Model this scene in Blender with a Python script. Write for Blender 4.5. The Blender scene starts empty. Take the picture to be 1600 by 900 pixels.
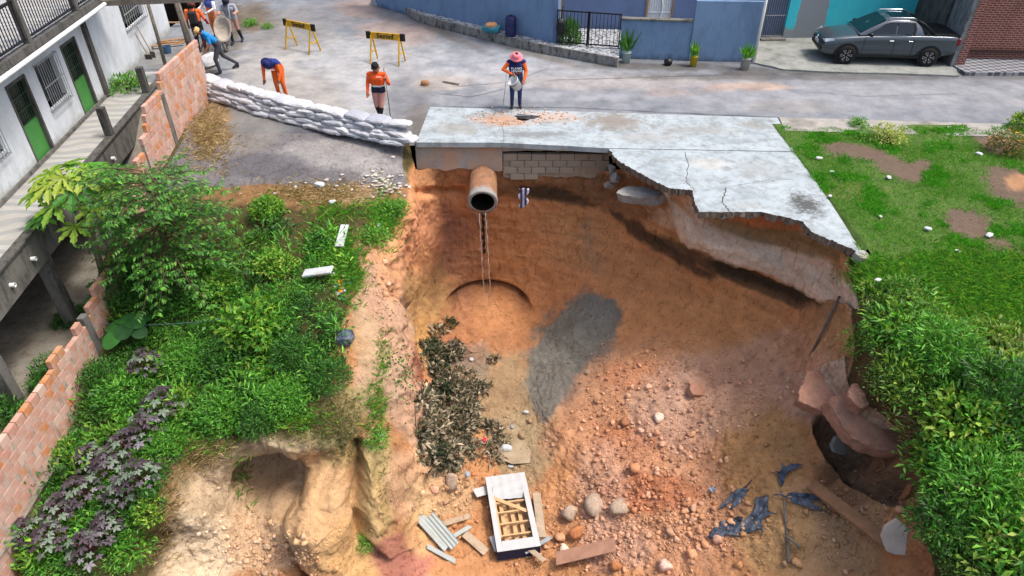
import bpy, bmesh, math, random, os
import numpy as np
from mathutils import Vector, Matrix
R = math.radians
rng = np.random.default_rng(7)
random.seed(7)
SC = bpy.context.scene
COL = SC.collection

# ------------------------------------------------------------------ camera
CAM_H, PITCH, FPX = 8.0, 36.0, 1080.0      # height over the road, degrees below the horizon, focal length in px of 1600
cd = bpy.data.cameras.new('camera')
cam = bpy.data.objects.new('camera', cd); COL.objects.link(cam)
cam.location = (0, 0, CAM_H); cam.rotation_euler = (R(90 - PITCH), 0, 0)
cd.sensor_width = 36.0; cd.lens = 36.0 * FPX / 1600.0; cd.clip_start = 0.1; cd.clip_end = 400
SC.camera = cam

# ------------------------------------------------------------------ light
SUN_DIR = Vector((0.44, -0.06, 0.90)).normalized()     # towards the sun
w = bpy.data.worlds.new('World'); SC.world = w; w.use_nodes = True
wn = w.node_tree; bg = wn.nodes['Background']
sky = wn.nodes.new('ShaderNodeTexSky'); sky.sky_type = 'NISHITA'; sky.sun_disc = False
sky.sun_elevation = math.asin(SUN_DIR.z); sky.sun_rotation = math.atan2(SUN_DIR.x, SUN_DIR.y)
sky.air_density = 1.0; sky.dust_density = 5.0; sky.ozone_density = 0.6
wn.links.new(sky.outputs[0], bg.inputs[0]); bg.inputs[1].default_value = 0.15
sd = bpy.data.lights.new('sun', 'SUN'); sd.energy = 1.5; sd.angle = R(11); sd.color = (1.0, 0.97, 0.93)
so = bpy.data.objects.new('sun', sd); COL.objects.link(so)
so.rotation_euler = SUN_DIR.to_track_quat('Z', 'Y').to_euler()
SC.view_settings.view_transform = 'Standard'; SC.view_settings.look = 'None'
SC.view_settings.gamma = 1.0; SC.view_settings.exposure = 1.0
SC.view_settings.use_curve_mapping = False
SC.cycles.use_denoising = True; SC.cycles.denoising_prefilter = 'ACCURATE'; SC.cycles.max_bounces = 6; SC.cycles.diffuse_bounces = 4

# ------------------------------------------------------------------ maths helpers
_cp, _sp = math.cos(R(PITCH)), math.sin(R(PITCH))
def at(u, v, z=None, y=None):
    """point of the place seen at photo pixel (u, v) and standing at height z (or at distance y)"""
    a, b = (u - 800) / FPX, (v - 450) / FPX
    dy, dz = _cp - b * _sp, -_sp - b * _cp
    t = (z - CAM_H) / dz if z is not None else y / dy
    return (a * t, dy * t, CAM_H + dz * t)
def proj(P):
    P = np.asarray(P, float)
    X, Y, Z = P[..., 0], P[..., 1], P[..., 2] - CAM_H
    dep = np.maximum(Y * _cp - Z * _sp, .05); dn = -Y * _sp - Z * _cp
    return 800 + FPX * X / dep, 450 + FPX * dn / dep

_perm = np.random.default_rng(3).permutation(256); _perm = np.concatenate([_perm, _perm, _perm])
_g = np.random.default_rng(4).normal(size=(256, 3)); _g /= np.linalg.norm(_g, axis=1)[:, None]
def perlin(P):
    P = np.asarray(P, float); I = np.floor(P).astype(int); F = P - I; I &= 255
    U = F * F * F * (F * (F * 6 - 15) + 10)
    out = 0
    for dx in (0, 1):
        wx = U[..., 0] if dx else 1 - U[..., 0]
        for dy in (0, 1):
            wy = U[..., 1] if dy else 1 - U[..., 1]
            for dz in (0, 1):
                wz = U[..., 2] if dz else 1 - U[..., 2]
                h = _perm[_perm[_perm[(I[..., 0] + dx) & 255] + ((I[..., 1] + dy) & 255)] + ((I[..., 2] + dz) & 255)]
                g = _g[h]
                out = out + wx * wy * wz * (g[..., 0] * (F[..., 0] - dx) + g[..., 1] * (F[..., 1] - dy) + g[..., 2] * (F[..., 2] - dz))
    return out * 1.6
def fbm(P, octs=4, lac=2.1, gain=.5):
    s, a, t = 0, 1.0, 0; P = np.asarray(P, float)
    for i in range(octs):
        s = s + a * perlin(P * lac ** i + 17.3 * i); t += a; a *= gain
    return s / t
def ridge(P, octs=4):
    s, a, t = 0, 1.0, 0; P = np.asarray(P, float)
    for i in range(octs):
        s = s + a * (1 - 2 * np.abs(perlin(P * 2.1 ** i + 9.1 * i))); t += a; a *= .5
    return s / t
def sstep(a, b, x):
    t = np.clip((x - a) / (b - a), 0, 1); return t * t * (3 - 2 * t)
def lin(c):
    c = np.asarray(c, float) / 255.0
    return np.where(c <= .04045, c / 12.92, ((c + .055) / 1.055) ** 2.4)
def S(r, g, b, k=.8):
    return tuple(lin((r, g, b)) * k)

# ------------------------------------------------------------------ mesh helpers
def new_obj(name, V, F, mat=None, parent=None, smooth=False, col=None, mats=None, midx=None):
    me = bpy.data.meshes.new(name)
    V = np.asarray(V, np.float32)
    if isinstance(F, np.ndarray) and F.ndim == 2:
        n, k = F.shape
        me.vertices.add(len(V)); me.vertices.foreach_set('co', V.ravel())
        me.loops.add(n * k); me.loops.foreach_set('vertex_index', F.ravel().astype(np.int32))
        me.polygons.add(n); me.polygons.foreach_set('loop_start', np.arange(0, n * k, k, dtype=np.int32))
        me.update(calc_edges=True)
    else:
        me.from_pydata([tuple(map(float, v)) for v in V], [], [tuple(int(i) for i in f) for f in F]); me.update()
    if col is not None:
        a = me.color_attributes.new('Col', 'FLOAT_COLOR', 'POINT')
        c4 = np.ones((len(V), 4), np.float32); c4[:, :3] = col
        a.data.foreach_set('color', c4.ravel())
    for m in (mats or ([mat] if mat else [])): me.materials.append(m)
    if midx is not None: me.polygons.foreach_set('material_index', np.asarray(midx, np.int32))
    if smooth: me.polygons.foreach_set('use_smooth', np.ones(len(me.polygons), bool))
    o = bpy.data.objects.new(name, me); COL.objects.link(o)
    if parent: o.parent = parent
    return o
def tag(o, label=None, cat=None, group=None, kind=None):
    if label: o['label'] = label
    if cat: o['category'] = cat
    if group: o['group'] = group
    if kind: o['kind'] = kind
    return o
def empty(name, loc=(0, 0, 0), rz=0, label=None, cat=None, group=None):
    o = bpy.data.objects.new(name, None); COL.objects.link(o); o.empty_display_size = .1
    o.location = loc; o.rotation_euler = (0, 0, rz)
    return tag(o, label, cat, group)
def copy_tree(o, parent=None):
    c = o.copy(); COL.objects.link(c); c.parent = parent
    for ch in o.children: copy_tree(ch, c)
    return c

class MB:
    """collects shapes that belong to one piece"""
    def __init__(s): s.V, s.F = [], []
    def add(s, V, F):
        n = len(s.V); s.V += [tuple(map(float, v)) for v in V]; s.F += [tuple(int(i) + n for i in f) for f in F]; return s
    def box(s, lo, hi, bev=0.0):
        lo, hi = np.minimum(lo, hi).astype(float), np.maximum(lo, hi).astype(float)
        if bev <= 0:
            V = [(x, y, z) for x in (lo[0], hi[0]) for y in (lo[1], hi[1]) for z in (lo[2], hi[2])]
            return s.add(V, [(0, 1, 3, 2), (4, 6, 7, 5), (0, 4, 5, 1), (2, 3, 7, 6), (0, 2, 6, 4), (1, 5, 7, 3)])
        bm = bmesh.new(); bmesh.ops.create_cube(bm, size=1)
        bmesh.ops.scale(bm, vec=Vector(hi - lo), verts=bm.verts); bmesh.ops.translate(bm, vec=Vector((lo + hi) / 2), verts=bm.verts)
        bmesh.ops.bevel(bm, geom=bm.edges[:], offset=bev, segments=1, affect='EDGES', profile=.5)
        bm.verts.index_update(); s.add([v.co for v in bm.verts], [[v.index for v in f.verts] for f in bm.faces]); bm.free(); return s
    def obox(s, c, ax, ay, az):
        """box with centre c and half-axis vectors"""
        c, ax, ay, az = map(np.array, (c, ax, ay, az))
        V = [c + i * ax + j * ay + k * az for i in (-1, 1) for j in (-1, 1) for k in (-1, 1)]
        return s.add(V, [(0, 1, 3, 2), (4, 6, 7, 5), (0, 4, 5, 1), (2, 3, 7, 6), (0, 2, 6, 4), (1, 5, 7, 3)])
    def beam(s, p, q, w, h, up=(0, 0, 1)):
        p, q = np.array(p, float), np.array(q, float); d = (q - p); L = np.linalg.norm(d); d /= L
        up = np.array(up, float)
        if abs(d @ up) > .95: up = np.array((0, 1., 0))
        sx = np.cross(d, up); sx /= np.linalg.norm(sx); uz = np.cross(sx, d)
        return s.obox((p + q) / 2, d * L / 2, sx * w / 2, uz * h / 2)
    def tube(s, pts, rad, n=8, cap=True):
        pts = [np.array(p, float) for p in pts]
        rad = rad if hasattr(rad, '__len__') else [rad] * len(pts)
        V, F = [], []; ref = None
        for i, p in enumerate(pts):
            d = pts[min(i + 1, len(pts) - 1)] - pts[max(i - 1, 0)]; d /= np.linalg.norm(d) + 1e-9
            if ref is None: ref = np.array((1., 0, 0)) if abs(d[0]) < .8 else np.array((0, 1., 0))
            a = np.cross(d, ref); a /= np.linalg.norm(a) + 1e-9; b = np.cross(a, d); ref = b
            ref = np.cross(d, a) * -1
            for k in range(n):
                t = 2 * math.pi * k / n; V.append(p + rad[i] * (math.cos(t) * a + math.sin(t) * b))
        for i in range(len(pts) - 1):
            for k in range(n):
                k2 = (k + 1) % n; F.append((i * n + k, i * n + k2, (i + 1) * n + k2, (i + 1) * n + k))
        if cap: F.append(tuple(range(n))[::-1]); F.append(tuple(range((len(pts) - 1) * n, len(pts) * n)))
        return s.add(V, F)
    def lathe(s, prof, n=20, c=(0, 0, 0)):
        V, F = [], []
        for r, z in prof:
            for k in range(n):
                t = 2 * math.pi * k / n; V.append((c[0] + r * math.cos(t), c[1] + r * math.sin(t), c[2] + z))
        for i in range(len(prof) - 1):
            for k in range(n):
                k2 = (k + 1) % n; F.append((i * n + k, i * n + k2, (i + 1) * n + k2, (i + 1) * n + k))
        return s.add(V, F)
    def prism(s, poly, z0, z1):
        n = len(poly); V = [(p[0], p[1], z0) for p in poly] + [(p[0], p[1], z1) for p in poly]
        F = [tuple(range(n))[::-1], tuple(range(n, 2 * n))] + [(i, (i + 1) % n, n + (i + 1) % n, n + i) for i in range(n)]
        return s.add(V, F)
    def xform(s, M):
        M = Matrix(M) if not isinstance(M, Matrix) else M
        s.V = [tuple(M @ Vector(v)) for v in s.V]; return s
    def build(s, name, mat, parent=None, smooth=False):
        return new_obj(name, s.V, s.F, mat, parent, smooth)
def fix_normals(o):
    bm = bmesh.new(); bm.from_mesh(o.data); bmesh.ops.recalc_face_normals(bm, faces=bm.faces[:]); bm.to_mesh(o.data); bm.free(); return o

# ------------------------------------------------------------------ material helpers
class NT:
    def __init__(s, name):
        s.m = bpy.data.materials.new(name); s.m.use_nodes = True; s.t = s.m.node_tree
        s.b = s.t.nodes['Principled BSDF']; s.b.inputs['Specular IOR Level'].default_value = .3
        s._c = None
    def n(s, typ, **kw):
        x = s.t.nodes.new(typ)
        for k, v in kw.items(): setattr(x, k, v)
        return x
    def l(s, a, b): s.t.links.new(a, b); return s
    @property
    def co(s):
        if s._c is None: s._c = s.n('ShaderNodeTexCoord').outputs['Object']
        return s._c
    def mapped(s, sc=(1, 1, 1), rot=(0, 0, 0), loc=(0, 0, 0), src=None):
        m = s.n('ShaderNodeMapping'); s.l(src or s.co, m.inputs[0])
        m.inputs['Scale'].default_value = sc; m.inputs['Rotation'].default_value = rot; m.inputs['Location'].default_value = loc
        return m.outputs[0]
    def noise(s, scale, detail=5, rough=.6, co=None, dist=0.0):
        x = s.n('ShaderNodeTexNoise'); s.l(co or s.co, x.inputs['Vector'])
        x.inputs['Scale'].default_value = scale; x.inputs['Detail'].default_value = detail
        x.inputs['Roughness'].default_value = rough; x.inputs['Distortion'].default_value = dist
        return x.outputs[0]
    def voro(s, scale, feature='F1', co=None, out=0, rand=1.0):
        x = s.n('ShaderNodeTexVoronoi', feature=feature); s.l(co or s.co, x.inputs['Vector']); x.inputs['Scale'].default_value = scale
        x.inputs['Randomness'].default_value = rand
        return x.outputs[out]
    def ramp(s, fac, stops, interp='LINEAR'):
        x = s.n('ShaderNodeValToRGB'); x.color_ramp.interpolation = interp; e = x.color_ramp.elements
        while len(e) > 1: e.remove(e[0])
        for i, (p, c) in enumerate(stops):
            el = e[0] if i == 0 else e.new(p)
            el.position = p; c = (c, c, c) if not hasattr(c, '__len__') else c; el.color = (*c, 1)
        s.l(fac, x.inputs[0]); return x.outputs[0]
    def mix(s, fac, a, b, blend='MIX'):
        x = s.n('ShaderNodeMix', data_type='RGBA', blend_type=blend)
        for k, v in ((0, fac), (6, a), (7, b)):
            if hasattr(v, 'is_linked') or hasattr(v, 'links'): s.l(v, x.inputs[k])
            elif hasattr(v, '__len__'): x.inputs[k].default_value = (*v, 1)
            else: x.inputs[k].default_value = v if k == 0 else (v, v, v, 1)
        return x.outputs[2]
    def math(s, op, a, b=None):
        x = s.n('ShaderNodeMath', operation=op)
        for k, v in ((0, a), (1, b)):
            if v is None: continue
            if hasattr(v, 'links'): s.l(v, x.inputs[k])
            else: x.inputs[k].default_value = v
        return x.outputs[0]
    def attr(s, name='Col'):
        x = s.n('ShaderNodeVertexColor', layer_name=name); return x.outputs[0]
    def rand(s): return s.n('ShaderNodeObjectInfo').outputs['Random']
    def color(s, c):
        if hasattr(c, 'links'): s.l(c, s.b.inputs['Base Color'])
        else: s.b.inputs['Base Color'].default_value = (*c, 1)
        return s
    def rough(s, r):
        if hasattr(r, 'links'): s.l(r, s.b.inputs['Roughness'])
        else: s.b.inputs['Roughness'].default_value = r
        return s
    def bump(s, h, strength=.4, dist=.02, prev=None):
        x = s.n('ShaderNodeBump'); x.inputs['Strength'].default_value = strength; x.inputs['Distance'].default_value = dist
        s.l(h, x.inputs['Height'])
        if prev is not None: s.l(prev, x.inputs['Normal'])
        s.l(x.outputs[0], s.b.inputs['Normal']); return x.outputs[0]
    def set(s, **kw):
        for k, v in kw.items(): s.b.inputs[k.replace('_', ' ')].default_value = v
        return s

def plain(name, c, rough=.7, var=.12, scale=6, bump=.15, bscale=60, metal=0., rnd=0., dirt=None, spec=.3):
    """a colour with uneven tone, fine relief and optional grime"""
    t = NT(name); c = np.array(c)
    n1 = t.noise(scale, 6, .65)
    k = t.ramp(n1, [(.25, tuple(np.clip(c * (1 - var), 0, 1))), (.75, tuple(np.clip(c * (1 + var), 0, 1)))])
    if dirt is not None:
        k = t.mix(t.ramp(t.noise(scale * .45, 8, .75), [(.48, 0.), (.68, .85)]), k, dirt)
    if rnd:
        v = t.math('MULTIPLY_ADD', t.rand(), rnd); t.t.nodes[-1].inputs[2].default_value = 1 - rnd / 2
        k = t.mix(1.0, k, v, 'MULTIPLY')
    t.color(k).rough(rough).set(Metallic=metal, Specular_IOR_Level=spec)
    if bump: t.bump(t.noise(bscale, 4, .7), bump, .01)
    return t.m

# ================================================================== the ground of the vacant lot and the sinkhole
def Wp(x, y, z): return (x, y, z)
def Az(u, v, z): return at(u, v, z=z)
def By(u, v, y): return at(u, v, y=y)
def UN(u, v):
    p = at(u, v, z=-.11); return (p[0] + .12, p[1] + .30, -.13)
yz0 = [(18.3, -.06), (17, -.35), (16, -.6), (15, -1.0), (14, -1.4), (13, -1.8), (12, -2.2), (11, -2.5), (10, -2.85), (9, -3.2), (8, -3.5), (7, -3.8), (5.2, -4.2)]
NET = [
 [Wp(-9.9, y, z) for y, z in yz0],
 [Wp(-8.2, y, z + .03) for y, z in yz0],
 [Wp(-6.7, 18.3, -.05), Wp(-6.7, 17, -.3), Wp(-6.7, 16, -.55), Wp(-6.7, 15, -.9), Wp(-6.7, 14, -1.2), Wp(-6.8, 13, -1.6), Wp(-6.9, 12, -2.), Wp(-7.0, 11, -2.3), Wp(-7.1, 10, -2.7),
  Az(262, 785, -3.15), Az(297, 835, -4.15), Az(312, 890, -4.9), Az(292, 990, -5.2)],
 [Wp(-5.9, 18.3, -.05), Wp(-5.8, 16.8, -.3), Wp(-5.7, 15.5, -.6), Wp(-5.7, 14.2, -1.), Wp(-5.7, 13, -1.4), Wp(-5.8, 12, -1.85), Wp(-5.9, 11, -2.2), Wp(-6.1, 10.1, -2.6),
  Az(328, 718, -2.95), Az(352, 772, -3.95), Az(376, 830, -4.75), Az(392, 895, -5.2), Az(385, 990, -5.3)],
 [Wp(-5.0, 18.3, -.05), Wp(-4.9, 16.8, -.3), Wp(-4.9, 15.5, -.6), Wp(-4.9, 14.2, -1.), Wp(-4.9, 13, -1.4), Wp(-4.9, 12, -1.75), Wp(-5., 11.2, -2.1), Wp(-5.1, 10.3, -2.5),
  Az(405, 682, -2.75), By(400, 735, 9.75), By(408, 795, 9.3), Az(440, 868, -5.1), Az(450, 990, -5.4)],
 [Wp(-4.4, 18.3, -.05), Wp(-4.3, 16.8, -.3), Wp(-4.2, 15.5, -.6), Wp(-4.1, 14.2, -.95), Wp(-4.2, 13, -1.3), Wp(-4.2, 12, -1.65), Wp(-4.2, 11.2, -1.95), Wp(-4.3, 10.4, -2.3),
  Az(468, 690, -2.75), By(470, 735, 9.55), By(500, 800, 8.75), By(520, 868, 8.35), Az(530, 990, -5.7)],
 [Wp(-3.75, 18.2, -.05), Wp(-3.7, 17, -.3), Wp(-3.6, 16, -.6), Az(568, 370, -.9), Az(570, 412, -1.2), Az(568, 456, -1.5), Az(568, 510, -1.8), Az(574, 570, -2.2),
  Az(580, 640, -2.8), Az(588, 700, -3.4), Az(582, 780, -4.3), Az(588, 860, -5.2), Az(590, 990, -5.8)],
 [Wp(-3.0, 18.1, -.1), Wp(-2.95, 17.4, -.35), Az(640, 315, -.75), Az(622, 372, -1.25), Az(620, 425, -1.75), Az(617, 480, -2.15), Az(624, 538, -2.65), Az(637, 600, -3.25),
  Az(656, 662, -4.1), Az(694, 724, -5.3), Az(665, 790, -5.6), Az(662, 860, -5.9), Az(665, 990, -6.1)],
 [Wp(-2.75, 17.9, -.8), By(660, 300, 17.4), By(652, 350, 16.9), By(640, 400, 16.3), By(634, 450, 15.7), By(634, 500, 15.1), By(642, 550, 14.5), By(655, 600, 13.8),
  By(676, 658, 13.1), Az(722, 735, -6.1), Az(712, 790, -6.2), Az(722, 860, -6.3), Az(722, 990, -6.4)],
 [By(695, 256, 18.02), By(695, 300, 18.15), By(690, 350, 18.2), By(684, 400, 18.0), By(676, 450, 17.5), By(670, 500, 16.7), By(668, 548, 15.6), Az(690, 600, -5.8),
  Az(705, 660, -6.05), Az(745, 735, -6.3), Az(752, 800, -6.4), Az(762, 865, -6.45), Az(765, 990, -6.5)],
 [By(755, 258, 18.02), By(755, 300, 18.2), By(755, 350, 18.35), By(755, 400, 18.4), By(755, 446, 18.3), Az(757, 482, -5.35), Az(752, 545, -5.75), Az(752, 600, -6.),
  Az(765, 660, -6.25), Az(795, 730, -6.4), Az(805, 800, -6.5), Az(808, 870, -6.5), Az(810, 990, -6.6)],
 [By(835, 272, 18.0), By(838, 300, 18.2), By(842, 350, 18.3), By(845, 400, 18.2), By(845, 450, 17.8), By(842, 500, 16.9), Az(832, 560, -5.75), Az(828, 610, -6.0),
  Az(838, 670, -6.25), Az(862, 740, -6.2), Az(885, 800, -6.2), Az(892, 870, -6.2), Az(900, 990, -6.3)],
 [By(942, 268, 17.95), By(930, 300, 18.0), By(928, 350, 17.95), By(922, 400, 17.6), By(917, 450, 17.0), By(905, 500, 16.1), Az(888, 570, -5.45), Az(862, 645, -5.95),
  Az(900, 692, -5.8), Az(935, 750, -5.7), Az(965, 810, -5.7), Az(985, 880, -5.7), Az(990, 990, -5.8)],
 [UN(1000, 270), By(1015, 320, 16.75), By(1018, 350, 16.8), By(1022, 400, 16.6), By(1022, 450, 16.1), By(1016, 510, 15.2), Az(1000, 570, -4.85), Az(992, 630, -5.2),
  Az(1002, 690, -5.35), Az(1022, 750, -5.2), Az(1042, 810, -5.3), Az(1062, 880, -5.4), Az(1070, 990, -5.5)],
 [UN(1092, 318), By(1102, 375, 15.2), By(1106, 410, 15.25), By(1116, 450, 15.1), By(1122, 490, 14.7), By(1122, 535, 14.1), Az(1112, 590, -4.45), Az(1106, 640, -4.65),
  Az(1106, 700, -4.85), Az(1116, 760, -4.95), Az(1132, 820, -4.9), Az(1148, 885, -5.), Az(1150, 990, -5.2)],
 [UN(1218, 338), By(1220, 390, 14.3), By(1222, 425, 14.35), By(1226, 460, 14.1), By(1230, 503, 13.6), By(1230, 550, 12.9), Az(1218, 600, -3.7), Az(1206, 650, -3.9),
  Az(1206, 710, -4.05), Az(1216, 770, -4.15), Az(1232, 830, -4.2), Az(1246, 890, -4.4), Az(1250, 990, -4.6)],
 [UN(1300, 374), By(1305, 425, 12.8), By(1309, 462, 12.5), By(1309, 490, 12.1), By(1300, 525, 11.7), By(1285, 570, 11.1), Az(1266, 622, -2.7), Az(1275, 665, -3.1),
  Az(1305, 722, -3.4), Az(1322, 780, -3.6), Az(1332, 840, -3.8), Az(1342, 895, -4.), Az(1345, 990, -4.2)],
 [Az(1342, 400, -.1), Az(1336, 440, -.4), Az(1335, 475, -.75), Az(1332, 512, -1.05), Az(1328, 560, -1.45), Az(1318, 602, -1.85), Az(1336, 645, -2.1), Az(1385, 690, -2.1),
  Az(1420, 740, -2.2), Az(1428, 790, -2.35), Az(1420, 840, -2.5), Az(1430, 890, -2.8), Az(1440, 990, -3.2)],
 [Az(1400, 385, -.03), Az(1400, 430, -.12), Az(1405, 470, -.3), Az(1405, 510, -.5), Az(1405, 560, -.7), Az(1410, 600, -.9), Az(1430, 640, -1.1), Az(1460, 690, -1.3),
  Az(1490, 740, -1.4), Az(1502, 790, -1.5), Az(1505, 840, -1.6), Az(1512, 890, -1.7), Az(1530, 990, -1.9)],
 [Az(1760, 355, -.03), Az(1760, 405, -.05), Az(1765, 450, -.12), Az(1765, 500, -.2), Az(1770, 550, -.3), Az(1775, 600, -.4), Az(1780, 640, -.5), Az(1790, 690, -.6),
  Az(1800, 740, -.7), Az(1810, 790, -.8), Az(1820, 840, -.9), Az(1830, 890, -1.), Az(1850, 990, -1.2)],
]
NET = np.array(NET); NET[:8, 0, 1] += .6; NET[:8, 0, 2] = -.03                                # columns x rows x 3
def crom(A, n):
    """Catmull-Rom along axis 0 (tension .42), n steps per interval"""
    m = len(A); P = np.concatenate([[2 * A[0] - A[1]], A, [2 * A[-1] - A[-2]]]); out = []
    for i in range(m - 1):
        p0, p1, p2, p3 = P[i:i + 4]; T = .42; m1, m2 = T * (p2 - p0), T * (p3 - p1)
        for k in range(n):
            t = k / n; t2, t3 = t * t, t ** 3
            out.append((2 * t3 - 3 * t2 + 1) * p1 + (t3 - 2 * t2 + t) * m1 + (-2 * t3 + 3 * t2) * p2 + (t3 - t2) * m2)
    out.append(A[-1]); return np.array(out)
NS = 30
G = crom(NET, NS); G = np.swapaxes(crom(np.swapaxes(G, 0, 1), NS), 0, 1)   # (cols, rows, 3)
def grid_normals(G):
    a = np.gradient(G, axis=0); b = np.gradient(G, axis=1); n = np.cross(b, a)
    n /= np.linalg.norm(n, axis=2)[..., None] + 1e-9
    return n
Nn = grid_normals(G)
if Nn[..., 2].mean() < 0: Nn = -Nn
U0, V0 = proj(G)
steep = 1 - np.clip(Nn[..., 2], 0, 1)
# where the bare cut faces are (0 garden and lawn, 1 pit)
CI = np.linspace(0, len(NET) - 1, G.shape[0])[:, None] * np.ones((1, G.shape[1]))
RI = np.linspace(0, NET.shape[1] - 1, G.shape[1])[None, :] * np.ones((G.shape[0], 1))
rimrow = np.interp(CI[:, 0], [0, 1.3, 2, 3, 4, 5, 6, 6.8, 7.3, 8, 16.5, 17.1, 17.6, 19], [13, 12.5, 9, 8, 8, 7.8, 3.6, 2.2, 1, -1, -1, 3.0, 13, 13])
bare = sstep(-.25, .25, RI - rimrow[:, None] + .35 * fbm(G * 1.2, 3))
rub = np.exp(-(((U0 - 1020) / 230) ** 2 + ((V0 - 760) / 190) ** 2) ** 2)           # rubble slope
rub = np.maximum(rub, np.exp(-(((U0 - 700) / 90) ** 2 + ((V0 - 800) / 90) ** 2) ** 2))
D = .10 * fbm(G * .9, 4) + .05 * fbm(G * 3.1, 3)                                   # body
D += bare * steep * (.065 * ridge(G * np.array((2.0, 2.0, .30)), 3) - .02)           # water-worn flutes on the steep faces
D += bare * steep * .012 * ridge(G * np.array((.6, .6, 3.2)) + 5, 3)                # bedding
D += bare * rub * (.16 * fbm(G * 2.4, 5, gain=.62) + .07 * np.abs(fbm(G * 7, 3)))  # clods
D += bare * (.030 * fbm(G * 9, 3) + .016 * ridge(G * 20, 2) - .006)
D += bare * steep * (.11 * np.abs(fbm(G * np.array((1.9, 1.9, .55)) + 21, 4)) + .05 * np.abs(fbm(G * np.array((5.2, 5.2, 2.0)) + 2, 3)) - .035)
D += bare * (1 - steep) * .05 * np.abs(fbm(G * 4.2 + 6, 4))
butt = np.exp(-(((U0 - 540) / 90) ** 2 + ((V0 - 780) / 110) ** 2) ** 2)
D += butt * .16 * ridge(G * np.array((1.5, 1.5, .25)) + 3, 3)
# the dark hollow under the mossy shelf, and the round scour under the pipe
hol = np.exp(-(((U0 - 425) / 55) ** 2 + ((V0 - 752) / 36) ** 2) ** 2); D -= .55 * hol
D += .02
driv = sstep(.15, -.15, (V0 - (292 - .02 * (U0 - 400)) + 10 * fbm(G * 1.5, 3)) / 14.) * (G[..., 0] > -9.3) * (CI < 6.9)
D *= 1 - .9 * driv
edge = sstep(0, .5, RI) ; D *= edge
G2 = G + Nn * D[..., None]
# scour: a crescent cut above the shelf where the water lands
ar = np.hypot((U0 - 762) / 62, (V0 - 492) / 46)
G2[..., 1] += 1.05 * np.exp(-((ar - .92) / .15) ** 2) * (V0 < 490)
G2[..., 1] -= .35 * np.exp(-(ar / .72) ** 4)
# the pale old road bed standing out of the right bank
LX, LY = np.array([1035, 1062, 1110, 1160, 1200, 1250, 1300, 1335]), np.array([318, 366, 392, 402, 418, 446, 468, 478])
dl = V0 - np.interp(U0, LX, LY) + 9 * fbm(G * 1.7 + 2, 3); inl = sstep(1025, 1060, U0) * sstep(1352, 1325, U0) * (RI < 5)
G2[..., 1] -= .42 * inl * sstep(-52, -8, dl) * sstep(7, 1, dl); G2[..., 1] += .22 * inl * sstep(2, 8, dl) * sstep(40, 12, dl)
def sdist(poly, u, v):
    """signed distance in px to a polygon, inside positive"""
    best = np.full(np.shape(u), 1e9); ins = np.zeros(np.shape(u), bool); n = len(poly)
    for i in range(n):
        (x0, y0), (x1, y1) = poly[i], poly[(i + 1) % n]; dx, dy = x1 - x0, y1 - y0
        t = np.clip(((u - x0) * dx + (v - y0) * dy) / (dx * dx + dy * dy), 0, 1); best = np.minimum(best, np.hypot(u - x0 - t * dx, v - y0 - t * dy))
        ins ^= ((y0 > v) != (y1 > v)) & (u < dx * (v - y0) / (dy + 1e-12) + x0)
    return np.where(ins, best, -best)
wob = 5 * fbm(G * 2.6 + 4, 3)
cave = sdist([(362, 792), (368, 752), (392, 728), (436, 712), (470, 716), (484, 738), (464, 742), (452, 780), (440, 806), (400, 800)], U0, V0) + wob
G2[..., 1] += .36 * sstep(-4, 10, cave); G2[..., 2] += .12 * sstep(-4, 10, cave)
but = sdist([(470, 742), (500, 728), (548, 700), (556, 760), (556, 840), (570, 905), (505, 905), (470, 850), (448, 800)], U0, V0) + wob
G2[..., 1] -= .50 * sstep(-6, 26, but); G2[..., 0] -= .10 * sstep(-6, 20, but)
but2 = sdist([(566, 700), (600, 690), (622, 760), (640, 840), (600, 870), (568, 830)], U0, V0) + wob
G2[..., 1] -= .32 * sstep(-5, 18, but2)
rill = (ridge(G * np.array((3.2, 3.2, .5)) + 11, 3)) * np.maximum(sstep(-6, 20, but), sstep(-6, 20, but2)); G2[..., 1] -= .07 * rill
lg = sstep(640, 600, U0) * sstep(650, 690, V0); G2[..., 1] -= lg * (.05 * ridge(G * np.array((4.5, 4.5, 2.2)) + 13, 3) + .05 * np.abs(fbm(G * 2.7 + 5, 3)))
pink1 = sdist([(985, 612), (1030, 580), (1085, 575), (1108, 606), (1062, 648), (1010, 690), (985, 660)], U0, V0) + 1.5 * wob
G2[..., 2] += .14 * sstep(-6, 16, pink1)
chk = [sdist(p, U0, V0) + 1.2 * wob for p in ([(1252, 612), (1262, 588), (1320, 565), (1330, 610), (1312, 640), (1268, 644)], [(1296, 650), (1330, 622), (1385, 640), (1418, 690), (1400, 716), (1350, 706), (1312, 690)])]
for c_ in chk: G2[..., 2] += .28 * sstep(-2, 9, c_)
gap = sdist([(1266, 646), (1300, 650), (1345, 700), (1400, 712), (1428, 752), (1424, 800), (1392, 790), (1335, 762), (1302, 736), (1284, 692)], U0, V0) + wob
G2[..., 2] -= .75 * sstep(-3, 14, gap); G2[..., 1] += .25 * sstep(-3, 14, gap)
G2[..., 0] += (.50 * fbm(G * np.array((.0, .8, .8)) + 9, 3) + .16 * ridge(G * np.array((.6, 2.2, 2.2)) + 1, 3)) * np.exp(-((CI - 7.1) / 1.1) ** 2) * sstep(1, 2.5, RI)
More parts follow.
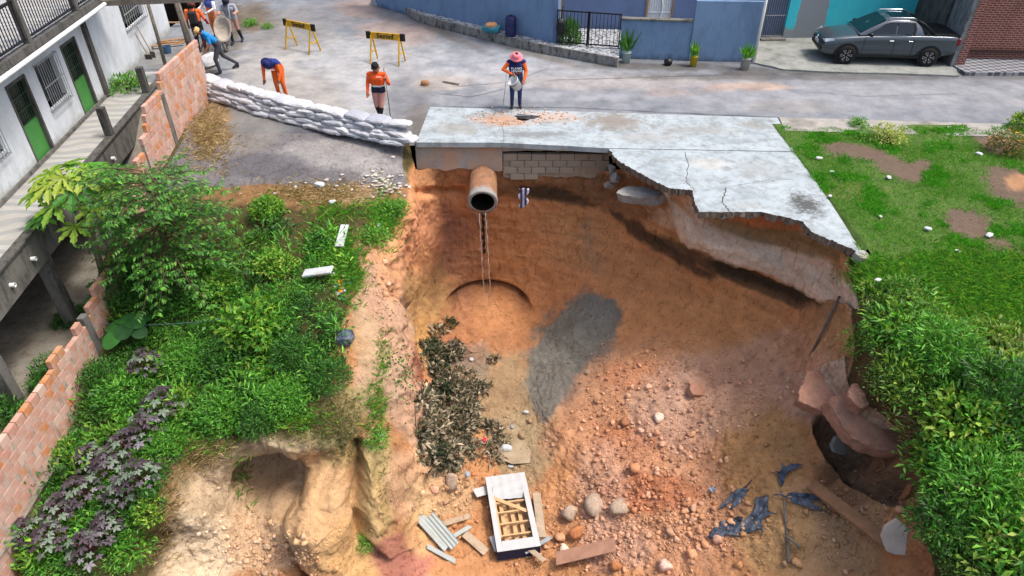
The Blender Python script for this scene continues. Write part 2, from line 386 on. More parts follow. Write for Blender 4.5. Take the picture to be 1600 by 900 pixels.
# slump ledges and clefts in the right bank
def cleft(u0, v0, u1, v1, wd, dep):
    t = np.clip(((U0 - u0) * (u1 - u0) + (V0 - v0) * (v1 - v0)) / ((u1 - u0) ** 2 + (v1 - v0) ** 2), 0, 1)
    d = np.hypot(U0 - u0 - t * (u1 - u0), V0 - v0 - t * (v1 - v0)) + 4 * fbm(G * 3, 3)
    return dep * np.exp(-(d / wd) ** 2)
C_ = 0
for a in ((1262, 642, 1300, 655, 9, .35), (1300, 655, 1330, 700, 12, .4), (1310, 720, 1290, 745, 12, .35), (1340, 705, 1415, 700, 12, .45), (1415, 700, 1425, 760, 10, .4),
          (556, 690, 562, 830, 7, .45), (455, 740, 440, 800, 6, .3), (440, 800, 480, 892, 7, .35), (395, 722, 372, 770, 6, .25), (610, 640, 590, 740, 8, .15), (720, 300, 655, 300, 7, .25)):
    C_ = C_ + cleft(*a)
G2 = G2 - Nn * np.minimum(C_, .5)[..., None] * bare[..., None]

# colours of the earth, laid out by where each soil shows, some shade painted in
def paint(P, base, blobs, warp=.3, wsc=1.6, sharp=.22):
    u, v = proj(P); sh = P.shape[:-1]
    col = np.ones(sh + (3,)) * np.array(base)
    w1, w2 = fbm(P * wsc, 4), fbm(P * wsc * 3.3 + 7, 3)
    for (u0, v0, ru, rv, c, s, *rot) in blobs:
        du, dv = u - u0, v - v0
        if rot:
            ca, sa = math.cos(R(rot[0])), math.sin(R(rot[0])); du, dv = du * ca + dv * sa, -du * sa + dv * ca
        d = np.hypot(du / ru, dv / rv) + warp * w1 * 1.4 + warp * .7 * w2
        k = sstep(1 + sharp, 1 - sharp, d) * s
        col = col * (1 - k[..., None]) + np.array(c) * k[..., None]
    return col
ORANGE, RUST, PINK, PALE = S(186, 116, 62), S(164, 86, 42), S(198, 150, 132), S(222, 184, 158)
MAUVE, YEL, GREY, UMBER = S(150, 88, 78), S(172, 130, 62), S(112, 106, 104), S(100, 68, 46)
SAND, MOSS, WET, RED = S(214, 180, 148), S(104, 104, 56), S(150, 122, 92), S(140, 70, 60)
TAN = S(206, 160, 112)
soil_and_shade_blobs = [
 (800, 400, 260, 170, S(182, 112, 64), .9), (690, 410, 75, 95, S(146, 92, 76), .85), (700, 440, 60, 60, S(134, 82, 74), .6), (665, 480, 42, 90, YEL, .55, 0), (645, 590, 16, 70, RED, .9, -8),  # mauve clay of the upper-left wall, darkened further to paint in its shade
 (655, 360, 36, 70, S(196, 122, 78), .7), (770, 420, 70, 70, S(166, 106, 62), .6), (760, 520, 80, 56, S(160, 100, 62), .8), (700, 570, 40, 50, RED, .35),
 (1000, 430, 250, 130, ORANGE, .8), (1130, 470, 150, 70, S(190, 118, 60), .8), (900, 360, 60, 60, S(176, 118, 70), .6), 
 (1000, 320, 60, 22, UMBER, .6), (880, 290, 150, 24, UMBER, .75), (760, 275, 120, 16, S(150, 96, 58), .8),
 (1180, 395, 170, 22, S(198, 160, 142), .95, 22), (1110, 352, 60, 24, S(198, 158, 144), .9, 48), (1250, 420, 80, 34, S(204, 166, 150), .9, 30), (1200, 365, 120, 18, S(140, 100, 58), .85, 16), (1190, 342, 80, 13, S(190, 96, 40), .9, 10),
 (1150, 428, 160, 13, UMBER, .9, 24), (1260, 465, 60, 12, UMBER, .8, 20),
 (890, 560, 62, 105, S(108, 102, 100), .97, 28), (940, 500, 30, 40, S(104, 98, 96), .9), (842, 600, 26, 60, S(106, 100, 98), .95, 8), (855, 648, 22, 22, S(168, 136, 84), .8),
 (800, 640, 62, 90, WET, .9, -15), (820, 700, 50, 60, S(150, 128, 98), .8), (720, 590, 40, 30, S(120, 110, 104), .6), (740, 560, 30, 24, GREY, .5),
 (1020, 660, 160, 120, S(186, 128, 92), .9), (1060, 650, 60, 110, S(186, 138, 118), .8, 30), (1150, 610, 90, 70, S(186, 134, 108), .8, -30), (1000, 590, 60, 30, S(190, 120, 80), .8),
 (980, 720, 60, 70, S(178, 104, 62), .7), (1040, 800, 160, 100, S(192, 132, 96), .8), (960, 850, 60, 40, S(186, 138, 118), .7), (1010, 770, 80, 30, S(172, 92, 50), .7), (940, 760, 40, 70, S(190, 146, 128), .5),
 (1190, 700, 70, 90, S(180, 128, 70), .9, 20), (1240, 560, 60, 50, S(196, 138, 108), .7), (1270, 620, 60, 40, S(192, 148, 126), .8), (1350, 660, 70, 50, S(196, 146, 122), .85, 30), (1300, 830, 110, 80, S(178, 134, 92), .9),
 (1340, 740, 60, 50, S(130, 92, 62), .7), (1210, 830, 60, 70, S(186, 138, 82), .8), (1440, 850, 60, 60, S(188, 118, 66), .8), (1290, 500, 36, 50, S(178, 118, 70), .7),
 (600, 500, 40, 110, S(186, 140, 116), .95, -12), (640, 640, 30, 80, S(184, 138, 114), .95, -22), (590, 600, 40, 60, S(186, 146, 122), .9), (610, 420, 22, 50, S(204, 140, 96), .8), (575, 540, 22, 70, S(182, 148, 112), .6, -15),
 (340, 780, 80, 110, SAND, .97, 30), (300, 860, 90, 60, S(226, 196, 168), .9), (420, 830, 70, 60, S(214, 172, 136), .9), (470, 690, 60, 20, S(210, 184, 150), .8),
 (500, 790, 70, 90, S(220, 168, 116), .9, -20), (560, 860, 60, 50, S(218, 164, 100), .9), (590, 770, 36, 80, S(204, 166, 106), .85), (520, 650, 66, 40, S(150, 136, 84), .85, -35), (470, 650, 50, 26, MOSS, .7, -30), (530, 700, 40, 30, S(140, 128, 72), .5),
 (590, 700, 22, 50, S(170, 150, 96), .6), (640, 760, 40, 60, S(202, 150, 116), .8), (630, 870, 50, 40, S(176, 100, 92), .85), (660, 830, 30, 40, S(214, 160, 100), .7), (690, 770, 60, 40, S(184, 146, 108), .8), (420, 745, 50, 34, S(196, 156, 120), .7),
]
garden_c = S(88, 80, 50)
earth = paint(G2, S(184, 122, 72), soil_and_shade_blobs, .26)
def poly_paint(col, poly, c, s, soft=5, wb=1.5):
    k = (sstep(-soft, soft, sdist(poly, U0, V0) + wb * wob) * s)[..., None]; return col * (1 - k) + np.array(c) * k
earth = poly_paint(earth, [(832, 560), (850, 520), (880, 488), (930, 462), (962, 470), (956, 510), (932, 545), (905, 585), (880, 622), (852, 664), (832, 640), (822, 600)], S(112, 107, 105), .96, 4)
earth = poly_paint(earth, [(985, 612), (1030, 580), (1085, 575), (1108, 606), (1062, 648), (1010, 690), (985, 660)], S(190, 144, 124), .7, 14, 6)
earth = poly_paint(earth, [(1150, 590), (1240, 560), (1250, 600), (1180, 660), (1110, 690), (1090, 650)], S(188, 142, 120), .6, 14, 5)
for p_ in ([(1252, 612), (1262, 588), (1320, 565), (1330, 610), (1312, 640), (1268, 644)], [(1296, 650), (1330, 622), (1385, 640), (1418, 690), (1400, 716), (1350, 706), (1312, 690)]): earth = poly_paint(earth, p_, S(198, 154, 132), .9, 3)
earth = poly_paint(earth, [(362, 792), (368, 752), (392, 728), (436, 712), (470, 716), (484, 738), (464, 742), (452, 780), (440, 806), (400, 800)], S(188, 150, 116), .8, 4)
earth = poly_paint(earth, [(1040, 298), (1070, 330), (1100, 365), (1200, 385), (1330, 440), (1335, 478), (1290, 462), (1200, 415), (1110, 388), (1062, 362)], S(206, 172, 158), .95, 4)
earth = poly_paint(earth, [(906, 345), (926, 335), (930, 370), (918, 405), (908, 380)], S(130, 108, 90), .35, 4, 2.2)
earth = poly_paint(earth, [(918, 398), (945, 392), (952, 425), (930, 437)], S(130, 110, 92), .3, 4, 2.2)
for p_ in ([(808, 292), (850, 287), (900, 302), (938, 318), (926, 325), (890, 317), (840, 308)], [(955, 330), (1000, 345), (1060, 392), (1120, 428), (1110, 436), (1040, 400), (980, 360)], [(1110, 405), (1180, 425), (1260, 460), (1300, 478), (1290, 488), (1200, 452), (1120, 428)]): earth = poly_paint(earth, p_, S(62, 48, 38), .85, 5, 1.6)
earth = poly_paint(earth, [(1266, 646), (1300, 650), (1345, 700), (1400, 712), (1428, 752), (1424, 800), (1392, 790), (1335, 762), (1302, 736), (1284, 692)], S(118, 88, 66), .9, 4)  # hollow under the slabs painted darker to add to its shade
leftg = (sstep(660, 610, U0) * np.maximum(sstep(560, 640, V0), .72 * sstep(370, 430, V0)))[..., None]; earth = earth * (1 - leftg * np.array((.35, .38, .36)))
flo = (sstep(500, 620, V0) * sstep(640, 690, U0))[..., None]; earth = earth * (1 - flo * np.array((.14, .19, .17)))   # pit floor toned darker and slightly redder than the walls
cres = (np.exp(-((ar - .92) / .10) ** 2) * (V0 < 490))[..., None]; earth = earth * (1 - .55 * cres) + np.array(S(96, 56, 40)) * .55 * cres  # shadow line of the scour arch painted into the earth colour
lay = fbm(G2 * np.array((.5, .5, 5.)) + 3, 4)[..., None]; stp = (steep[..., None] > .35) * bare[..., None]; earth = earth * (1 + .30 * lay * stp)
lum = earth @ np.array((.3, .6, .1)); earth = 1.68 * (earth * .80 + lum[..., None] * .22) * np.array((.96, 1.04, .90))
gard = paint(G2, garden_c, [(480, 300, 170, 26, S(150, 116, 80), .95), (580, 290, 60, 36, S(176, 152, 120), .8), (330, 215, 40, 46, S(146, 116, 78), .9), (620, 320, 20, 40, S(150, 112, 76), .9),
                             (300, 690, 60, 40, S(150, 126, 94), .8, -40), (240, 800, 30, 90, S(150, 122, 88), .8, 20), (1420, 640, 120, 200, S(110, 84, 52), .7), (560, 420, 26, 60, S(170, 134, 100), .8)])
dr_c = paint(G2, S(122, 120, 122), [(380, 200, 60, 40, S(138, 134, 128), .8), (520, 240, 90, 24, S(160, 158, 156), .8), (420, 260, 70, 20, S(104, 103, 108), .8), (330, 190, 34, 40, S(146, 118, 84), .9), (590, 262, 40, 16, S(168, 166, 164), .7)])
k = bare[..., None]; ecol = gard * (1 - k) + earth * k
k = driv[..., None]; ecol = ecol * (1 - k) + dr_c * k * 1.02
t = NT('earth'); a = t.attr()
n1 = t.noise(2.2, 10, .72); n2 = t.noise(9, 10, .78); n3 = t.noise(38, 6, .8)
c = t.mix(t.ramp(n1, [(.32, 0.), (.66, 1.)]), t.mix(1.0, a, (.78, .74, .72), 'MULTIPLY'), t.mix(1.0, a, (1.16, 1.14, 1.12), 'MULTIPLY'))
c = t.mix(t.ramp(n2, [(.40, .62), (.425, 0.)]), c, t.mix(1.0, c, (.60, .52, .46), 'MULTIPLY'))
stk = t.noise(5, 9, .74, t.mapped((1.8, 1.8, .35))); c = t.mix(t.ramp(stk, [(.405, .7), (.43, 0.)]), c, t.mix(1.0, c, (.60, .52, .46), 'MULTIPLY')); c = t.mix(t.ramp(stk, [(.59, 0.), (.63, .45)]), c, t.mix(1.0, c, (1.22, 1.2, 1.16), 'MULTIPLY'))
c = t.mix(t.ramp(n2, [(.57, 0.), (.66, .7)]), c, t.mix(1.0, c, (1.3, 1.3, 1.32), 'MULTIPLY'))
c = t.mix(t.ramp(n3, [(.34, .55), (.46, 0.)]), c, t.mix(1.0, c, (.6, .55, .52), 'MULTIPLY'))
c = t.mix(t.ramp(n3, [(.58, 0.), (.68, .6)]), c, t.mix(1.0, c, (1.4, 1.38, 1.36), 'MULTIPLY'))
ck = t.ramp(t.voro(1.7, 'DISTANCE_TO_EDGE', t.mix(.3, t.co, t.noise(2.5, 6, .7))), [(0., .75), (.022, 0.)])
c = t.mix(t.math('MULTIPLY', ck, t.ramp(t.noise(.8, 4, .6), [(.52, 0.), (.6, 1.)])), c, t.mix(1.0, c, (.4, .34, .3), 'MULTIPLY'))
t.color(c).rough(.95).set(Specular_IOR_Level=.15)
st = t.bump(t.noise(3.0, 8, .7, t.mapped((2.6, 2.6, .45))), .5, .10); b1 = t.bump(t.noise(7, 10, .72), .7, .10, prev=st); t.bump(t.noise(30, 8, .78), .6, .03, prev=b1)
M_EARTH = t.m
nc, nr = G2.shape[:2]
idx = np.arange(nc * nr).reshape(nc, nr)
F = np.stack([idx[:-1, :-1], idx[:-1, 1:], idx[1:, 1:], idx[1:, :-1]], -1).reshape(-1, 4)
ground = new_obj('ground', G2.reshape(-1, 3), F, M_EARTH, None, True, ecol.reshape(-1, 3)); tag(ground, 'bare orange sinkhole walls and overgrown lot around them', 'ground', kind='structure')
PB = G2.reshape(-1, 3)                              # for finding the ground under a point
from mathutils.bvhtree import BVHTree
GF = F
BVH = BVHTree.FromPolygons([tuple(p) for p in PB.tolist()], [tuple(f) for f in F.tolist()])
def seen(u, v, lift=0.0):
    """where the line of sight through photo pixel (u, v) meets the ground of the lot"""
    o = Vector((0, 0, CAM_H)); d = (Vector(at(u, v, y=10)) - o).normalized()
    h = BVH.ray_cast(o, d)
    p = h[0] if h[0] is not None else Vector(at(u, v, z=0))
    return Vector((p.x, p.y, p.z + lift))
EC = ecol.reshape(-1, 3)
def seen_col(u, v):
    o = Vector((0, 0, CAM_H)); d = (Vector(at(u, v, y=10)) - o).normalized(); h = BVH.ray_cast(o, d)
    return (h[0], EC[GF[h[2]][0]]) if h[0] is not None else (None, None)
def drop(x, y, z0=3.0, default=0.0):
    h = BVH.ray_cast(Vector((x, y, z0)), Vector((0, 0, -1)))
    return h[0].z if h[0] is not None else default

# ================================================================== road
def sheet(name, x0, x1, y0, y1, step, zf, mat, keep=None, colf=None):
    xs = np.arange(x0, x1 + step / 2, step); ys = np.arange(y0, y1 + step / 2, step)
    X, Y = np.meshgrid(xs, ys, indexing='ij'); P = np.stack([X, Y, zf(X, Y)], -1)
    i = np.arange(X.size).reshape(X.shape); F = np.stack([i[:-1, :-1], i[1:, :-1], i[1:, 1:], i[:-1, 1:]], -1).reshape(-1, 4)
    if keep is not None:
        cx, cy = (X[:-1, :-1] + step / 2).ravel(), (Y[:-1, :-1] + step / 2).ravel(); F = F[keep(cx, cy)]
    used = np.zeros(X.size, bool); used[F.ravel()] = True; rm = np.cumsum(used) - 1
    V = P.reshape(-1, 3)[used]; F = rm[F]
    return new_obj(name, V, F, mat, None, True, colf(V) if colf else None)
road_blobs = [
 (560, 130, 150, 70, S(196, 194, 190), .8), (420, 110, 60, 40, S(188, 182, 172), .7), (480, 160, 60, 44, S(164, 156, 144), .6), (450, 45, 70, 30, S(150, 142, 130), .6), (390, 25, 40, 20, S(110, 92, 64), .8), (360, 40, 20, 40, S(104, 90, 66), .8),
 (640, 160, 46, 50, S(128, 128, 130), .85), (655, 200, 20, 30, S(120, 112, 102), .8), (560, 20, 90, 26, S(140, 136, 136), .6), (620, 50, 60, 18, S(176, 148, 132), .6), (560, 12, 40, 12, S(184, 150, 126), .5),
 (760, 100, 100, 26, S(176, 178, 182), .7), (820, 120, 200, 18, S(190, 188, 186), .5), (1000, 130, 200, 12, S(186, 176, 168), .6), (900, 150, 120, 8, S(168, 168, 170), .7),
 (1050, 145, 40, 6, S(184, 150, 126), .5), (1120, 140, 30, 5, S(196, 160, 134), .6), (1340, 150, 300, 26, S(166, 166, 168), .7), (1300, 120, 300, 6, S(104, 100, 94), .7), (1200, 112, 90, 6, S(90, 86, 80), .7),
 (1040, 104, 120, 6, S(92, 88, 82), .8), (840, 86, 60, 5, S(130, 122, 110), .7, 15), (700, 55, 60, 6, S(124, 116, 106), .7, 25), (1240, 168, 60, 10, S(160, 156, 150), .6), (320, 110, 20, 50, S(112, 100, 80), .7),
 (270, 90, 40, 30, S(150, 146, 138), .7), (1180, 135, 60, 6, S(206, 172, 146), .6), (690, 130, 40, 12, S(186, 168, 150), .5)]
DRIVE = [(380, 200, 60, 40, S(138, 134, 128), .8), (520, 240, 90, 24, S(160, 158, 156), .8), (420, 260, 70, 20, S(104, 103, 108), .8), (326, 190, 36, 50, S(146, 118, 84), .9), (590, 262, 40, 16, S(168, 166, 164), .7)]
def road_col(V):
    c = paint(V, S(140, 143, 147), road_blobs, warp=.5, wsc=.8, sharp=.4); d = paint(V, S(108, 108, 112), DRIVE)
    m = (sstep(.1, -.1, V[:, 1] - (21.3 - (V[:, 0] + 9.8) * .53)) * (V[:, 0] < -2.5))[:, None]
    return (c * (1 - m) * np.array((.82, .825, .84)) + d * m * .86)
t = NT('road_surface'); a = t.attr()
c = t.mix(t.ramp(t.noise(1.3, 9, .72), [(.36, 0.), (.62, 1.)]), t.mix(1.0, a, (.66, .67, .69), 'MULTIPLY'), t.mix(1.0, a, (1.1, 1.1, 1.09), 'MULTIPLY'))
c = t.mix(t.ramp(t.noise(5, 8, .75), [(.56, 0.), (.72, .6)]), c, t.mix(1.0, c, (.62, .6, .6), 'MULTIPLY'))
c = t.mix(t.ramp(t.noise(.9, 7, .7, t.mapped((1, 1, 1), (0, 0, .4), (9, 3, 0))), [(.60, 0.), (.72, .4)]), c, S(150, 120, 100))
crk = t.ramp(t.voro(.42, 'DISTANCE_TO_EDGE', t.mix(.25, t.co, t.noise(1.6, 5, .6))), [(.0, 1.), (.006, 0.)])
c = t.mix(t.math('MULTIPLY', crk, .0), c, S(60, 56, 52))
c = t.mix(t.ramp(t.noise(70, 3, .7), [(.4, .35), (.55, 0.)]), c, t.mix(1.0, c, (.6, .6, .6), 'MULTIPLY'))
t.color(c).rough(.88); b1 = t.bump(t.noise(3, 8, .7), .25, .04); t.bump(t.noise(90, 3, .7), .3, .008, prev=b1)
M_ROAD = t.m
road = sheet('road', -14, 27, 17.9, 40, .1, lambda X, Y: .012 * fbm(np.stack([X * .5, Y * .5, 0 * X], -1), 3) - .25 * sstep(18.9, 18.1, Y) * (X < -2.4), M_ROAD,
             keep=lambda x, y: ~((x > -2.55) & (x < 7.9) & (y < 19.95 - .06 * (x + 2.5))) & ~((x < -9.45) & (y < 22.2)) & ~((x < -2.5) & (y < 18.25)) & ~((x > 7.9) & (y < 19.2)), colf=road_col)
tag(road, 'grey patched concrete street', 'road', kind='structure')

# ------------------------------------------------------------------ pavement slabs over the hole
t = NT('pale_concrete'); co = t.co
c = t.ramp(t.noise(.9, 8, .7), [(.3, S(134, 146, 150)), (.46, S(162, 171, 174)), (.7, S(175, 184, 187))])
c = t.mix(t.ramp(t.noise(2.6, 9, .78), [(.46, 0.), (.64, .85)]), c, S(120, 124, 122))
c = t.mix(t.ramp(t.noise(18, 5, .8), [(.6, 0.), (.75, .5)]), c, S(118, 118, 114))
def blob_mask(t, x, y, rx, ry, soft=.5, sc=3.0, amt=.9):
    m = t.mapped((1 / rx, 1 / ry, 0), (0, 0, 0), (-x / rx, -y / ry, 0)); ln = t.n('ShaderNodeVectorMath', operation='LENGTH'); t.l(m, ln.inputs[0])
    d = t.math('ADD', ln.outputs['Value'], t.math('MULTIPLY', t.math('SUBTRACT', t.noise(sc, 6, .7), .5), 1.6))
    return t.ramp(d, [(max(0., 1 - soft) * .5, amt), (.5 + soft * .25, 0.)])
def stain(c, u, v, rx, ry, col, amt=.9, soft=.5, sc=3.0):
    p = at(u, v, z=.02); return t.mix(blob_mask(t, p[0], p[1], rx * 2, ry * 2, soft, sc, amt), c, col)
c = stain(c, 785, 188, .8, .45, S(176, 136, 106), .85); c = stain(c, 860, 183, .9, .4, S(184, 160, 140), .7)
c = stain(c, 960, 190, .9, .7, S(124, 112, 98), .75); c = stain(c, 830, 210, 1.0, .25, S(118, 120, 120), .8); c = stain(c, 1010, 215, .9, .35, S(146, 142, 134), .5)
c = stain(c, 715, 200, .7, .5, S(140, 136, 126), .6); c = stain(c, 1090, 203, 1.2, .3, S(136, 134, 126), .6); c = stain(c, 1180, 195, .5, .3, S(128, 124, 114), .6); c = stain(c, 1180, 265, .6, .5, S(140, 142, 138), .5)
c = stain(c, 1260, 320, .35, .55, S(64, 64, 58), .9, .6, 9); c = stain(c, 1170, 322, .4, .12, S(150, 148, 140), .5, .6, 6); c = stain(c, 1105, 255, .5, .3, S(190, 184, 172), .5)
t.color(c).rough(.85); b1 = t.bump(t.noise(5, 8, .7), .2, .02); t.bump(t.noise(120, 3, .7), .25, .004, prev=b1)
M_SLAB = t.m
def rough_line(pts, n=14, amp=.03, sc=6, seed=0):
    out = []
    for a, b in zip(pts[:-1], pts[1:]):
        a, b = np.array(a[:2]), np.array(b[:2])
        for k in range(n):
            p = a + (b - a) * k / n; nn = np.array((-(b - a)[1], (b - a)[0])); nn = nn / (np.linalg.norm(nn) + 1e-9)
            e = min(1, 3 * min(k, n - k) / n)
            out.append(p + nn * amp * (1 if amp == 0 else e) * float(fbm(np.array([[p[0] * sc, p[1] * sc, seed]]), 3)[0]) * 2)
    out.append(np.array(pts[-1][:2])); return out
def slab(name, outer, hole, z0, z1, mat, parent, edge=None):
    bm = bmesh.new()
    def loop(pts): 
        vs = [bm.verts.new((p[0], p[1], z1)) for p in pts]; return [bm.edges.new((vs[i], vs[(i + 1) % len(vs)])) for i in range(len(vs))]
    es = loop(outer) + (loop(hole) if hole is not None else [])
    g = bmesh.ops.triangle_fill(bm, use_beauty=True, use_dissolve=False, edges=es)
    fs = [f for f in bm.faces]
    for f in fs:
        if f.normal.z < 0: f.normal_flip()
    ex = bmesh.ops.extrude_face_region(bm, geom=fs)
    vs = [e for e in ex['geom'] if isinstance(e, bmesh.types.BMVert)]
    bmesh.ops.translate(bm, vec=(0, 0, z0 - z1), verts=vs)
    if edge:
        rr_ = random.Random(4)
        for v_ in vs: v_.co += Vector((rr_.uniform(-.02, .05), rr_.uniform(.0, .10), rr_.uniform(-.05, .05)))
    bmesh.ops.recalc_face_normals(bm, faces=bm.faces[:])
    me = bpy.data.meshes.new(name); bm.to_mesh(me); bm.free(); me.materials.append(mat)
    if edge:
        me.materials.append(edge)
        for p_ in me.polygons:
            if abs(p_.normal.z) < .8: p_.material_index = 1
    o = bpy.data.objects.new(name, me); COL.objects.link(o); o.parent = parent; return o
pav = empty('pavement', (0, 0, 0)); tag(pav, 'pale broken concrete pavement overhanging the sinkhole', 'pavement', kind='structure')
zt = .022
P = lambda u, v: at(u, v, z=zt)
hole = []
hc = at(821, 183, z=zt)
for k_ in range(18):
    a_ = 2 * math.pi * k_ / 18; rr = 1 + .22 * math.sin(3 * a_ + 1) + .12 * math.sin(7 * a_)
    hole.append((hc[0] + .36 * rr * math.cos(a_), hc[1] + .24 * rr * math.sin(a_)))
back = rough_line([P(672, 167), P(1215, 184)], 40, .02) + rough_line([P(1226, 205), P(1241, 236.5)], 5, .02) + rough_line([P(951, 231.5), P(786, 223)], 8, .015) + rough_line([P(650, 222.5), P(672, 167)], 6, .012)[:-1]
M_BROKE = plain('broken_concrete', S(140, 128, 114), .95, .35, 14, 1.0, 25, dirt=S(104, 76, 54)); slab('slab', back, hole, -.12, zt, M_SLAB, pav)
front = rough_line([P(951, 232.5), P(1241, 237.5)], 10, .0) + rough_line([P(1241, 237.5), P(1300, 320), P(1346, 392)], 10, .015)[1:] + \
        rough_line([P(1346, 396), P(1322, 385), P(1268, 362), P(1255, 346), P(1190, 331), P(1092, 331), P(1086, 318), P(1082, 297), P(1046, 294), P(1015, 279), P(985, 262), P(965, 250), P(951, 232.5)], 22, .05, 11)[1:-1]
slab('slab', front, None, -.15, zt, M_SLAB, pav, M_BROKE)
slab('kerb_strip', rough_line([P(1217, 184), P(1620, 196), P(1800, 204)], 12, .01) + rough_line([P(1800, 226), P(1620, 216), P(1227, 205)], 12, .03), None, -.1, .04, plain('kerb_concrete', S(158, 154, 146), .9, .25, 2, .4, 40, dirt=S(96, 92, 80)), pav)
V = [(hc[0] + .55 * r * math.cos(a), hc[1] + .42 * r * math.sin(a), -.10 - .5 * (1 - r) + .05 * math.sin(5 * a + 7 * r)) for r in (1., .75, .5, .25, .01) for a in np.linspace(0, 2 * math.pi, 20, endpoint=False)]
new_obj('hole_earth', V, [(i * 20 + k, i * 20 + (k + 1) % 20, (i + 1) * 20 + (k + 1) % 20, (i + 1) * 20 + k) for i in range(4) for k in range(20)], plain('hole_soil', S(120, 88, 62), .95, .3, 6, .8, 20), pav)
M_CRACK = plain('crack_dark', S(62, 58, 52), .95, .2)
def crack(pts, wd, name='crack', parent=pav, z=zt + .003):
    L = rough_line([P(*p) for p in pts], 9, .05, 9, 3); V, F = [], []
    for i, p in enumerate(L):
        d = L[min(i + 1, len(L) - 1)] - L[max(0, i - 1)]; n_ = np.array((-d[1], d[0])) / (np.linalg.norm(d) + 1e-9)
        w_ = wd * (.35 + .65 * abs(math.sin(i * 1.7 + wd * 900))) * (1 if 0 < i < len(L) - 1 else .1)
        V += [(*(p + n_ * w_), z), (*(p - n_ * w_), z)]
    F = [(2 * i, 2 * i + 1, 2 * i + 3, 2 * i + 2) for i in range(len(L) - 1)]
    return new_obj(name, V, F, M_CRACK, parent)
crack([(1070, 236), (1076, 258), (1072, 284), (1088, 300)], .010); crack([(1135, 292), (1128, 316), (1140, 331)], .016); crack([(1140, 292), (1190, 283), (1240, 280)], .006)
crack([(786, 190), (787, 223)], .008)
rp = empty('road_cracks', (0, 0, 0)); tag(rp, 'long dark cracks and joints across the street', 'cracks', kind='structure')
for pts, wd in (([(680, 145), (735, 151), (790, 138)], .012), ([(850, 125), (960, 122), (1080, 118), (1140, 116)], .012), ([(700, 136), (800, 127), (860, 105)], .009), ([(690, 166), (900, 168), (1215, 183), (1500, 193)], .014), ([(560, 110), (620, 80), (690, 95)], .006), ([(1230, 140), (1350, 150), (1500, 146)], .007)):
    crack(pts, wd, 'crack', rp, .018)

# ------------------------------------------------------------------ lawn
t = NT('lawn_soil'); a = t.attr()
c = t.mix(t.ramp(t.noise(4, 8, .7), [(.35, 0.), (.65, 1.)]), t.mix(1.0, a, (.7, .7, .7), 'MULTIPLY'), a)
t.color(c).rough(.95); t.bump(t.noise(14, 8, .75), .8, .05); M_LAWN = t.m
bare_spots = [(1335, 237, 46, 13, 12), (1400, 262, 50, 14, 25), (1515, 352, 38, 22, 15), (1570, 390, 30, 14, 20), (1585, 290, 44, 26, 25), (1560, 225, 40, 14, 10), (1440, 260, 18, 10, 0), (1500, 410, 22, 8, 10)]
lawn_blobs = [(u, v, ru * 1.1, rv * 1.15, S(112, 92, 78), .95, rt) for u, v, ru, rv, rt in bare_spots] + [(1590, 285, 20, 14, S(190, 140, 100), .8), (1330, 300, 60, 12, S(140, 132, 84), .5), (1480, 430, 60, 20, S(130, 130, 80), .4)]
lawn = sheet('lawn', 7.1, 24, 10.0, 19.6, .12, lambda X, Y: .03 - .9 * sstep(12.4, 10.4, Y) - .25 * (X < 7.55) + .05 * fbm(np.stack([X * .7, Y * .7, 0 * X], -1), 4), M_LAWN,
             keep=lambda x, y: (x > 7.2) & (y < 19.1 - .02 * (x - 8)) & ((y > 12.4) | (x > 7.6)), colf=lambda V: paint(V, S(84, 112, 44), lawn_blobs, .35, 1.6, .2))
tag(lawn, 'green lawn with bare earth patches right of the slab', 'lawn', kind='structure')

# ================================================================== masonry, left: house with raised walkway, brick boundary walls
def wall_mat(name, c, dirt, amt=.6, scale=1.2, mould=None):
    t = NT(name); n1 = t.noise(scale, 8, .72)
    k = t.ramp(n1, [(.3, tuple(np.array(c) * .86)), (.7, c)])
    k = t.mix(t.ramp(t.noise(scale * 2.3, 9, .8, t.mapped((1, 1, .35))), [(.46, 0.), (.64, amt)]), k, dirt)
    if mould is not None:
        z = t.n('ShaderNodeSeparateXYZ'); t.l(t.co, z.inputs[0])
        h = t.math('ADD', z.outputs[2], t.math('MULTIPLY', t.noise(3, 7, .75), .7))
        k = t.mix(t.ramp(h, [(mould[0], .85), (mould[1], 0.)]), k, mould[2])
    t.color(k).rough(.9); t.bump(t.noise(30, 6, .75), .25, .01); return t.m
M_WHITE = wall_mat('white_paint', S(214, 220, 224, .8), S(160, 162, 158), .5, .8, (.38, .62, S(150, 150, 140)))
M_OLDCON = wall_mat('old_concrete', S(118, 116, 110), S(52, 50, 46), .9, 1.5)
M_DARKCON = wall_mat('mouldy_concrete', S(96, 94, 90), S(40, 40, 36), .9, 2)
M_GREEN = plain('green_door_paint', S(72, 138, 66, .8), .55, .15, 3, .05); M_DKGREEN = plain('dark_green_iron', S(44, 70, 50, .7), .6, .2)
M_IRON = plain('black_iron', S(26, 27, 30, .6), .5, .2); M_GREYBAR = plain('grey_iron', S(150, 154, 156), .5, .2)
M_GLASSD = plain('dark_glass', S(34, 40, 44, .6), .15, .2, bump=0, spec=.5)
M_PVC = plain('white_pvc', S(226, 228, 226), .45, .06, 2, 0)
t = NT('wave_tiles'); wv = t.n('ShaderNodeTexWave', wave_type='BANDS', bands_direction='Y', wave_profile='SIN')
t.l(t.mapped((1, 1, 1)), wv.inputs[0]); wv.inputs['Scale'].default_value = .75; wv.inputs['Distortion'].default_value = 4.5; wv.inputs['Detail'].default_value = 0; wv.inputs['Detail Scale'].default_value = 1.6
c = t.ramp(wv.outputs[0], [(.42, S(150, 152, 152)), (.52, S(176, 174, 168))])
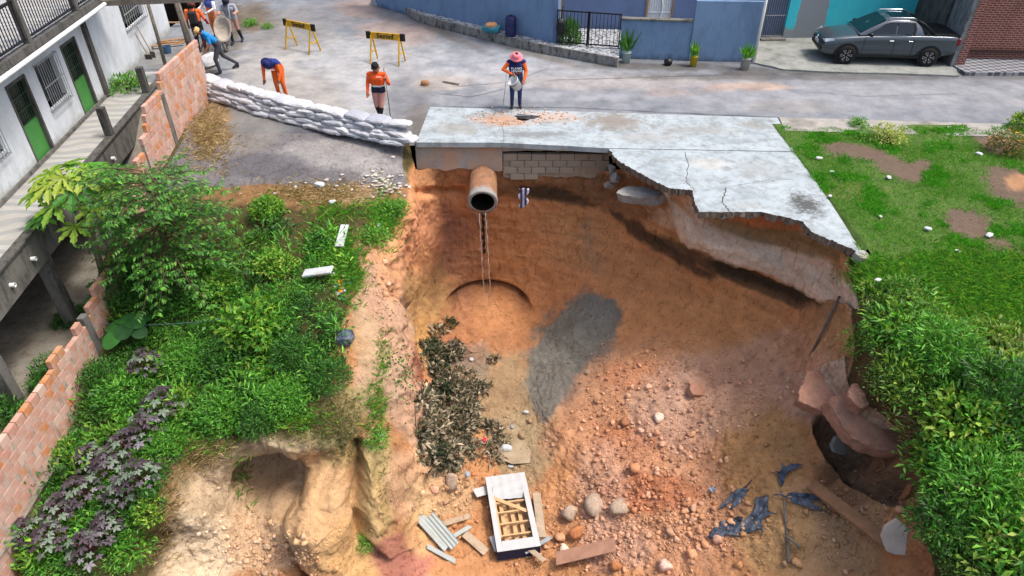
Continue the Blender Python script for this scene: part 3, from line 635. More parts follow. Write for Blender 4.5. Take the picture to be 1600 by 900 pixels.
c = t.mix(t.ramp(t.noise(2, 8, .75), [(.5, 0.), (.75, .7)]), c, S(140, 134, 122)); c = t.mix(t.ramp(t.noise(.7, 6, .7), [(.45, 0.), (.6, .6)]), c, S(160, 156, 148)); t.color(c).rough(.7); M_WAVE = t.m

hd = np.array((-.119, .993)); hd /= np.linalg.norm(hd)           # house front line, near to far
HO = np.array((-12.3, 16.4)); HRZ = math.atan2(-hd[0], hd[1])
hn = np.array((hd[1], -hd[0]))                                    # outwards
def on_house(u, v, o=0.0):
    """(outwards, along, up) on the house front plane under photo pixel"""
    a = np.array(at(u, v, y=1.0)) - np.array((0, 0, CAM_H)); P0 = HO + hn * o
    tt = (P0 @ hn) / (a[:2] @ hn); p = a * tt
    return float((p[:2] - HO) @ hd), float(CAM_H + p[2])
house = empty('white_house', (HO[0], HO[1], 0), HRZ, 'white plastered house with green doors, barred windows and a raised tiled walkway', 'house')
def hpart(mb, name, mat, parent=house, smooth=False): return mb.build(name, mat, parent, smooth)
S0, S1 = -9.0, 12.2
openings = []
dA = [on_house(60, 258), on_house(27, 112)]; dB = [on_house(135, 185), on_house(110, 55)]
sA, sB = dA[0][0], dB[0][0]
DW, DH = .95, 2.05
doors = [(sA, sA + DW), (sB, sB + DW), (sA - 5.2, sA - 5.2 + DW)]
w1 = on_house(78, 168); w2 = on_house(76, 78)
wins = [(w1[0], w1[0] + 1.15, .95, 2.05), (sA - 2.2, sA - 1.05, .95, 2.05), (on_house(197, 47)[0], on_house(197, 47)[0] + 2.0, 1.25, 2.15)]
# wall as piers and panels round the openings
cuts = sorted([(a, b, 0.0, DH) for a, b in doors] + [(a, b, z0, z1) for a, b, z0, z1 in wins])
mb = MB(); s_ = S0
for a, b, z0, z1 in cuts:
    mb.box((-.18, s_, -.02), (0, a, 2.75)); 
    if z0 > 0: mb.box((-.18, a, -.02), (0, b, z0))
    mb.box((-.18, a, z1), (0, b, 2.75)); s_ = b
mb.box((-.18, s_, -.02), (0, S1, 2.75)); hpart(mb, 'wall', M_WHITE)
hpart(MB().box((-6, S1 + .002, -.02), (-.002, S1 + .2, 2.75)), 'end_wall', M_WHITE)
hpart(MB().box((-6, S0, -2.6), (-1.5, S1, -.3)), 'lower_wall', M_DARKCON)
hpart(MB().box((0.003, 4.9, .0), (.10, 5.12, 2.75)), 'pilaster', M_DARKCON)
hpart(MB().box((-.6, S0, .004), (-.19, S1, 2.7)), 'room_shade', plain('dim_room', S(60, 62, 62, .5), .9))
for a, b in doors:
    d = empty('door', (0, 0, 0)); d.parent = house
    MB().box((-.09, a + .04, .03), (-.05, b - .04, 1.02), .006).build('lower_panel', M_GREEN, d)
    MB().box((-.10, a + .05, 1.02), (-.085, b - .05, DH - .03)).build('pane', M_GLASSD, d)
    m = MB()
    for k in range(8): y = a + .06 + (b - a - .12) * k / 7; m.box((-.065, y - .011, 1.02), (-.045, y + .011, DH - .03))
    for z in (1.03, 1.35, 1.68, 1.99): m.box((-.045, a + .04, z - .012), (-.035, b - .04, z + .012))
    m.build('grille', M_DKGREEN, d)
    m = MB().box((-.1, a, .0), (.02, a + .05, DH + .04)).box((-.1, b - .05, .0), (.05, b + .03, DH + .04)).box((-.1, a + .05, DH - .03), (.02, b - .05, DH + .04)); m.build('frame', M_DARKCON, d)
for a, b, z0, z1 in wins:
    w_ = empty('window', (0, 0, 0)); w_.parent = house
    MB().box((-.15, a, z0), (-.13, b, z1)).build('pane', M_GLASSD, w_)
    MB().box((-.15, a - .03, z0 - .06), (.06, b + .03, z0)).build('sill', M_WHITE, w_)
    m = MB()
    for k in range(11): y = a - .02 + (b - a + .04) * k / 10; m.tube([(.11, y, z0 - .12), (.11, y, z1 + .08)], .010, 5)
    for z in (z0 - .1, (z0 + z1) / 2, z1 + .05): m.box((.10, a - .05, z - .012), (.116, b + .05, z + .012))
    for y in (a - .03, b + .03):
        for z in (z0 - .1, z1 + .05): m.box((0, y - .01, z - .01), (.10, y + .01, z + .01))
    m.build('grille', M_GREYBAR, w_)
# walkway
dk = empty('walkway', (0, 0, 0)); dk.parent = house
MB().box((.002, S0, -.16), (1.12, 7.3, .0)).build('tiled_floor', M_WAVE, dk)
MB().box((1.122, S0, -.78), (1.27, 7.0, -.02)).build('edge_beam', M_OLDCON, dk)
MB().box((1.10, S0, -.018), (1.32, 7.0, .05), .01).build('beam_cap', M_DARKCON, dk)
MB().box((.003, S0, .002), (.06, 7.3, .1)).build('skirting', M_OLDCON, dk)
for s_ in (-6.2, -3.3, -.2, 3.2):
    MB().box((.98, s_ - .13, -2.75), (1.24, s_ + .13, -.78)).build('column', M_OLDCON, dk)
for (u, v) in ((173, 213), (230, 145)):
    s_, z_ = on_house(u, v, 1.2); MB().box((1.09, s_ - .1, .052), (1.29, s_ + .1, .85), .01).build('parapet_stub', M_DARKCON, dk)
for s_ in (-4.9, -3.9, -1.6, 1.2, 3.9): 
    m = MB().lathe([(0, 0), (.05, 0), (.05, .10), (.038, .10), (.038, .02), (0, .02)], 12); m.xform(Matrix.Translation((1.27, s_, -.42)) @ Matrix.Rotation(R(90), 4, 'Y')); m.build('weep_pipe', M_PVC, dk)
# balcony
bc = empty('balcony', (0, 0, 0)); bc.parent = house
MB().box((-4.8, S0, 2.752), (.72, 6.3, 2.95)).build('floor_slab', M_DARKCON, bc)
MB().box((-4.8, S0, 2.953), (.56, 6.25, 2.965)).build('floor_tiles', M_WAVE, bc)
MB().tube([(.80, S0, 2.70), (.80, 3.8, 2.74), (.80, 6.6, 2.76)], .055, 10).build('gutter_pipe', M_PVC, bc)
m = MB().box((.60, S0, 3.88), (.66, 6.2, 3.94)).box((.60, S0, 3.04), (.66, 6.2, 3.08)); m.build('rail', M_IRON, bc)
for s_ in (-2.4, .62, 3.6, 6.2): MB().box((.55, s_ - .08, 2.95), (.71, s_ + .08, 4.05), .01).build('post', M_DARKCON, bc)
s_ = -4.6
proto = None
while s_ < 6.1:
    if proto is None: proto = MB().box((.622, -.013, 3.08), (.638, .013, 3.88)).build('baluster', M_IRON, bc)
    else: q = proto.copy(); COL.objects.link(q); q.parent = bc; proto2 = q; q.location.y = s_
    if proto.location.y == 0: proto.location.y = s_
    s_ += .135
# ground below the walkway
t = NT('undercroft_ground'); c = t.ramp(t.noise(1.1, 8, .7), [(.35, S(120, 112, 100)), (.6, S(150, 144, 132))]); c = t.mix(t.ramp(t.noise(3, 8, .8), [(.5, 0.), (.7, .8)]), c, S(78, 66, 48)); t.color(c).rough(.95); t.bump(t.noise(20, 6, .7), .4, .02)
low = sheet('yard_floor', -17, -9.0, 4.5, 22.4, .25, lambda X, Y: -2.75 + 2.7 * sstep(15.5, 21.5, Y) - .25 * sstep(12, 6, Y) + .04 * fbm(np.stack([X, Y, 0 * X], -1), 3), t.m)
tag(low, 'shaded concrete yard below the walkway', 'yard', kind='structure')

# ------------------------------------------------------------------ brick boundary walls
t = NT('hollow_brick'); r_ = t.rand()
c = t.ramp(r_, [(0., S(192, 142, 122)), (.3, S(198, 156, 138)), (.5, S(186, 134, 112)), (.68, S(202, 168, 150)), (.80, S(194, 120, 66)), (.92, S(186, 128, 84))], 'CONSTANT')
c = t.mix(t.ramp(t.noise(3, 8, .75), [(.42, 0.), (.7, .7)]), c, S(206, 180, 166)); c = t.mix(t.ramp(t.noise(9, 6, .8), [(.58, 0.), (.75, .6)]), c, S(110, 84, 70))
t.color(c).rough(.9); wv = t.n('ShaderNodeTexWave', wave_type='BANDS', bands_direction='Z'); t.l(t.co, wv.inputs[0]); wv.inputs['Scale'].default_value = 9; b1 = t.bump(wv.outputs[0], .35, .006); t.bump(t.noise(50, 4, .7), .3, .005, prev=b1)
M_BRICK = t.m; M_MORTAR = plain('mortar', S(178, 160, 146), .95, .2, 8, .5, 50, dirt=S(110, 100, 88))
def wall_x(y): return -9.15 - .034 * (y - 8)
TOP = ([5.5, 8.4, 11.7, 13.5, 16.35, 16.9, 16.95, 18.15, 18.2, 21.4], [-1.75, -1.5, -1.2, -.75, .72, .85, 1.3, 1.3, 1.78, 1.78])
def base_z(y): return min(drop(wall_x(y) + .25, y, 3, 0), 0) - .18
bx, by, bz = .105, .241, .188
bm_ = MB().box((-bx / 2, -by / 2, 0), (bx / 2, by / 2, bz), .006); proto_brick = None
def brick_wall(y0, y1, label, ends):
    w_ = empty('brick_wall', (wall_x(y0), y0, base_z(y0)), 0, label, 'brick wall')
    inv = Vector(w_.location); rz = math.atan(.034)
    global proto_brick
    zlow = min(base_z(y0), base_z(y1)); core = []
    k = 0; z = zlow
    rr = random.Random(int(y0 * 10)); n = 0
    while z < 1.9:
        y = y0 + (.127 if k % 2 else 0) + .12
        while y < y1 - .02:
            top = np.interp(y, *TOP)
            if z > base_z(y) - .25 and z + bz * .6 < top and not (y < 12 and rr.random() < .18 and z + bz * 1.6 > top):
                if proto_brick is None: o = proto_brick = bm_.build('brick', M_BRICK, w_)
                else: o = proto_brick.copy(); COL.objects.link(o); o.parent = w_; o.name = 'brick'
                o.location = (wall_x(y) + rr.uniform(-.004, .004) - inv.x, y - inv.y, z - inv.z); o.rotation_euler = (0, rr.uniform(-.01, .01), rz + rr.uniform(-.012, .012)); n += 1
            y += .257
        z += .203; k += 1
    m = MB(); ys = np.arange(y0, y1, .257)
    for y in ys:
        b = base_z(y) - .1; tp = np.interp(y + .13, *TOP) - .12
        tp = zlow + math.floor((tp - zlow) / .203) * .203 - .02
        if tp > b + .1: m.box((wall_x(y) - .044 - inv.x, y - inv.y, b - inv.z), (wall_x(y) + .044 - inv.x, min(y + .257, y1) - inv.y, tp - inv.z))
    m.build('mortar_core', M_MORTAR, w_)
    for ye, h in ends:
        x = wall_x(ye); tp = np.interp(ye, *TOP) + h
        MB().box((x - .075 - inv.x, ye - .1 - inv.y, base_z(ye) - .2 - inv.z), (x + .078 - inv.x, ye + .1 - inv.y, tp - inv.z), .008).build('concrete_pier', M_OLDCON, w_)
    return w_
brick_wall(6.0, 11.6, 'stepped pink and orange hollow-brick wall beside the purple-leaved plants', [(11.7, -.05), (5.95, -.1)])
brick_wall(11.8, 16.3, 'overgrown hollow-brick wall running behind the papaya tree', [])
brick_wall(16.4, 21.35, 'tall pink hollow-brick wall meeting the sandbags', [(18.15, -.02)])

# ------------------------------------------------------------------ weathered posts and roof timbers by the gate
M_WOODG = plain('grey_wood', S(122, 114, 104), .9, .3, 5, .5, 40, dirt=S(60, 54, 46)); M_WOODB = plain('brown_wood', S(150, 116, 82), .85, .25, 5, .4, 50)
def post(name, label, p, q, r, mat=M_WOODG, n=8, cat='post', grp=None):
    p, q = Vector(p), Vector(q); o = MB().tube([(0, 0, 0), tuple((q - p) * .5 + Vector((.01, .01, 0))), tuple(q - p)], [r, r * .95, r * .9], n).build(name, mat, None, True); o.location = p
    return tag(o, label, cat, grp)
b_ = at(313, 108, z=0); post('gate_post', 'thick weathered wooden post standing at the end of the brick wall', (b_[0] - .15, b_[1], -.1), (b_[0] - .25, b_[1] + .1, 2.75), .11)
b_ = at(318, 124, z=0); post('gate_post', 'thin pale wooden pole leaning beside the thick gate post', (b_[0], b_[1], -.05), (b_[0] - .25, b_[1] + .15, 2.8), .05)
b_ = at(260, 108, z=.05); post('roof_post', 'slim round grey pole holding the porch beam at the walkway end', (b_[0], b_[1], -.1), (b_[0], b_[1] + .05, 2.7), .065)
e_ = at(300, 6, z=2.75); f_ = at(168, 10, z=2.7)
o = MB().beam((f_[0] - .6, f_[1] + .1, 2.76), (e_[0] + .2, e_[1] + .4, 2.8), .14, .16).build('porch_beam', M_WOODG); tag(o, 'weathered timber beam across the top of the walkway posts', 'beam')
# tools against the wall by the walkway end
def tool(u, v, label, hl, lean, head):
    b = at(u, v, z=.02); t_ = empty('garden_tool', b, 0, label, 'tool', 'tools leaning on the house wall')
    MB().tube([(0, 0, .1), (-lean, .05, hl)], .016, 6).build('handle', M_WOODB, t_)
    if head == 'broom': MB().box((-.12, -.03, 0), (.12, .03, .16), .01).build('bristles', plain('bristle', S(70, 62, 58), .9, .3), t_)
    else: MB().box((-.09, -.01, 0), (.09, .01, .22), .004).build('blade', plain('tool_steel', S(110, 112, 116), .45, .2, metal=.6), t_)
tool(233, 92, 'long-handled broom leaning on the white house wall', 1.3, .35, 'broom'); tool(240, 90, 'shovel leaning beside the broom on the white house wall', 1.1, .3, 'shovel')
b_ = at(262, 82, z=.02); o = MB().lathe([(0, 0), (.13, 0), (.16, .24), (.15, .24), (.12, .02), (0, .02)], 16).build('bucket', plain('blue_plastic', S(60, 96, 130), .5, .1)); o.location = b_; tag(o, 'small blue bucket near the walkway end', 'bucket')
for k, (u, v, a, L) in enumerate(((262, 66, 20, 1.3), (270, 62, 35, 1.1), (256, 70, 28, 1.4), (285, 35, 8, 1.6))):
    b = at(u, v, z=.05 + .03 * k); o = MB().box((-L / 2, -.07, -.015), (L / 2, .07, .015), .003).build('plank', M_WOODB); o.location = b; o.rotation_euler = (0, R(2), R(a))
    tag(o, ('brown plank lying at the bottom of the plank heap by the blue bucket', 'short brown plank crossing the heap by the blue bucket', 'longest brown plank of the heap by the blue bucket', 'plank laid flat behind the orange-shirted people')[k], 'plank', 'planks near the walkway end')

# ================================================================== far side of the street
SWZ = .32
t = NT('mosaic_stone'); v1 = t.voro(11, 'F1', out=1); sep = t.n('ShaderNodeSeparateColor'); t.l(v1, sep.inputs[0])
c = t.ramp(sep.outputs[0], [(0., S(108, 112, 118)), (.25, S(166, 170, 174)), (.6, S(182, 186, 188)), (.9, S(76, 80, 86))], 'CONSTANT')
c = t.mix(t.ramp(t.voro(11, 'DISTANCE_TO_EDGE'), [(0., .9), (.06, 0.)]), c, S(110, 110, 108)); t.color(c).rough(.8); t.bump(t.voro(11, 'DISTANCE_TO_EDGE'), .5, .02); M_MOSAIC = t.m
M_KERB = wall_mat('kerb_blackened', S(146, 144, 138), S(30, 30, 26), 1.0, 2.6, (.28, .42, S(70, 68, 56)))
kt = [(623, 0), (648, 19), (680, 29), (742, 44), (798, 58), (848, 69), (905, 79), (967, 90)]
ktop = [np.array(at(u, v, z=SWZ)[:2]) for u, v in kt]; ktop = [ktop[0] + (ktop[0] - ktop[1]) * 1.2] + ktop
wb = [np.array(at(u, v, z=SWZ)[:2]) for u, v in ((692, 26), (870, 68))]
inn = [wb[0] + np.array((-3.5, 3.2)), wb[0], wb[1], np.array(at(968, 76, z=SWZ)[:2])]
poly = [tuple(p) for p in ktop] + [tuple(p) for p in inn[::-1]]
sw = slab('sidewalk', poly, None, -.05, SWZ, M_MOSAIC, None); tag(sw, 'raised mosaic-stone sidewalk along the blue house', 'sidewalk', kind='structure')
m = MB()
for i in range(len(ktop) - 1):
    a, b = ktop[i], ktop[i + 1]; d = (b - a) / np.linalg.norm(b - a); nn = np.array((d[1], -d[0]))
    q = [a, b, b + nn * .09, a + nn * .09]; m.prism([tuple(x) for x in q], -.03, SWZ + .012)
kb = m.build('kerb', M_KERB); fix_normals(kb); tag(kb, 'mould-blackened kerb curving round the blue house sidewalk', 'kerb', kind='structure')
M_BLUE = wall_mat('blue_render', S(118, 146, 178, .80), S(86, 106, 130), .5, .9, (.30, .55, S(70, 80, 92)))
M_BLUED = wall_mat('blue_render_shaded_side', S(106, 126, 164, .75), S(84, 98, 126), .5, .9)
bh = empty('blue_house', (wb[1][0], wb[1][1], 0), 0, 'blue rendered house with iron gate, low front wall and white door', 'house')
bo = Vector((wb[1][0], wb[1][1], 0))
def L2(p): return (p[0] - bo.x, p[1] - bo.y)
def wallseg(p, q, z0, z1, th, name, mat, parent=bh):
    p, q = np.array(L2(p)), np.array(L2(q)); d = (q - p) / np.linalg.norm(q - p); nn = np.array((-d[1], d[0])) * th
    m = MB().prism([tuple(p), tuple(q), tuple(q + nn), tuple(p + nn)], z0, z1); return fix_normals(m.build(name, mat, parent))
wallseg(wb[0], wb[1], .0, 4.2, .18, 'wall', M_BLUE); wallseg(wb[0] + np.array((-3.2, 2.9)), wb[0] - np.array((.003, .0)), 0, 4.2, .18, 'wall', M_BLUE)
g0, g1 = np.array(at(870, 69.5, z=SWZ)[:2]), np.array(at(966, 77, z=SWZ)[:2])
lw0, lw1 = np.array(at(967, 91, z=0)[:2]), np.array(at(1075, 95, z=0)[:2]); hw1 = np.array(at(1176, 97, z=0)[:2])
wallseg(lw0, lw1, -.02, 1.35, .16, 'low_wall', M_BLUE); wallseg(lw1 + np.array((.003, -.03)), hw1, -.02, 2.05, .16, 'high_wall', M_BLUE)
wallseg(lw0 - (lw1 - lw0) * .01 + np.array((0, -.05)), lw1 + np.array((-.01, -.05)), 1.352, 1.40, .28, 'wall_cap', M_OLDCON)
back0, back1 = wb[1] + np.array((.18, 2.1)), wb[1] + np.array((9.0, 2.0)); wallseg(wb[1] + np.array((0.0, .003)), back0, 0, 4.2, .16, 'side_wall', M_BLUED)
# back wall round the white door
dx0 = at(1012, 28, z=.0); bd = np.array((back1 - back0)) / np.linalg.norm(back1 - back0)
def back_s(u, v): 
    a = np.array(at(u, v, y=1.0)) - np.array((0, 0, CAM_H)); nn = np.array((-bd[1], bd[0])); tt = (back0 @ nn) / (a[:2] @ nn); p = a * tt; return float((p[:2] - back0) @ bd), CAM_H + p[2]
sd0, sd1 = back_s(1011, 25)[0], back_s(1048, 28)[0]
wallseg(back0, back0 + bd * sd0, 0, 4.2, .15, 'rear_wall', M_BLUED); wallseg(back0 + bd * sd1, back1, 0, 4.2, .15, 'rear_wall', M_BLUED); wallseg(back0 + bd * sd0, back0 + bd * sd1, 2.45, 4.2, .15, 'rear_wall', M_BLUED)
fl = MB().prism([L2(g0 + np.array((0, .03))), L2(g1 + np.array((0, .05))), L2(lw0 + np.array((.02, .12))), L2(lw1 + np.array((0, .12))), L2(hw1 + np.array((-.1, .12))), L2(hw1 + np.array((-.1, 2.5))), L2(back0)], .05, SWZ - .01); fix_normals(fl.build('porch_floor', M_MOSAIC, bh))
dr = empty('door'); dr.parent = bh; pa, pb = np.array(L2(back0 + bd * sd0)), np.array(L2(back0 + bd * sd1))
MB().box((pa[0], pa[1] + .05, SWZ), (pb[0], pb[1] + .09, 2.45)).build('panel', plain('white_door', S(206, 210, 214), .5, .08), dr)
m = MB()
for k in range(9): x = pa[0] + .1 + (pb[0] - pa[0] - .2) * k / 8; m.box((x - .012, pa[1] + .02, .95), (x + .012, pa[1] + .05, 2.35))
for z in (.55, .9, 1.5, 2.36): m.box((pa[0] + .05, pa[1] + .015, z - .02), (pb[0] - .05, pa[1] + .055, z + .02))
m.tube([(pa[0] + .45 + .12 * math.sin(z * 3), pa[1] + .0, .5 + z) for z in np.linspace(0, 1.9, 12)], .03, 6); m.build('grille', M_PVC, dr)
MB().box((pa[0] - .09, pa[1] - .03, SWZ), (pa[0], pa[1] + .12, 2.5)).box((pb[0], pb[1] - .03, SWZ), (pb[0] + .05, pb[1] + .12, 2.5)).build('frame', M_WOODB, dr)
for u in (876, 1110, 1122, 1158): s_, z_ = back_s(u, 4); p_ = np.array(L2(back0 + bd * s_)); MB().box((p_[0] - .08, p_[1] - .14, 0.3), (p_[0] + .08, p_[1] - .02, 4)).build('timber_post', M_WOODB, bh)
# gate
gt = empty('iron_gate', (g0[0], g0[1], SWZ), math.atan2(*(g1 - g0)[::-1]), 'black iron gate with vertical bars in front of the blue house', 'gate'); gl = float(np.linalg.norm(g1 - g0)); GH = 1.22
m = MB().box((0, -.02, GH - .04), (gl, .02, GH)).box((0, -.02, .08), (gl, .02, .12)); 
for x in (0, gl / 2 - .03, gl / 2 + .03, gl): m.box((x - .02, -.022, .02), (x + .02, .022, GH + .02))
m.build('frame', M_IRON, gt); bp = None
for k in range(17):
    x = .06 + (gl - .12) * k / 16
    if bp is None: bp = MB().tube([(0, 0, .1), (0, 0, GH - .02)], .011, 6).build('bar', M_IRON, gt); bp.location.x = x
    else: q = bp.copy(); COL.objects.link(q); q.location.x = x
pw = at(1174, 98, z=0); o = post('downpipe', 'white rain pipe standing at the corner of the blue wall', (pw[0] + .04, pw[1] - .09, 0), (pw[0] + .04, pw[1] - .07, 3.6), .055, M_PVC, 10, 'pipe')

# turquoise house
t = NT('turquoise_render'); c = t.ramp(t.noise(.9, 7, .7), [(.3, S(52, 176, 190, .85)), (.7, S(72, 200, 210, .85))])
sx = t.n('ShaderNodeSeparateXYZ'); t.l(t.co, sx.inputs[0]); hh = t.math('ADD', sx.outputs[2], t.math('MULTIPLY', t.noise(1.6, 7, .7), 1.1)); c = t.mix(t.ramp(t.math('MULTIPLY', hh, .25), [(.235, 1.), (.262, 0.)]), c, S(140, 146, 146))
xx = t.math('ADD', t.math('ABSOLUTE', t.math('ADD', sx.outputs[0], -.95)), t.math('MULTIPLY', t.noise(1.8, 6, .7), .3)); c = t.mix(t.ramp(xx, [(.70, 1.), (.74, 0.)]), c, S(136, 142, 146))
c = t.mix(t.ramp(t.noise(4, 8, .8), [(.6, 0.), (.75, .6)]), c, S(110, 120, 118)); t.color(c).rough(.9); t.bump(t.noise(20, 6, .7), .25, .01); M_TURQ = t.m
tq0 = np.array(at(1222, 62, z=0)[:2]); tq1 = np.array(at(1478, 58, z=0)[:2])
th_ = empty('turquoise_house', (tq0[0], tq0[1], 0), math.atan2(*(tq1 - tq0)[::-1]), 'turquoise house wall with a bare grey plaster patch behind the pickup', 'house'); tl = float(np.linalg.norm(tq1 - tq0))
MB().box((0, 0, -.02), (tl, .2, 4.2)).build('wall', M_TURQ, th_)
MB().box((tl - 1.35, -.04, 1.5), (tl - 1.05, 0, 1.95), .01).build('meter_box', plain('meter_box_grey', S(170, 160, 130), .6, .15), th_)
MB().box((tl - 1.26, -.06, 1.75), (tl - 1.15, -.04, 1.9)).build('meter_glass', M_GLASSD, th_)
MB().box((-.9, .9, 0), (-.02, 1.0, 2.6)).build('passage_back', M_DARKCON, th_); MB().box((-1.0, .0, 0), (-.85, 1.0, 3.2)).build('passage_side', M_DARKCON, th_)
m = MB()
for k in range(10): x = -.82 + .78 * k / 9; m.tube([(x, .05, .1), (x, .05, 2.7)], .01, 5)
for z in (.15, .9, 1.7, 2.6): m.box((-.83, .035, z - .015), (-.03, .065, z + .015))
m.build('grille_gate', M_GREYBAR, th_); MB().box((-.95, -.35, -.02), (0, .0, .12)).build('step', M_OLDCON, th_)
# brick-faced house at the right
t = NT('brick_tiles'); br = t.n('ShaderNodeTexBrick'); t.l(t.mapped((1, 1, 1), (R(90), 0, 0)), br.inputs[0])
br.inputs['Color1'].default_value = (*S(128, 66, 54), 1); br.inputs['Color2'].default_value = (*S(104, 50, 44), 1); br.inputs['Mortar'].default_value = (*S(176, 150, 138), 1)
br.inputs['Scale'].default_value = 1; br.inputs['Brick Width'].default_value = .21; br.inputs['Row Height'].default_value = .075; br.inputs['Mortar Size'].default_value = .009
c = t.mix(t.ramp(t.noise(2, 7, .7), [(.5, 0.), (.75, .5)]), br.outputs[0], S(70, 44, 40)); t.color(c).rough(.75); t.bump(br.outputs[1], -.4, .01); M_BTILE = t.m
rb = np.array(at(1492, 105, z=.05)[:2])
rh = empty('brick_house', (rb[0], rb[1], 0), R(-4), 'brown brick-tiled house front with a recessed bay at the photo edge', 'house')
MB().box((0, 0, -.05), (.28, .35, 4.2)).build('corner_pilaster', M_BTILE, rh); MB().box((-.16, .02, -.05), (-.002, 4.4, 4.2)).build('side_wall', wall_mat('rough_grey_render', S(132, 134, 134), S(60, 60, 56), .9, 1.6), rh)
MB().box((.282, .85, -.05), (7, 1.05, 4.2)).build('wall', M_BTILE, rh); MB().box((.283, .72, .35), (7, .848, .46)).build('ledge', plain('dark_ledge', S(70, 46, 42), .8), rh)
MB().box((-.25, 1.2, 0), (-.162, 4.4, 4)).build('dark_gap', M_DARKCON, rh)
t = NT('zigzag_tiles'); ck = t.n('ShaderNodeTexChecker'); t.l(t.mapped((1, 1, 1), (0, 0, R(30))), ck.inputs[0]); ck.inputs['Scale'].default_value = 5.5; ck.inputs[1].default_value = (*S(150, 152, 156), 1); ck.inputs[2].default_value = (*S(84, 84, 92), 1)
c = t.mix(t.ramp(t.noise(3, 7, .75), [(.45, 0.), (.7, .6)]), ck.outputs[0], S(110, 106, 100)); t.color(c).rough(.8)
pt = MB().box((rb[0] - .05, rb[1] - .75, -.05), (rb[0] + 8, rb[1] + .9, .12)).build('tiled_sidewalk', t.m); tag(pt, 'zigzag-tiled sidewalk before the brick house', 'sidewalk', kind='structure')
t = NT('apron_concrete'); c = t.ramp(t.noise(1.2, 8, .72), [(.35, S(104, 108, 100)), (.5, S(140, 142, 136)), (.7, S(158, 158, 152))]); c = t.mix(t.ramp(t.noise(2.8, 8, .8), [(.55, 0.), (.7, .8)]), c, S(66, 70, 58)); t.color(c).rough(.9); t.bump(t.noise(24, 6, .75), .3, .02)
ap = [at(u, v, z=.06) for u, v in ((1176, 97), (1225, 108), (1300, 112), (1420, 115), (1498, 118), (1492, 100), (1478, 50), (1222, 50), (1180, 62))]
o = slab('forecourt', rough_line([p[:2] for p in ap] + [ap[0][:2]], 6, .03)[:-1], None, -.05, .06, t.m, None); tag(o, 'stained concrete forecourt under the pickup', 'forecourt', kind='structure')

# ================================================================== retaining wall under the pavement, drain pipe
RY = 17.92
def xw(u, y=RY, v=245): return at(u, v, y=y)[0]
def zw(v, y=RY): return at(800, v, y=y)[2]
t = NT('stained_concrete'); c = t.ramp(t.noise(1.4, 8, .72), [(.3, S(132, 126, 118)), (.7, S(172, 166, 156))]); c = t.mix(t.ramp(t.noise(.9, 7, .7, t.mapped((1, 1, .6), (0, 0, 0), (3, 0, 1))), [(.46, 0.), (.6, .75)]), c, S(194, 148, 112))
c = t.mix(t.ramp(t.noise(6, 8, .8), [(.58, 0.), (.74, .7)]), c, S(92, 84, 72)); t.color(c).rough(.9); t.bump(t.noise(22, 7, .75), .4, .02); M_STCON = t.m
rw = empty('retaining_wall', (xw(650), RY, -1), 0, 'concrete panel and block retaining wall hanging under the broken pavement', 'retaining wall')
ro = Vector(rw.location)
def ragged(x0, x1, z0, z1, th, name, mat, amp=.09, seed=1):
    n = 26; V, F = [], []
    xs = np.linspace(x0, x1, n)
    lo = [z0 + amp * float(fbm(np.array([[x * 2.3, seed, .5]]), 4)[0]) * 2 for x in xs]
    for y in (RY, RY + th):
        for x, l in zip(xs, lo): V += [(x - ro.x, y - ro.y, l - ro.z), (x - ro.x, y - ro.y, z1 - ro.z)]
    for i in range(n - 1):
        a, b = 2 * i, 2 * i + 2; F += [(a, b, b + 1, a + 1), (2 * n + b, 2 * n + a, 2 * n + a + 1, 2 * n + b + 1), (a + 2 * n, b + 2 * n, b, a)]
    F += [(0, 1, 2 * n + 1, 2 * n), (2 * n - 1, 2 * n - 2, 4 * n - 2, 4 * n - 1)]
    return new_obj(name, V, F, mat, rw)
ragged(xw(650), xw(785), zw(266), -.122, .22, 'concrete_panel', M_STCON, .10)
ragged(xw(785.5), xw(950), zw(236), -.122, .24, 'edge_beam', M_STCON, .02, 4)
MB().box((0.004, .222, -.05), (.2, 1.2, .876)).build('return_panel', M_STCON, rw)
bl = None; rr = random.Random(5)
M_BLOCK = plain('concrete_block', S(164, 150, 132), .95, .25, 4, .6, 30, rnd=.2, dirt=S(132, 100, 72))
for c_ in range(4):
    z = -.40 - .2 * (c_ + 1) + .02; x = xw(786) + (.2 if c_ % 2 else 0) + .2
    while x < xw((952, 950, 905, 850)[c_]):
        if bl is None: bl = MB().box((-.193, 0, 0), (.193, .14, .19), .006).build('concrete_block', M_BLOCK, rw); q = bl
        else: q = bl.copy(); COL.objects.link(q)
        q.location = (x - ro.x, RY + .03 + rr.uniform(-.012, .012) - ro.y, z - ro.z); q.rotation_euler = (0, rr.uniform(-.01, .01), rr.uniform(-.02, .02)); x += .403
ragged(xw(786), xw(952), -1.1, -.40, .10, 'mortar_core', plain('old_mortar', S(158, 142, 122), .95, .25, 5, .5), .06, 8).location.y = .08
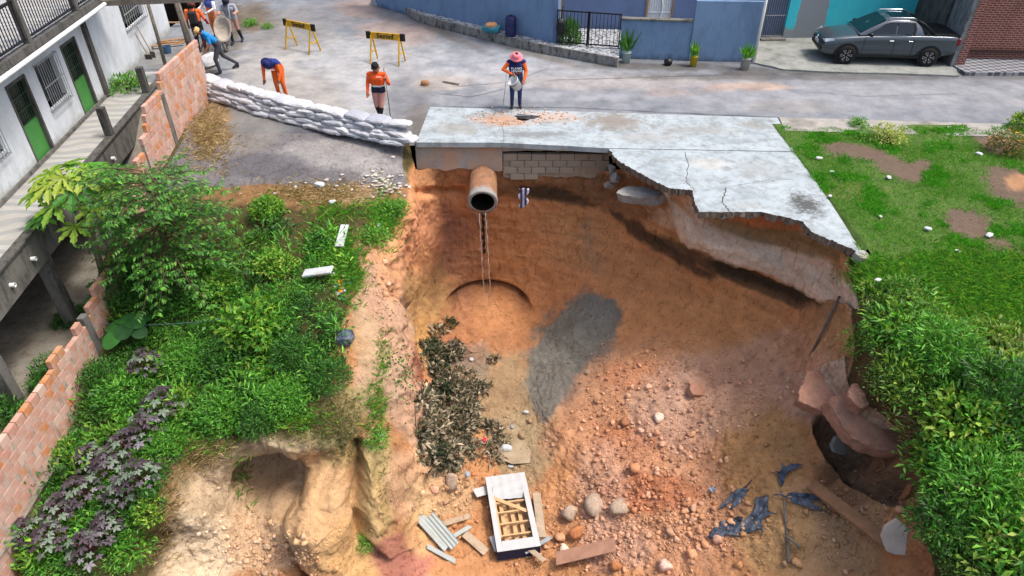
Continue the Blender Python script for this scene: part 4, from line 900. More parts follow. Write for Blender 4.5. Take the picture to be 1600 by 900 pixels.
# drain pipe: mouth towards the viewer
pm = Vector(at(754, 317, y=16.95)); pb_ = Vector((pm.x - .02, 18.6, pm.z + .42)); ax = (pb_ - pm).normalized()
dp = empty('drain_pipe', pm, 0, 'broken concrete drain pipe jutting from the orange pit wall, pouring water', 'pipe')
rot = ax.to_track_quat('Z', 'Y').to_matrix().to_4x4(); Lp = (pb_ - pm).length
t = NT('pipe_concrete'); z = t.n('ShaderNodeSeparateXYZ'); t.l(t.co, z.inputs[0])
c = t.ramp(t.noise(4, 8, .75), [(.3, S(150, 146, 140)), (.7, S(186, 182, 174))]); c = t.mix(t.ramp(t.math('ADD', z.outputs[1], t.math('MULTIPLY', t.noise(3, 6, .7), .35)), [(.22, 0.), (.34, .9)]), c, t.ramp(t.noise(5, 8, .8), [(.35, S(128, 92, 66)), (.55, S(176, 122, 82)), (.7, S(196, 150, 112))])); c = t.mix(t.ramp(t.noise(9, 8, .8), [(.55, 0.), (.68, .7)]), c, S(84, 74, 64)); t.color(c).rough(.9); t.bump(t.noise(14, 9, .8), .9, .06)
m = MB().lathe([(.33, .03), (.41, 0), (.425, .05), (.41, .3), (.40, .9), (.40, Lp)], 32); m.V = [tuple(np.array(v) * (1 + .05 * float(fbm(np.array([v]) * 4.0, 3)[0]) * (v[2] > .1))) for v in m.V]; m.xform(rot); m.build('barrel', t.m, dp, True)
m = MB().lathe([(.33, .03), (.325, .3), (.32, Lp)], 32); m.xform(rot); m.build('bore', plain('wet_black', S(36, 33, 30, .5), .4, .3), dp, True)
M_WATER = NT('falling_water'); M_WATER.set(Transmission_Weight=.75, Roughness=.12, IOR=1.33).color((.86, .9, .92)); M_WATER = M_WATER.m
land = seen(762, 500)
def jet(name, dx, r, spread, label, vy=.9, mat=M_WATER, n=26, cut=1.0):
    p0 = pm + Vector((dx, -.02, -.31)); H = p0.z - land.z; pts, rad = [], []
    for i in range(n):
        f = cut * i / (n - 1); tt = math.sqrt(2 * f * H / 9.81); pts.append((dx * 0 + spread * f + .012 * math.sin(i * 1.9 + dx * 40), -vy * .22 * tt, -f * H)); rad.append(r * (1 - .45 * f) * (.75 + .35 * math.sin(i * 2.3 + dx * 30)))
    o = MB().tube(pts, rad, 7).build(name, mat, None, True); o.location = p0; return tag(o, label, 'water', 'water falling from the drain pipe')
jet('water_stream', -.10, .017, .10, 'thin water stream falling from the left lip of the drain pipe'); jet('water_stream', .08, .019, .12, 'thin water stream falling from the right lip of the drain pipe', .7)
jet('algae_strand', .0, .055, .03, 'black algae strand dangling from the middle of the pipe lip', .4, plain('black_algae', S(24, 22, 20, .5), .35, .3), 16, .36)
# broken slab lumps and cloth caught under the edge
def lump(name, c, size, mat, label, cat, seed=0, rot=(0, 0, 0), grp=None, flat=.25, sub=3):
    bm = bmesh.new(); bmesh.ops.create_icosphere(bm, subdivisions=sub, radius=1); P_ = np.array([v.co for v in bm.verts])
    d = 1 + .35 * fbm(P_ * 1.3 + seed * 3.1, 3) + .12 * fbm(P_ * 4 + seed, 3); Q = P_ * d[:, None]; 
    Q = np.sign(Q) * np.abs(Q) ** (1 - flat)              # squarer than a ball
    Q *= np.array(size) / 2 / np.abs(Q).max(0)
    F_ = [[v.index for v in f.verts] for f in bm.faces]; bm.free()
    o = new_obj(name, Q, F_, mat); o.location = c; o.rotation_euler = rot; return tag(o, label, cat, grp)
def unit(v): return v / (np.linalg.norm(v, axis=-1, keepdims=True) + 1e-9)
def slabrock_at(name, c, size, mat, label, cat, seed, rot, grp=None, sub=5):
    """thick broken slab: a block cut by upright fracture faces, top left rough"""
    rg = np.random.default_rng(seed); bm = bmesh.new(); bmesh.ops.create_icosphere(bm, subdivisions=sub, radius=1.25); P_ = np.array([v_.co for v_ in bm.verts]); F_ = [[v_.index for v_ in f.verts] for f in bm.faces]; bm.free()
    for k in range(9):
        a = k * .698 + rg.uniform(-.25, .25); nn = unit(np.array((math.cos(a), math.sin(a), rg.uniform(-.3, .15)))); P_ = P_ - np.maximum(P_ @ nn - rg.uniform(.72, .98), 0)[:, None] * nn
    for nn in ((0, 0, 1.), (0, 0, -1.), unit(np.array((.25, .1, 1.))), unit(np.array((-.2, -.3, 1.)))): nn = np.array(nn); P_ = P_ - np.maximum(P_ @ nn - .6, 0)[:, None] * nn
    sz = np.array(size); P_ = P_ * sz * np.array((.5, .5, .8)); k = min(1., sz.min() / .4); P_ += k * (.10 * fbm(P_ * 2.4 / k + seed, 4) + .04 * ridge(P_ * 8 / k + seed, 3))[:, None] * unit(P_)
    o = new_obj(name, P_, np.array(F_), mat); o.location = c; o.rotation_euler = rot; return tag(o, label, cat, grp)
M_PINKS = plain('pink_subbase', S(176, 130, 106), .95, .28, 5, 1.0, 16, dirt=S(140, 98, 72)); M_CHUNK = plain('grey_chunk', S(158, 154, 146), .95, .2, 4, .5, 30, dirt=S(120, 96, 72))
p = Vector(at(1003, 307, y=16.0)); slabrock_at('broken_slab', p, (1.25, .55, .30), M_CHUNK, 'grey-green broken concrete chunk wedged under the pavement edge', 'concrete chunk', 3, (0, R(-3), R(-12)))
for k, (u, v, y, s) in enumerate(((956, 265, 17.4, .22), (962, 278, 17.2, .26), (952, 290, 17.2, .2))):
    slabrock_at('broken_block', Vector(at(u, v, y=y)), (s, s, s), M_CHUNK, ('upper', 'middle', 'lowest')[k] + ' of the broken grey block bits at the masonry end', 'concrete chunk', k + 11, (k, 0, k), 'broken block bits')
c0 = Vector(at(818, 293, y=17.45)); V, F = [], []
for i in range(14):
    for j in range(6):
        f = i / 13; V.append(((j - 2.5) * (.055 - .02 * f) + .05 * math.sin(i * .9), -.03 * math.sin(j * 2 + i) - .05, -.62 * f))
F = [(i * 6 + j, i * 6 + j + 1, (i + 1) * 6 + j + 1, (i + 1) * 6 + j) for i in range(13) for j in range(5)]
t = NT('striped_rag'); wv = t.n('ShaderNodeTexWave', bands_direction='X'); t.l(t.co, wv.inputs[0]); wv.inputs['Scale'].default_value = 2.5; t.color(t.ramp(wv.outputs[0], [(.3, S(206, 200, 206)), (.6, S(70, 64, 110))])).rough(.9)
o = new_obj('rag', V, F, t.m, None, True); o.location = c0; md = o.modifiers.new('s', 'SOLIDIFY'); md.thickness = .008; tag(o, 'striped rag hanging from the pit wall under the block masonry', 'rag')
MSOIL = plain('torn_soil', S(120, 84, 58), .95, .3, 4, .8, 18)

# ================================================================== sandbags
t = NT('sandbag_weave'); r_ = t.rand(); c = t.ramp(r_, [(0., S(178, 180, 184)), (.5, S(200, 200, 201)), (1., S(166, 170, 178))])
c = t.mix(t.ramp(t.noise(5, 7, .75), [(.52, 0.), (.75, .35)]), c, S(150, 142, 134)); c = t.mix(t.ramp(t.noise(1.3, 7, .7), [(.55, 0.), (.7, .5)]), c, S(164, 146, 128)); t.color(c).rough(.6); b1 = t.bump(t.noise(7, 6, .6, t.mapped((1, 2.2, 1))), .6, .04); wv = t.n('ShaderNodeTexWave', bands_direction='X'); t.l(t.co, wv.inputs[0]); wv.inputs['Scale'].default_value = 40; t.bump(wv.outputs[0], .12, .004, prev=b1); M_BAG = t.m
def bag_mesh(seed):
    bm = bmesh.new(); bmesh.ops.create_icosphere(bm, subdivisions=4, radius=1); P_ = np.array([v.co for v in bm.verts])
    Q = np.sign(P_) * np.abs(P_) ** np.array((.55, .55, .62)); Q *= np.array((.40, .225, .086))
    e = np.abs(P_[:, 0]) ** 6; Q[:, 2] *= 1 - .55 * e; Q[:, 1] *= 1 + .10 * e
    Q += P_ * (.034 * fbm(P_ * np.array((2.5, 4, 2)) + seed * 7, 4))[:, None]; Q[:, 2] -= .035 * (Q[:, 0] / .40) ** 2
    Q[:, 2] += .012 * np.sin(Q[:, 0] * 26 + seed) * np.abs(Q[:, 1]) / .2
    F_ = [[v.index for v in f.verts] for f in bm.faces]; bm.free(); return Q, F_
bagp = []
A_, B_ = np.array(at(322, 146, z=0)[:2]), np.array(at(644, 226, z=0)[:2]); Cc = (A_ + B_) / 2 + np.array((-.30, -.45))
def bpath(f): return (1 - f) ** 2 * A_ + 2 * f * (1 - f) * Cc + f * f * B_
arc = np.array([bpath(f) for f in np.linspace(0, 1, 200)]); al = np.concatenate([[0], np.cumsum(np.linalg.norm(np.diff(arc, axis=0), axis=1))])
ORD = 'first second third fourth fifth sixth seventh eighth ninth tenth eleventh twelfth thirteenth fourteenth fifteenth sixteenth seventeenth'.split()
CRS = ['lowest', 'second', 'third', 'fourth', 'top']
rr = random.Random(2)
for c_ in range(5):
    n = 0; s_ = .3 + (.33 if c_ % 2 else 0)
    while s_ < al[-1] - .1:
        p = np.array((np.interp(s_, al, arc[:, 0]), np.interp(s_, al, arc[:, 1]))); p2 = np.array((np.interp(s_ + .1, al, arc[:, 0]), np.interp(s_ + .1, al, arc[:, 1]))); d = (p2 - p) / (np.linalg.norm(p2 - p) + 1e-9); nn = np.array((d[1], -d[0]))
        if len(bagp) < 5: q = new_obj('sandbag', *bag_mesh(len(bagp)), M_BAG, None, True); bagp.append(q)
        else: q = bagp[rr.randrange(5)].copy(); COL.objects.link(q)
        off = (.11 - .055 * c_) + rr.uniform(-.05, .05); p = p + nn * off
        q.location = (p[0], p[1], .075 + c_ * .110 + rr.uniform(-.012, .012) - .04 * sstep(17.9, 17.4, p[1])); q.scale = (rr.uniform(.95, 1.08), rr.uniform(.95, 1.12), rr.uniform(.80, .95))
        q.rotation_euler = (R(rr.uniform(-6, 6)), R(rr.uniform(-5, 5)), math.atan2(d[1], d[0]) + R(rr.uniform(-7, 7)) + (math.pi if rr.random() < .5 else 0))
        tag(q, 'white sandbag in the %s course, %s from the brick wall' % (CRS[c_], ORD[n]), 'sandbag', 'sandbags stacked across the driveway'); n += 1
        s_ += .66 + rr.uniform(-.02, .03)
b_ = at(322, 112, z=0); q = bagp[0].copy(); COL.objects.link(q); q.location = (b_[0] + .02, b_[1] + .5, .25); q.rotation_euler = (R(70), 0, R(70)); tag(q, 'white sandbag stood on end behind the gate pole', 'sandbag', 'sandbags stacked across the driveway')

# ================================================================== yellow barricades
M_YEL = plain('yellow_paint', S(206, 160, 34), .5, .15, 5, .1, dirt=S(140, 104, 40)); M_BLK = plain('black_paint', S(28, 26, 26, .6), .5, .2)
def text_mesh(txt, size, ext=.002, name='lettering', mat=None, parent=None, M=None):
    cu = bpy.data.curves.new('txt', 'FONT'); cu.body = txt; cu.size = size; cu.extrude = ext; cu.align_x = 'CENTER'; cu.align_y = 'CENTER'; cu.resolution_u = 3; cu.offset = size * .02
    o = bpy.data.objects.new('txt', cu); COL.objects.link(o); dg = bpy.context.evaluated_depsgraph_get(); me = bpy.data.meshes.new_from_object(o.evaluated_get(dg)); bpy.data.objects.remove(o)
    me.name = name; me.materials.clear(); me.materials.append(mat); r = bpy.data.objects.new(name, me); COL.objects.link(r); r.parent = parent
    if M is not None: r.matrix_local = M
    return r
UPR = Matrix.Rotation(R(90), 4, 'X')
def barricade(pl, pr, label):
    a, b = Vector(at(*pl, z=0.012)), Vector(at(*pr, z=0.012)); d = b - a; L = d.length
    e = empty('barricade', (a + b) / 2, math.atan2(d.y, d.x), label, 'barricade', 'yellow street barricades'); h = 1.02
    hx = L / 2
    MB().box((-hx - .02, -.03, h - .23), (hx + .02, .03, h), .006).build('board', M_YEL, e)
    for s in (-1, 1):
        MB().box((s * (hx + .023), -.032, h - .24), (s * (hx + .20), .032, h + .005), .004).build('board_end', M_BLK, e)
        f = MB().beam((s * hx, -.035, h - .1), (s * (hx + .01), -.30, 0), .045, .045); f.build('leg', M_YEL, e)
        f = MB().beam((s * hx, .035, h - .1), (s * (hx + .01), .30, 0), .045, .045); f.build('leg', M_YEL, e)
        f = MB().beam((s * (hx + .005), -.2, .36), (s * (hx + .005), .2, .36), .03, .04); f.build('crossbar', M_YEL, e)
    text_mesh('Seminf', .235, .003, 'lettering', M_BLK, e, Matrix.Translation((0, -.034, h - .115)) @ UPR)
    return e
barricade((456, 74), (492, 82), 'yellow barricade with black lettering nearer the wheelbarrow'); barricade((585, 95), (628, 99), 'yellow barricade with black lettering behind the man with the pole')

# ================================================================== people
CLM = {}
def cm(c, rough=.85):
    k = tuple(c)
    if k not in CLM: CLM[k] = plain('cloth_%d' % len(CLM), S(*c), rough, .14, 14, .35, 60)
    return CLM[k]
def capsule(m, p, q, r1, r2, n=12):
    p, q = np.array(p, float), np.array(q, float); d = q - p; L = np.linalg.norm(d)
    d = d / L if L > 1e-6 else np.array((0, 0, 1.))
    pts, rad = [], []
    for a in (-.95, -.7, -.35): pts.append(p + d * r1 * a); rad.append(r1 * math.sqrt(1 - a * a))
    for f in (0, .5, 1): pts.append(p + (q - p) * f); rad.append(r1 + (r2 - r1) * f)
    for a in (.35, .7, .95): pts.append(q + d * r2 * a); rad.append(r2 * math.sqrt(1 - a * a))
    m.tube(pts, rad, n)
def person(loc, face, J, cl, label, over=None, scale=1.0, voxel=.012):
    """J: joints in metres, person looking along +y; cl: colour of skin, shirt, trousers, shoes, hair; one skin fused from tapered limbs"""
    segs = []
    def sg(p, q, r1, r2, k): segs.append((np.array(J[p] if isinstance(p, str) else p, float), np.array(J[q] if isinstance(q, str) else q, float), r1, r2, k))
    g = {k: np.array(v, float) for k, v in J.items()}
    side = g['shR'] - g['shL']; side /= np.linalg.norm(side); hs = g['hipR'] - g['hipL']; hs /= np.linalg.norm(hs)
    for s in (-1, 1):
        sg(g['pelvis'] + hs * .075 * s, g['waist'] + hs * .065 * s, .112, .105, 'trousers'); sg(g['waist'] + hs * .065 * s, g['chest'] + side * .085 * s, .105, .118, 'shirt')
    sg('pelvis', 'waist', .105, .10, 'trousers'); sg('waist', 'chest', .105, .12, 'shirt'); sg('chest', 'neck', .11, .06, 'shirt')
    sg(g['shL'], g['shR'], .072, .072, 'shirt')
    up = g['head'] - g['neck']; up /= np.linalg.norm(up); fw = g['nose'] - g['head']; fw = fw / np.linalg.norm(fw)
    sg(g['neck'], g['head'] - up * .02, .056, .055, 'skin')
    sg(g['head'] - up * .06 + fw * .015, g['head'] + up * .045 - fw * .01, .078, .098, 'skin'); sg(g['head'] - up * .085 + fw * .045, g['head'] - up * .03 + fw * .04, .045, .06, 'skin')
    sg(g['head'] + fw * .085 - up * .01, g['head'] + fw * .112 - up * .03, .013, .016, 'skin')
    sd = np.cross(fw, up)
    for s in (-1, 1): sg(g['head'] + sd * .098 * s - up * .0, g['head'] + sd * .102 * s - up * .03, .015, .012, 'skin')
    sg(g['head'] + up * .062 - fw * .012, g['head'] + up * .0 - fw * .045, .1, .094, 'hair'); sg(g['head'] + up * .075 + fw * .03, g['head'] + up * .08 - fw * .03, .07, .085, 'hair')
    for s in 'LR':
        sg('sh' + s, 'el' + s, .066, .050, 'sleeve'); sg('el' + s, 'wr' + s, .049, .036, 'forearm')
        w_, e_ = g['wr' + s], g['el' + s]; d = w_ - e_; d /= np.linalg.norm(d); a = np.cross(d, np.array((0, 1., .15))); a /= np.linalg.norm(a) + 1e-6; b = np.cross(a, d)
        for k in (-1, 0, 1): sg(w_ + a * .012 * k, w_ + d * .085 + a * .026 * k, .022, .019, 'skin')
        for k, l in ((-1.5, .062), (-.5, .078), (.5, .082), (1.5, .07)):
            k0 = w_ + d * .088 + a * .0175 * k; k1 = k0 + d * l * .55 + b * .012; sg(k0, k1, .0115, .0105, 'skin'); sg(k1, k1 + d * l * .32 + b * .03, .0105, .0095, 'skin')
        k0 = w_ + d * .03 + a * .03 * (1 if s == 'L' else -1); sg(k0, k0 + d * .045 + a * .03 * (1 if s == 'L' else -1) + b * .01, .013, .011, 'skin')
        sg(g['hip' + s], g['kn' + s], .092, .066, 'trousers'); sg(g['kn' + s], g['an' + s], .064, .047, 'shin'); sg(g['an' + s], g['an' + s] * np.array((1, 1, 0)) + np.array((0, 0, .05 if g['an' + s][2] < .25 else g['an' + s][2] - .05)), .05, .045, 'shoes')
        sg(g['an' + s] - np.array((0, 0, .04)), g['to' + s], .046, .036, 'shoes')
    m = MB()
    for p, q, r1, r2, k in segs: capsule(m, p, q, r1, r2)
    o = new_obj('tmp_body', m.V, m.F); md = o.modifiers.new('r', 'REMESH'); md.mode = 'VOXEL'; md.voxel_size = voxel
    sm = o.modifiers.new('s', 'SMOOTH'); sm.factor = .5; sm.iterations = 2
    dg = bpy.context.evaluated_depsgraph_get(); me = bpy.data.meshes.new_from_object(o.evaluated_get(dg)); bpy.data.objects.remove(o)
    n = len(me.polygons); C_ = np.empty(n * 3); me.polygons.foreach_get('center', C_); C_ = C_.reshape(-1, 3)
    best = np.full(n, 1e9); key = np.zeros(n, int); names = []
    for p, q, r1, r2, k in segs:
        if k not in names: names.append(k)
        d = q - p; f = np.clip(((C_ - p) @ d) / (d @ d + 1e-9), 0, 1); dist = np.linalg.norm(C_ - p - f[:, None] * d, axis=1) - (r1 + (r2 - r1) * f)
        b = dist < best; best[b] = dist[b]; key[b] = names.index(k)
    cols = {'skin': (150, 100, 76), 'shirt': (200, 200, 200), 'trousers': (40, 40, 50), 'shoes': (34, 32, 34), 'hair': (24, 20, 18)}
    cols.update(cl); cols.setdefault('sleeve', cols['shirt']); cols.setdefault('forearm', cols['sleeve']); cols.setdefault('shin', cols['trousers'])
    lay = [cols[k] for k in names]
    if over:
        tors = np.isin(key, [names.index(k) for k in ('shirt', 'trousers')]); tv = ((C_ - g['waist']) @ (g['chest'] - g['waist'])) / ((g['chest'] - g['waist']) @ (g['chest'] - g['waist']))
        for kk, lo, hi, c, arms in over:
            lay.append(c); selm = (np.isin(key, [names.index(x) for x in kk])) & (tv > lo) & (tv < hi); key[selm] = len(lay) - 1
    me.materials.clear()
    for c in lay: me.materials.append(cm(c))
    me.polygons.foreach_set('material_index', key.astype(np.int32)); me.polygons.foreach_set('use_smooth', np.ones(n, bool)); me.name = 'person'
    b = bpy.data.objects.new('person', me); COL.objects.link(b); b.location = loc; b.rotation_euler = (0, 0, face); b.scale = (scale * 1.14, scale * 1.14, scale)
    tag(b, label, 'person'); b['_j'] = 0; del b['_j']
    return b, g
def base_pose(**kw):
    J = dict(pelvis=(0, 0, .94), waist=(0, 0, 1.08), chest=(0, .01, 1.30), neck=(0, .0, 1.46), head=(0, .02, 1.60), nose=(0, .12, 1.59), shL=(-.185, 0, 1.41), shR=(.185, 0, 1.41),
             elL=(-.25, -.02, 1.13), elR=(.25, -.02, 1.13), wrL=(-.27, .06, .90), wrR=(.27, .06, .90), hipL=(-.095, 0, .90), hipR=(.095, 0, .90), knL=(-.10, .03, .49), knR=(.10, .03, .49),
             anL=(-.105, -.02, .10), anR=(.105, -.02, .10), toL=(-.12, .15, .035), toR=(.12, .15, .035)); J.update(kw); return J
def hat(b, g, kind, col, col2=None):
    up = g['head'] - g['neck']; up /= np.linalg.norm(up); fw = g['nose'] - g['head']; fw -= up * (fw @ up); fw /= np.linalg.norm(fw); sd = np.cross(fw, up)
    M_ = Matrix(((sd[0], fw[0], up[0], 0), (sd[1], fw[1], up[1], 0), (sd[2], fw[2], up[2], 0), (0, 0, 0, 1))); c = g['head'] + up * .035 - fw * .012
    if kind == 'brim':
        m = MB().lathe([(.112, -.005), (.15, -.016), (.172, -.034), (.174, -.028), (.152, -.006), (.118, .012), (.112, .07), (.09, .105), (.04, .118), (0, .112)], 24)
    else:
        m = MB().lathe([(.113, -.03), (.116, .0), (.108, .05), (.075, .092), (.03, .106), (0, .108)], 20)
        V = [(math.sin(a) * .105, .05 + math.cos(a) * .105 * 0 + r_ * math.cos(a), -.025 - .012 * (r_ > .1) + zz) for zz in (0, .008) for r_ in (.055, .15) for a in np.linspace(-1.1, 1.1, 9)]
        F = [];
        for k in range(8): F += [(k, k + 1, 9 + k + 1, 9 + k), (18 + k, 27 + k, 27 + k + 1, 18 + k + 1), (9 + k, 10 + k, 28 + k, 27 + k)]
        m.add(V, F)
    m.xform(Matrix.Translation(Vector(c)) @ M_); return m.build('hat', cm(col), b, True)
OR, NAVY = (232, 104, 40), (34, 40, 92)
FC = math.pi                                           # looking towards the viewer
# man with pink hat and bucket
J = base_pose(chest=(0, .05, 1.29), neck=(0, .10, 1.45), head=(0, .17, 1.565), nose=(0, .26, 1.51), shL=(-.185, .05, 1.40), shR=(.185, .05, 1.40), elR=(.34, .10, 1.20), wrR=(.14, .30, 1.14), elL=(-.26, .08, 1.12), wrL=(-.20, .26, .93))
loc = at(806, 167, z=.03); gb, g = person(loc, FC + R(4), J, dict(shirt=NAVY, sleeve=OR, trousers=(44, 58, 96), shoes=(40, 36, 38), skin=(146, 100, 80)), 'person in pink brimmed hat, navy vest and jeans tipping a white bucket', over=[(('shirt',), -.6, .12, OR, 0)])
hat(gb, g, 'brim', (240, 130, 140)); MW = plain('white_print', S(230, 232, 236), .8, .05)
for k, (tx, zz) in enumerate((('PLANO', 1.25), ('VERNO', 1.17))):
    M_ = Matrix.Translation((0, .185 - k * .006, zz)) @ Matrix.Rotation(R(180), 4, 'Z') @ Matrix.Rotation(R(90 - 8), 4, 'X'); text_mesh(tx, .088, .006, 'print', MW, gb, M_)
bk = empty('bucket', (loc[0] - .02, loc[1] - .36, 1.0 - .12), 0, 'white plastic bucket tilted in the hands of the pink-hatted person', 'bucket'); bk.rotation_euler = (R(24), R(-32), 0)
MB().lathe([(0, -.17), (.135, -.17), (.16, .17), (.168, .17), (.168, .15), (.15, .15), (.126, -.15), (0, -.15)], 22).build('pail', plain('white_plastic', S(222, 224, 224), .4, .06, 3, 0), bk, True)
MB().lathe([(.158, .06), (.163, .06), (.165, .10), (.159, .10)], 22).build('band', M_GREYBAR, bk); MB().tube([(.165 * math.cos(a), 0, .15 + .15 * math.sin(a)) for a in np.linspace(0, math.pi, 12)], .004, 5).build('handle', M_GREYBAR, bk)
hs = at(786, 164, z=.03); o = post('rod', 'thin steel rod standing behind the bucket person', (hs[0], hs[1] + .05, .02), (hs[0] + .12, hs[1] + .15, 1.05), .010, M_GREYBAR, 6, 'rod')
# man with pole
J = base_pose(head=(.0, .04, 1.60), nose=(-.03, .135, 1.57), elR=(.25, .02, 1.14), wrR=(.24, .14, .93), elL=(-.30, .06, 1.17), wrL=(-.28, .24, 1.36), knL=(-.05, .06, .49), anL=(.02, .08, .10), toL=(.0, .25, .035), knR=(.09, .0, .49), anR=(.07, -.14, .12), toR=(.10, .02, .035))
loc = at(597, 190, z=.012); pb2, g = person(loc, FC + R(-6), J, dict(shirt=(238, 92, 34), sleeve=(238, 92, 34), trousers=(206, 150, 134), shin=(40, 38, 40), shoes=(36, 34, 36), skin=(150, 98, 74)), 'person in orange and navy hi-vis top holding a long pole upright',
    over=[(('shirt', 'trousers'), -.75, .02, (28, 30, 52), 0), (('shirt',), .02, .22, (226, 228, 226), 0)])
MB().tube([(-.075, .145, 1.615), (0, .155, 1.612), (.075, .145, 1.615)], .018, 8).build('sunglasses', M_BLK, pb2)
MB().box((-.12, .118, 1.36), (-.03, .128, 1.385)).build('chest_print', MW, pb2)
w_ = pb2.matrix_basis @ Vector(J['wrL']); lo = at(612, 198, z=.012); o = post('long_pole', 'long thin pole held upright by the hi-vis person', lo, (w_.x + (w_.x - lo[0]) * .22, w_.y + (w_.y - lo[1]) * .22 - .04, 1.7), .014, M_WOODG, 7, 'pole')
# bending man
J = base_pose(waist=(0, .06, 1.06), chest=(0, .25, 1.20), neck=(0, .38, 1.25), head=(0, .50, 1.25), nose=(0, .53, 1.14), shL=(-.185, .34, 1.22), shR=(.185, .34, 1.22), elL=(-.24, .34, .95), elR=(.25, .30, .95), wrL=(-.20, .42, .73), wrR=(.24, .38, .72), knL=(-.1, .05, .49), toL=(-.12, .15, .035))
loc = at(442, 152, z=.01); eb, g = person(loc, FC + R(-8), J, dict(shirt=(36, 50, 120), sleeve=OR, trousers=OR, shin=OR, shoes=(30, 34, 60), skin=(120, 80, 60)), 'person in orange workwear and blue vest bending over the sandbags', over=[(('shirt',), -.6, .25, OR, 0)])
hat(eb, g, 'brim', (28, 34, 90))
text_mesh('DEFESA', .075, .006, 'print', MW, eb, Matrix.Translation((0, .40, 1.03)) @ Matrix.Rotation(R(180), 4, 'Z') @ Matrix.Rotation(R(35), 4, 'X'))
# walking man in blue
J = base_pose(waist=(0, .05, 1.08), chest=(0, .22, 1.25), neck=(0, .34, 1.37), head=(0, .45, 1.46), nose=(0, .54, 1.40), shL=(-.185, .28, 1.35), shR=(.185, .28, 1.35), elL=(-.22, .26, 1.08), elR=(.22, .20, 1.10), wrL=(-.2, .40, .88), wrR=(.2, .36, .9),
    knL=(-.09, .17, .50), anL=(-.1, .12, .10), toL=(-.11, .29, .035), knR=(.09, -.14, .50), anR=(.10, -.50, .16), toR=(.11, -.36, .035))
a_, b2 = Vector(at(338, 113, z=0)), Vector(at(366, 113, z=0)); loc = a_ * .6 + b2 * .4; loc = (loc.x, loc.y, .01)
db, g = person(loc, R(90 + 40), J, dict(shirt=(30, 134, 204), trousers=(66, 66, 72), shoes=(40, 40, 44), skin=(140, 92, 72), forearm=(140, 92, 72)), 'person in bright blue T-shirt and beige cap walking past the gate post'); hat(db, g, 'cap', (206, 168, 112))
# orange shirt with backpack, looking away
J = base_pose(wrR=(.30, .14, .98), elR=(.28, .0, 1.15)); a_ = at(322, 82, z=0); loc = (a_[0] - .12, a_[1] + .05, .01)
ab, g = person(loc, R(8), J, dict(shirt=(242, 116, 60), forearm=(170, 44, 44), trousers=(26, 26, 28), shoes=(30, 30, 34), skin=(150, 100, 80)), 'person in orange shirt wearing a black backpack, back turned', scale=1.03); hat(ab, g, 'cap', (110, 50, 46))
m = MB().box((-.14, -.27, 1.02), (.14, -.10, 1.44), .05); bp_ = m.build('backpack', plain('backpack_cloth', S(40, 38, 42, .7), .8, .2), None); bp_.location = loc; bp_.rotation_euler = (0, 0, R(8)); bp_.scale = (1.03,) * 3; tag(bp_, 'black backpack worn by the orange-shirted person', 'backpack')
for s in (-1, 1): MB().tube([(s * .10, -.12, 1.42), (s * .11, -.02, 1.50), (s * .12, .13, 1.40), (s * .13, .12, 1.2), (s * .13, -.11, 1.08)], .018, 6).build('strap', M_BLK, bp_)
a_ = at(332, 66, z=0); J = base_pose(elR=(.3, .1, 1.16), wrR=(.26, .28, 1.12), elL=(-.28, .08, 1.15), wrL=(-.12, .3, 1.02))
bb, g = person((a_[0] + .02, a_[1] + .55, .01), R(150), J, dict(shirt=(70, 90, 160), sleeve=(230, 232, 236), trousers=(226, 120, 60), skin=(150, 100, 80)), 'person in blue and white top half hidden behind the backpack wearer', over=[(('shirt',), -.4, .4, OR, 0)]); hat(bb, g, 'cap', (230, 232, 236))
s0, s1 = at(350, 50, z=.35), at(316, 2, z=1.7); post('rake_handle', 'long bare stick slanting down between the two orange-clad people', s0, (s1[0] + .15, s1[1] - .6, 1.75), .014, M_WOODB, 6, 'stick')
# man with the wheelbarrow
J = base_pose(waist=(0, .03, 1.08), chest=(0, .10, 1.29), neck=(0, .15, 1.44), head=(0, .22, 1.55), nose=(0, .31, 1.51), shL=(-.185, .11, 1.40), shR=(.185, .11, 1.40), elL=(-.27, .18, 1.20), elR=(.27, .18, 1.20), wrL=(-.25, .42, 1.20), wrR=(.25, .42, 1.20), knR=(.1, .15, .5), anR=(.1, .10, .1), toR=(.11, .28, .035), knL=(-.1, -.08, .5), anL=(-.14, -.22, .12), toL=(-.16, -.06, .035))
a_ = at(374, 68, z=0); loc = (a_[0] - .1, a_[1] + .05, .01)
cb, g = person(loc, FC + R(6), J, dict(shirt=(150, 158, 170), forearm=(196, 140, 116), trousers=(196, 150, 132), shin=(40, 44, 52), shoes=(40, 40, 46), skin=(190, 136, 112)), 'person in grey T-shirt and dark cap tipping up the wheelbarrow', over=[(('shirt', 'trousers'), -.75, .1, (150, 158, 170), 0)]); hat(cb, g, 'cap', (30, 34, 60))
wbw = empty('wheelbarrow', (loc[0] - .04, loc[1] - 1.02, .0), R(4), 'cement-crusted wheelbarrow tipped up on its wheel', 'wheelbarrow')
n = 22; V, F = [], []; prof = [(.30, .40, 0, 0.), (.31, .42, 0, .012), (.27, .37, -.03, .0), (.20, .27, -.17, 0.), (.1, .13, -.19, 0.), (.0, .0, -.19, 0.)]
for rx, ry, dz, e in prof:
    for k in range(n):
        a_ = 2 * math.pi * k / n; ca, sa = math.cos(a_), math.sin(a_); V.append((rx * np.sign(ca) * abs(ca) ** .8, (ry + e) * np.sign(sa) * abs(sa) ** .8 * (1 if sa > 0 else 1.12), dz + e))
F = [(i * n + k, i * n + (k + 1) % n, (i + 1) * n + (k + 1) % n, (i + 1) * n + k) for i in range(len(prof) - 1) for k in range(n)]
TR = Matrix.Translation((0, .06, .82)) @ Matrix.Rotation(R(62), 4, 'X')
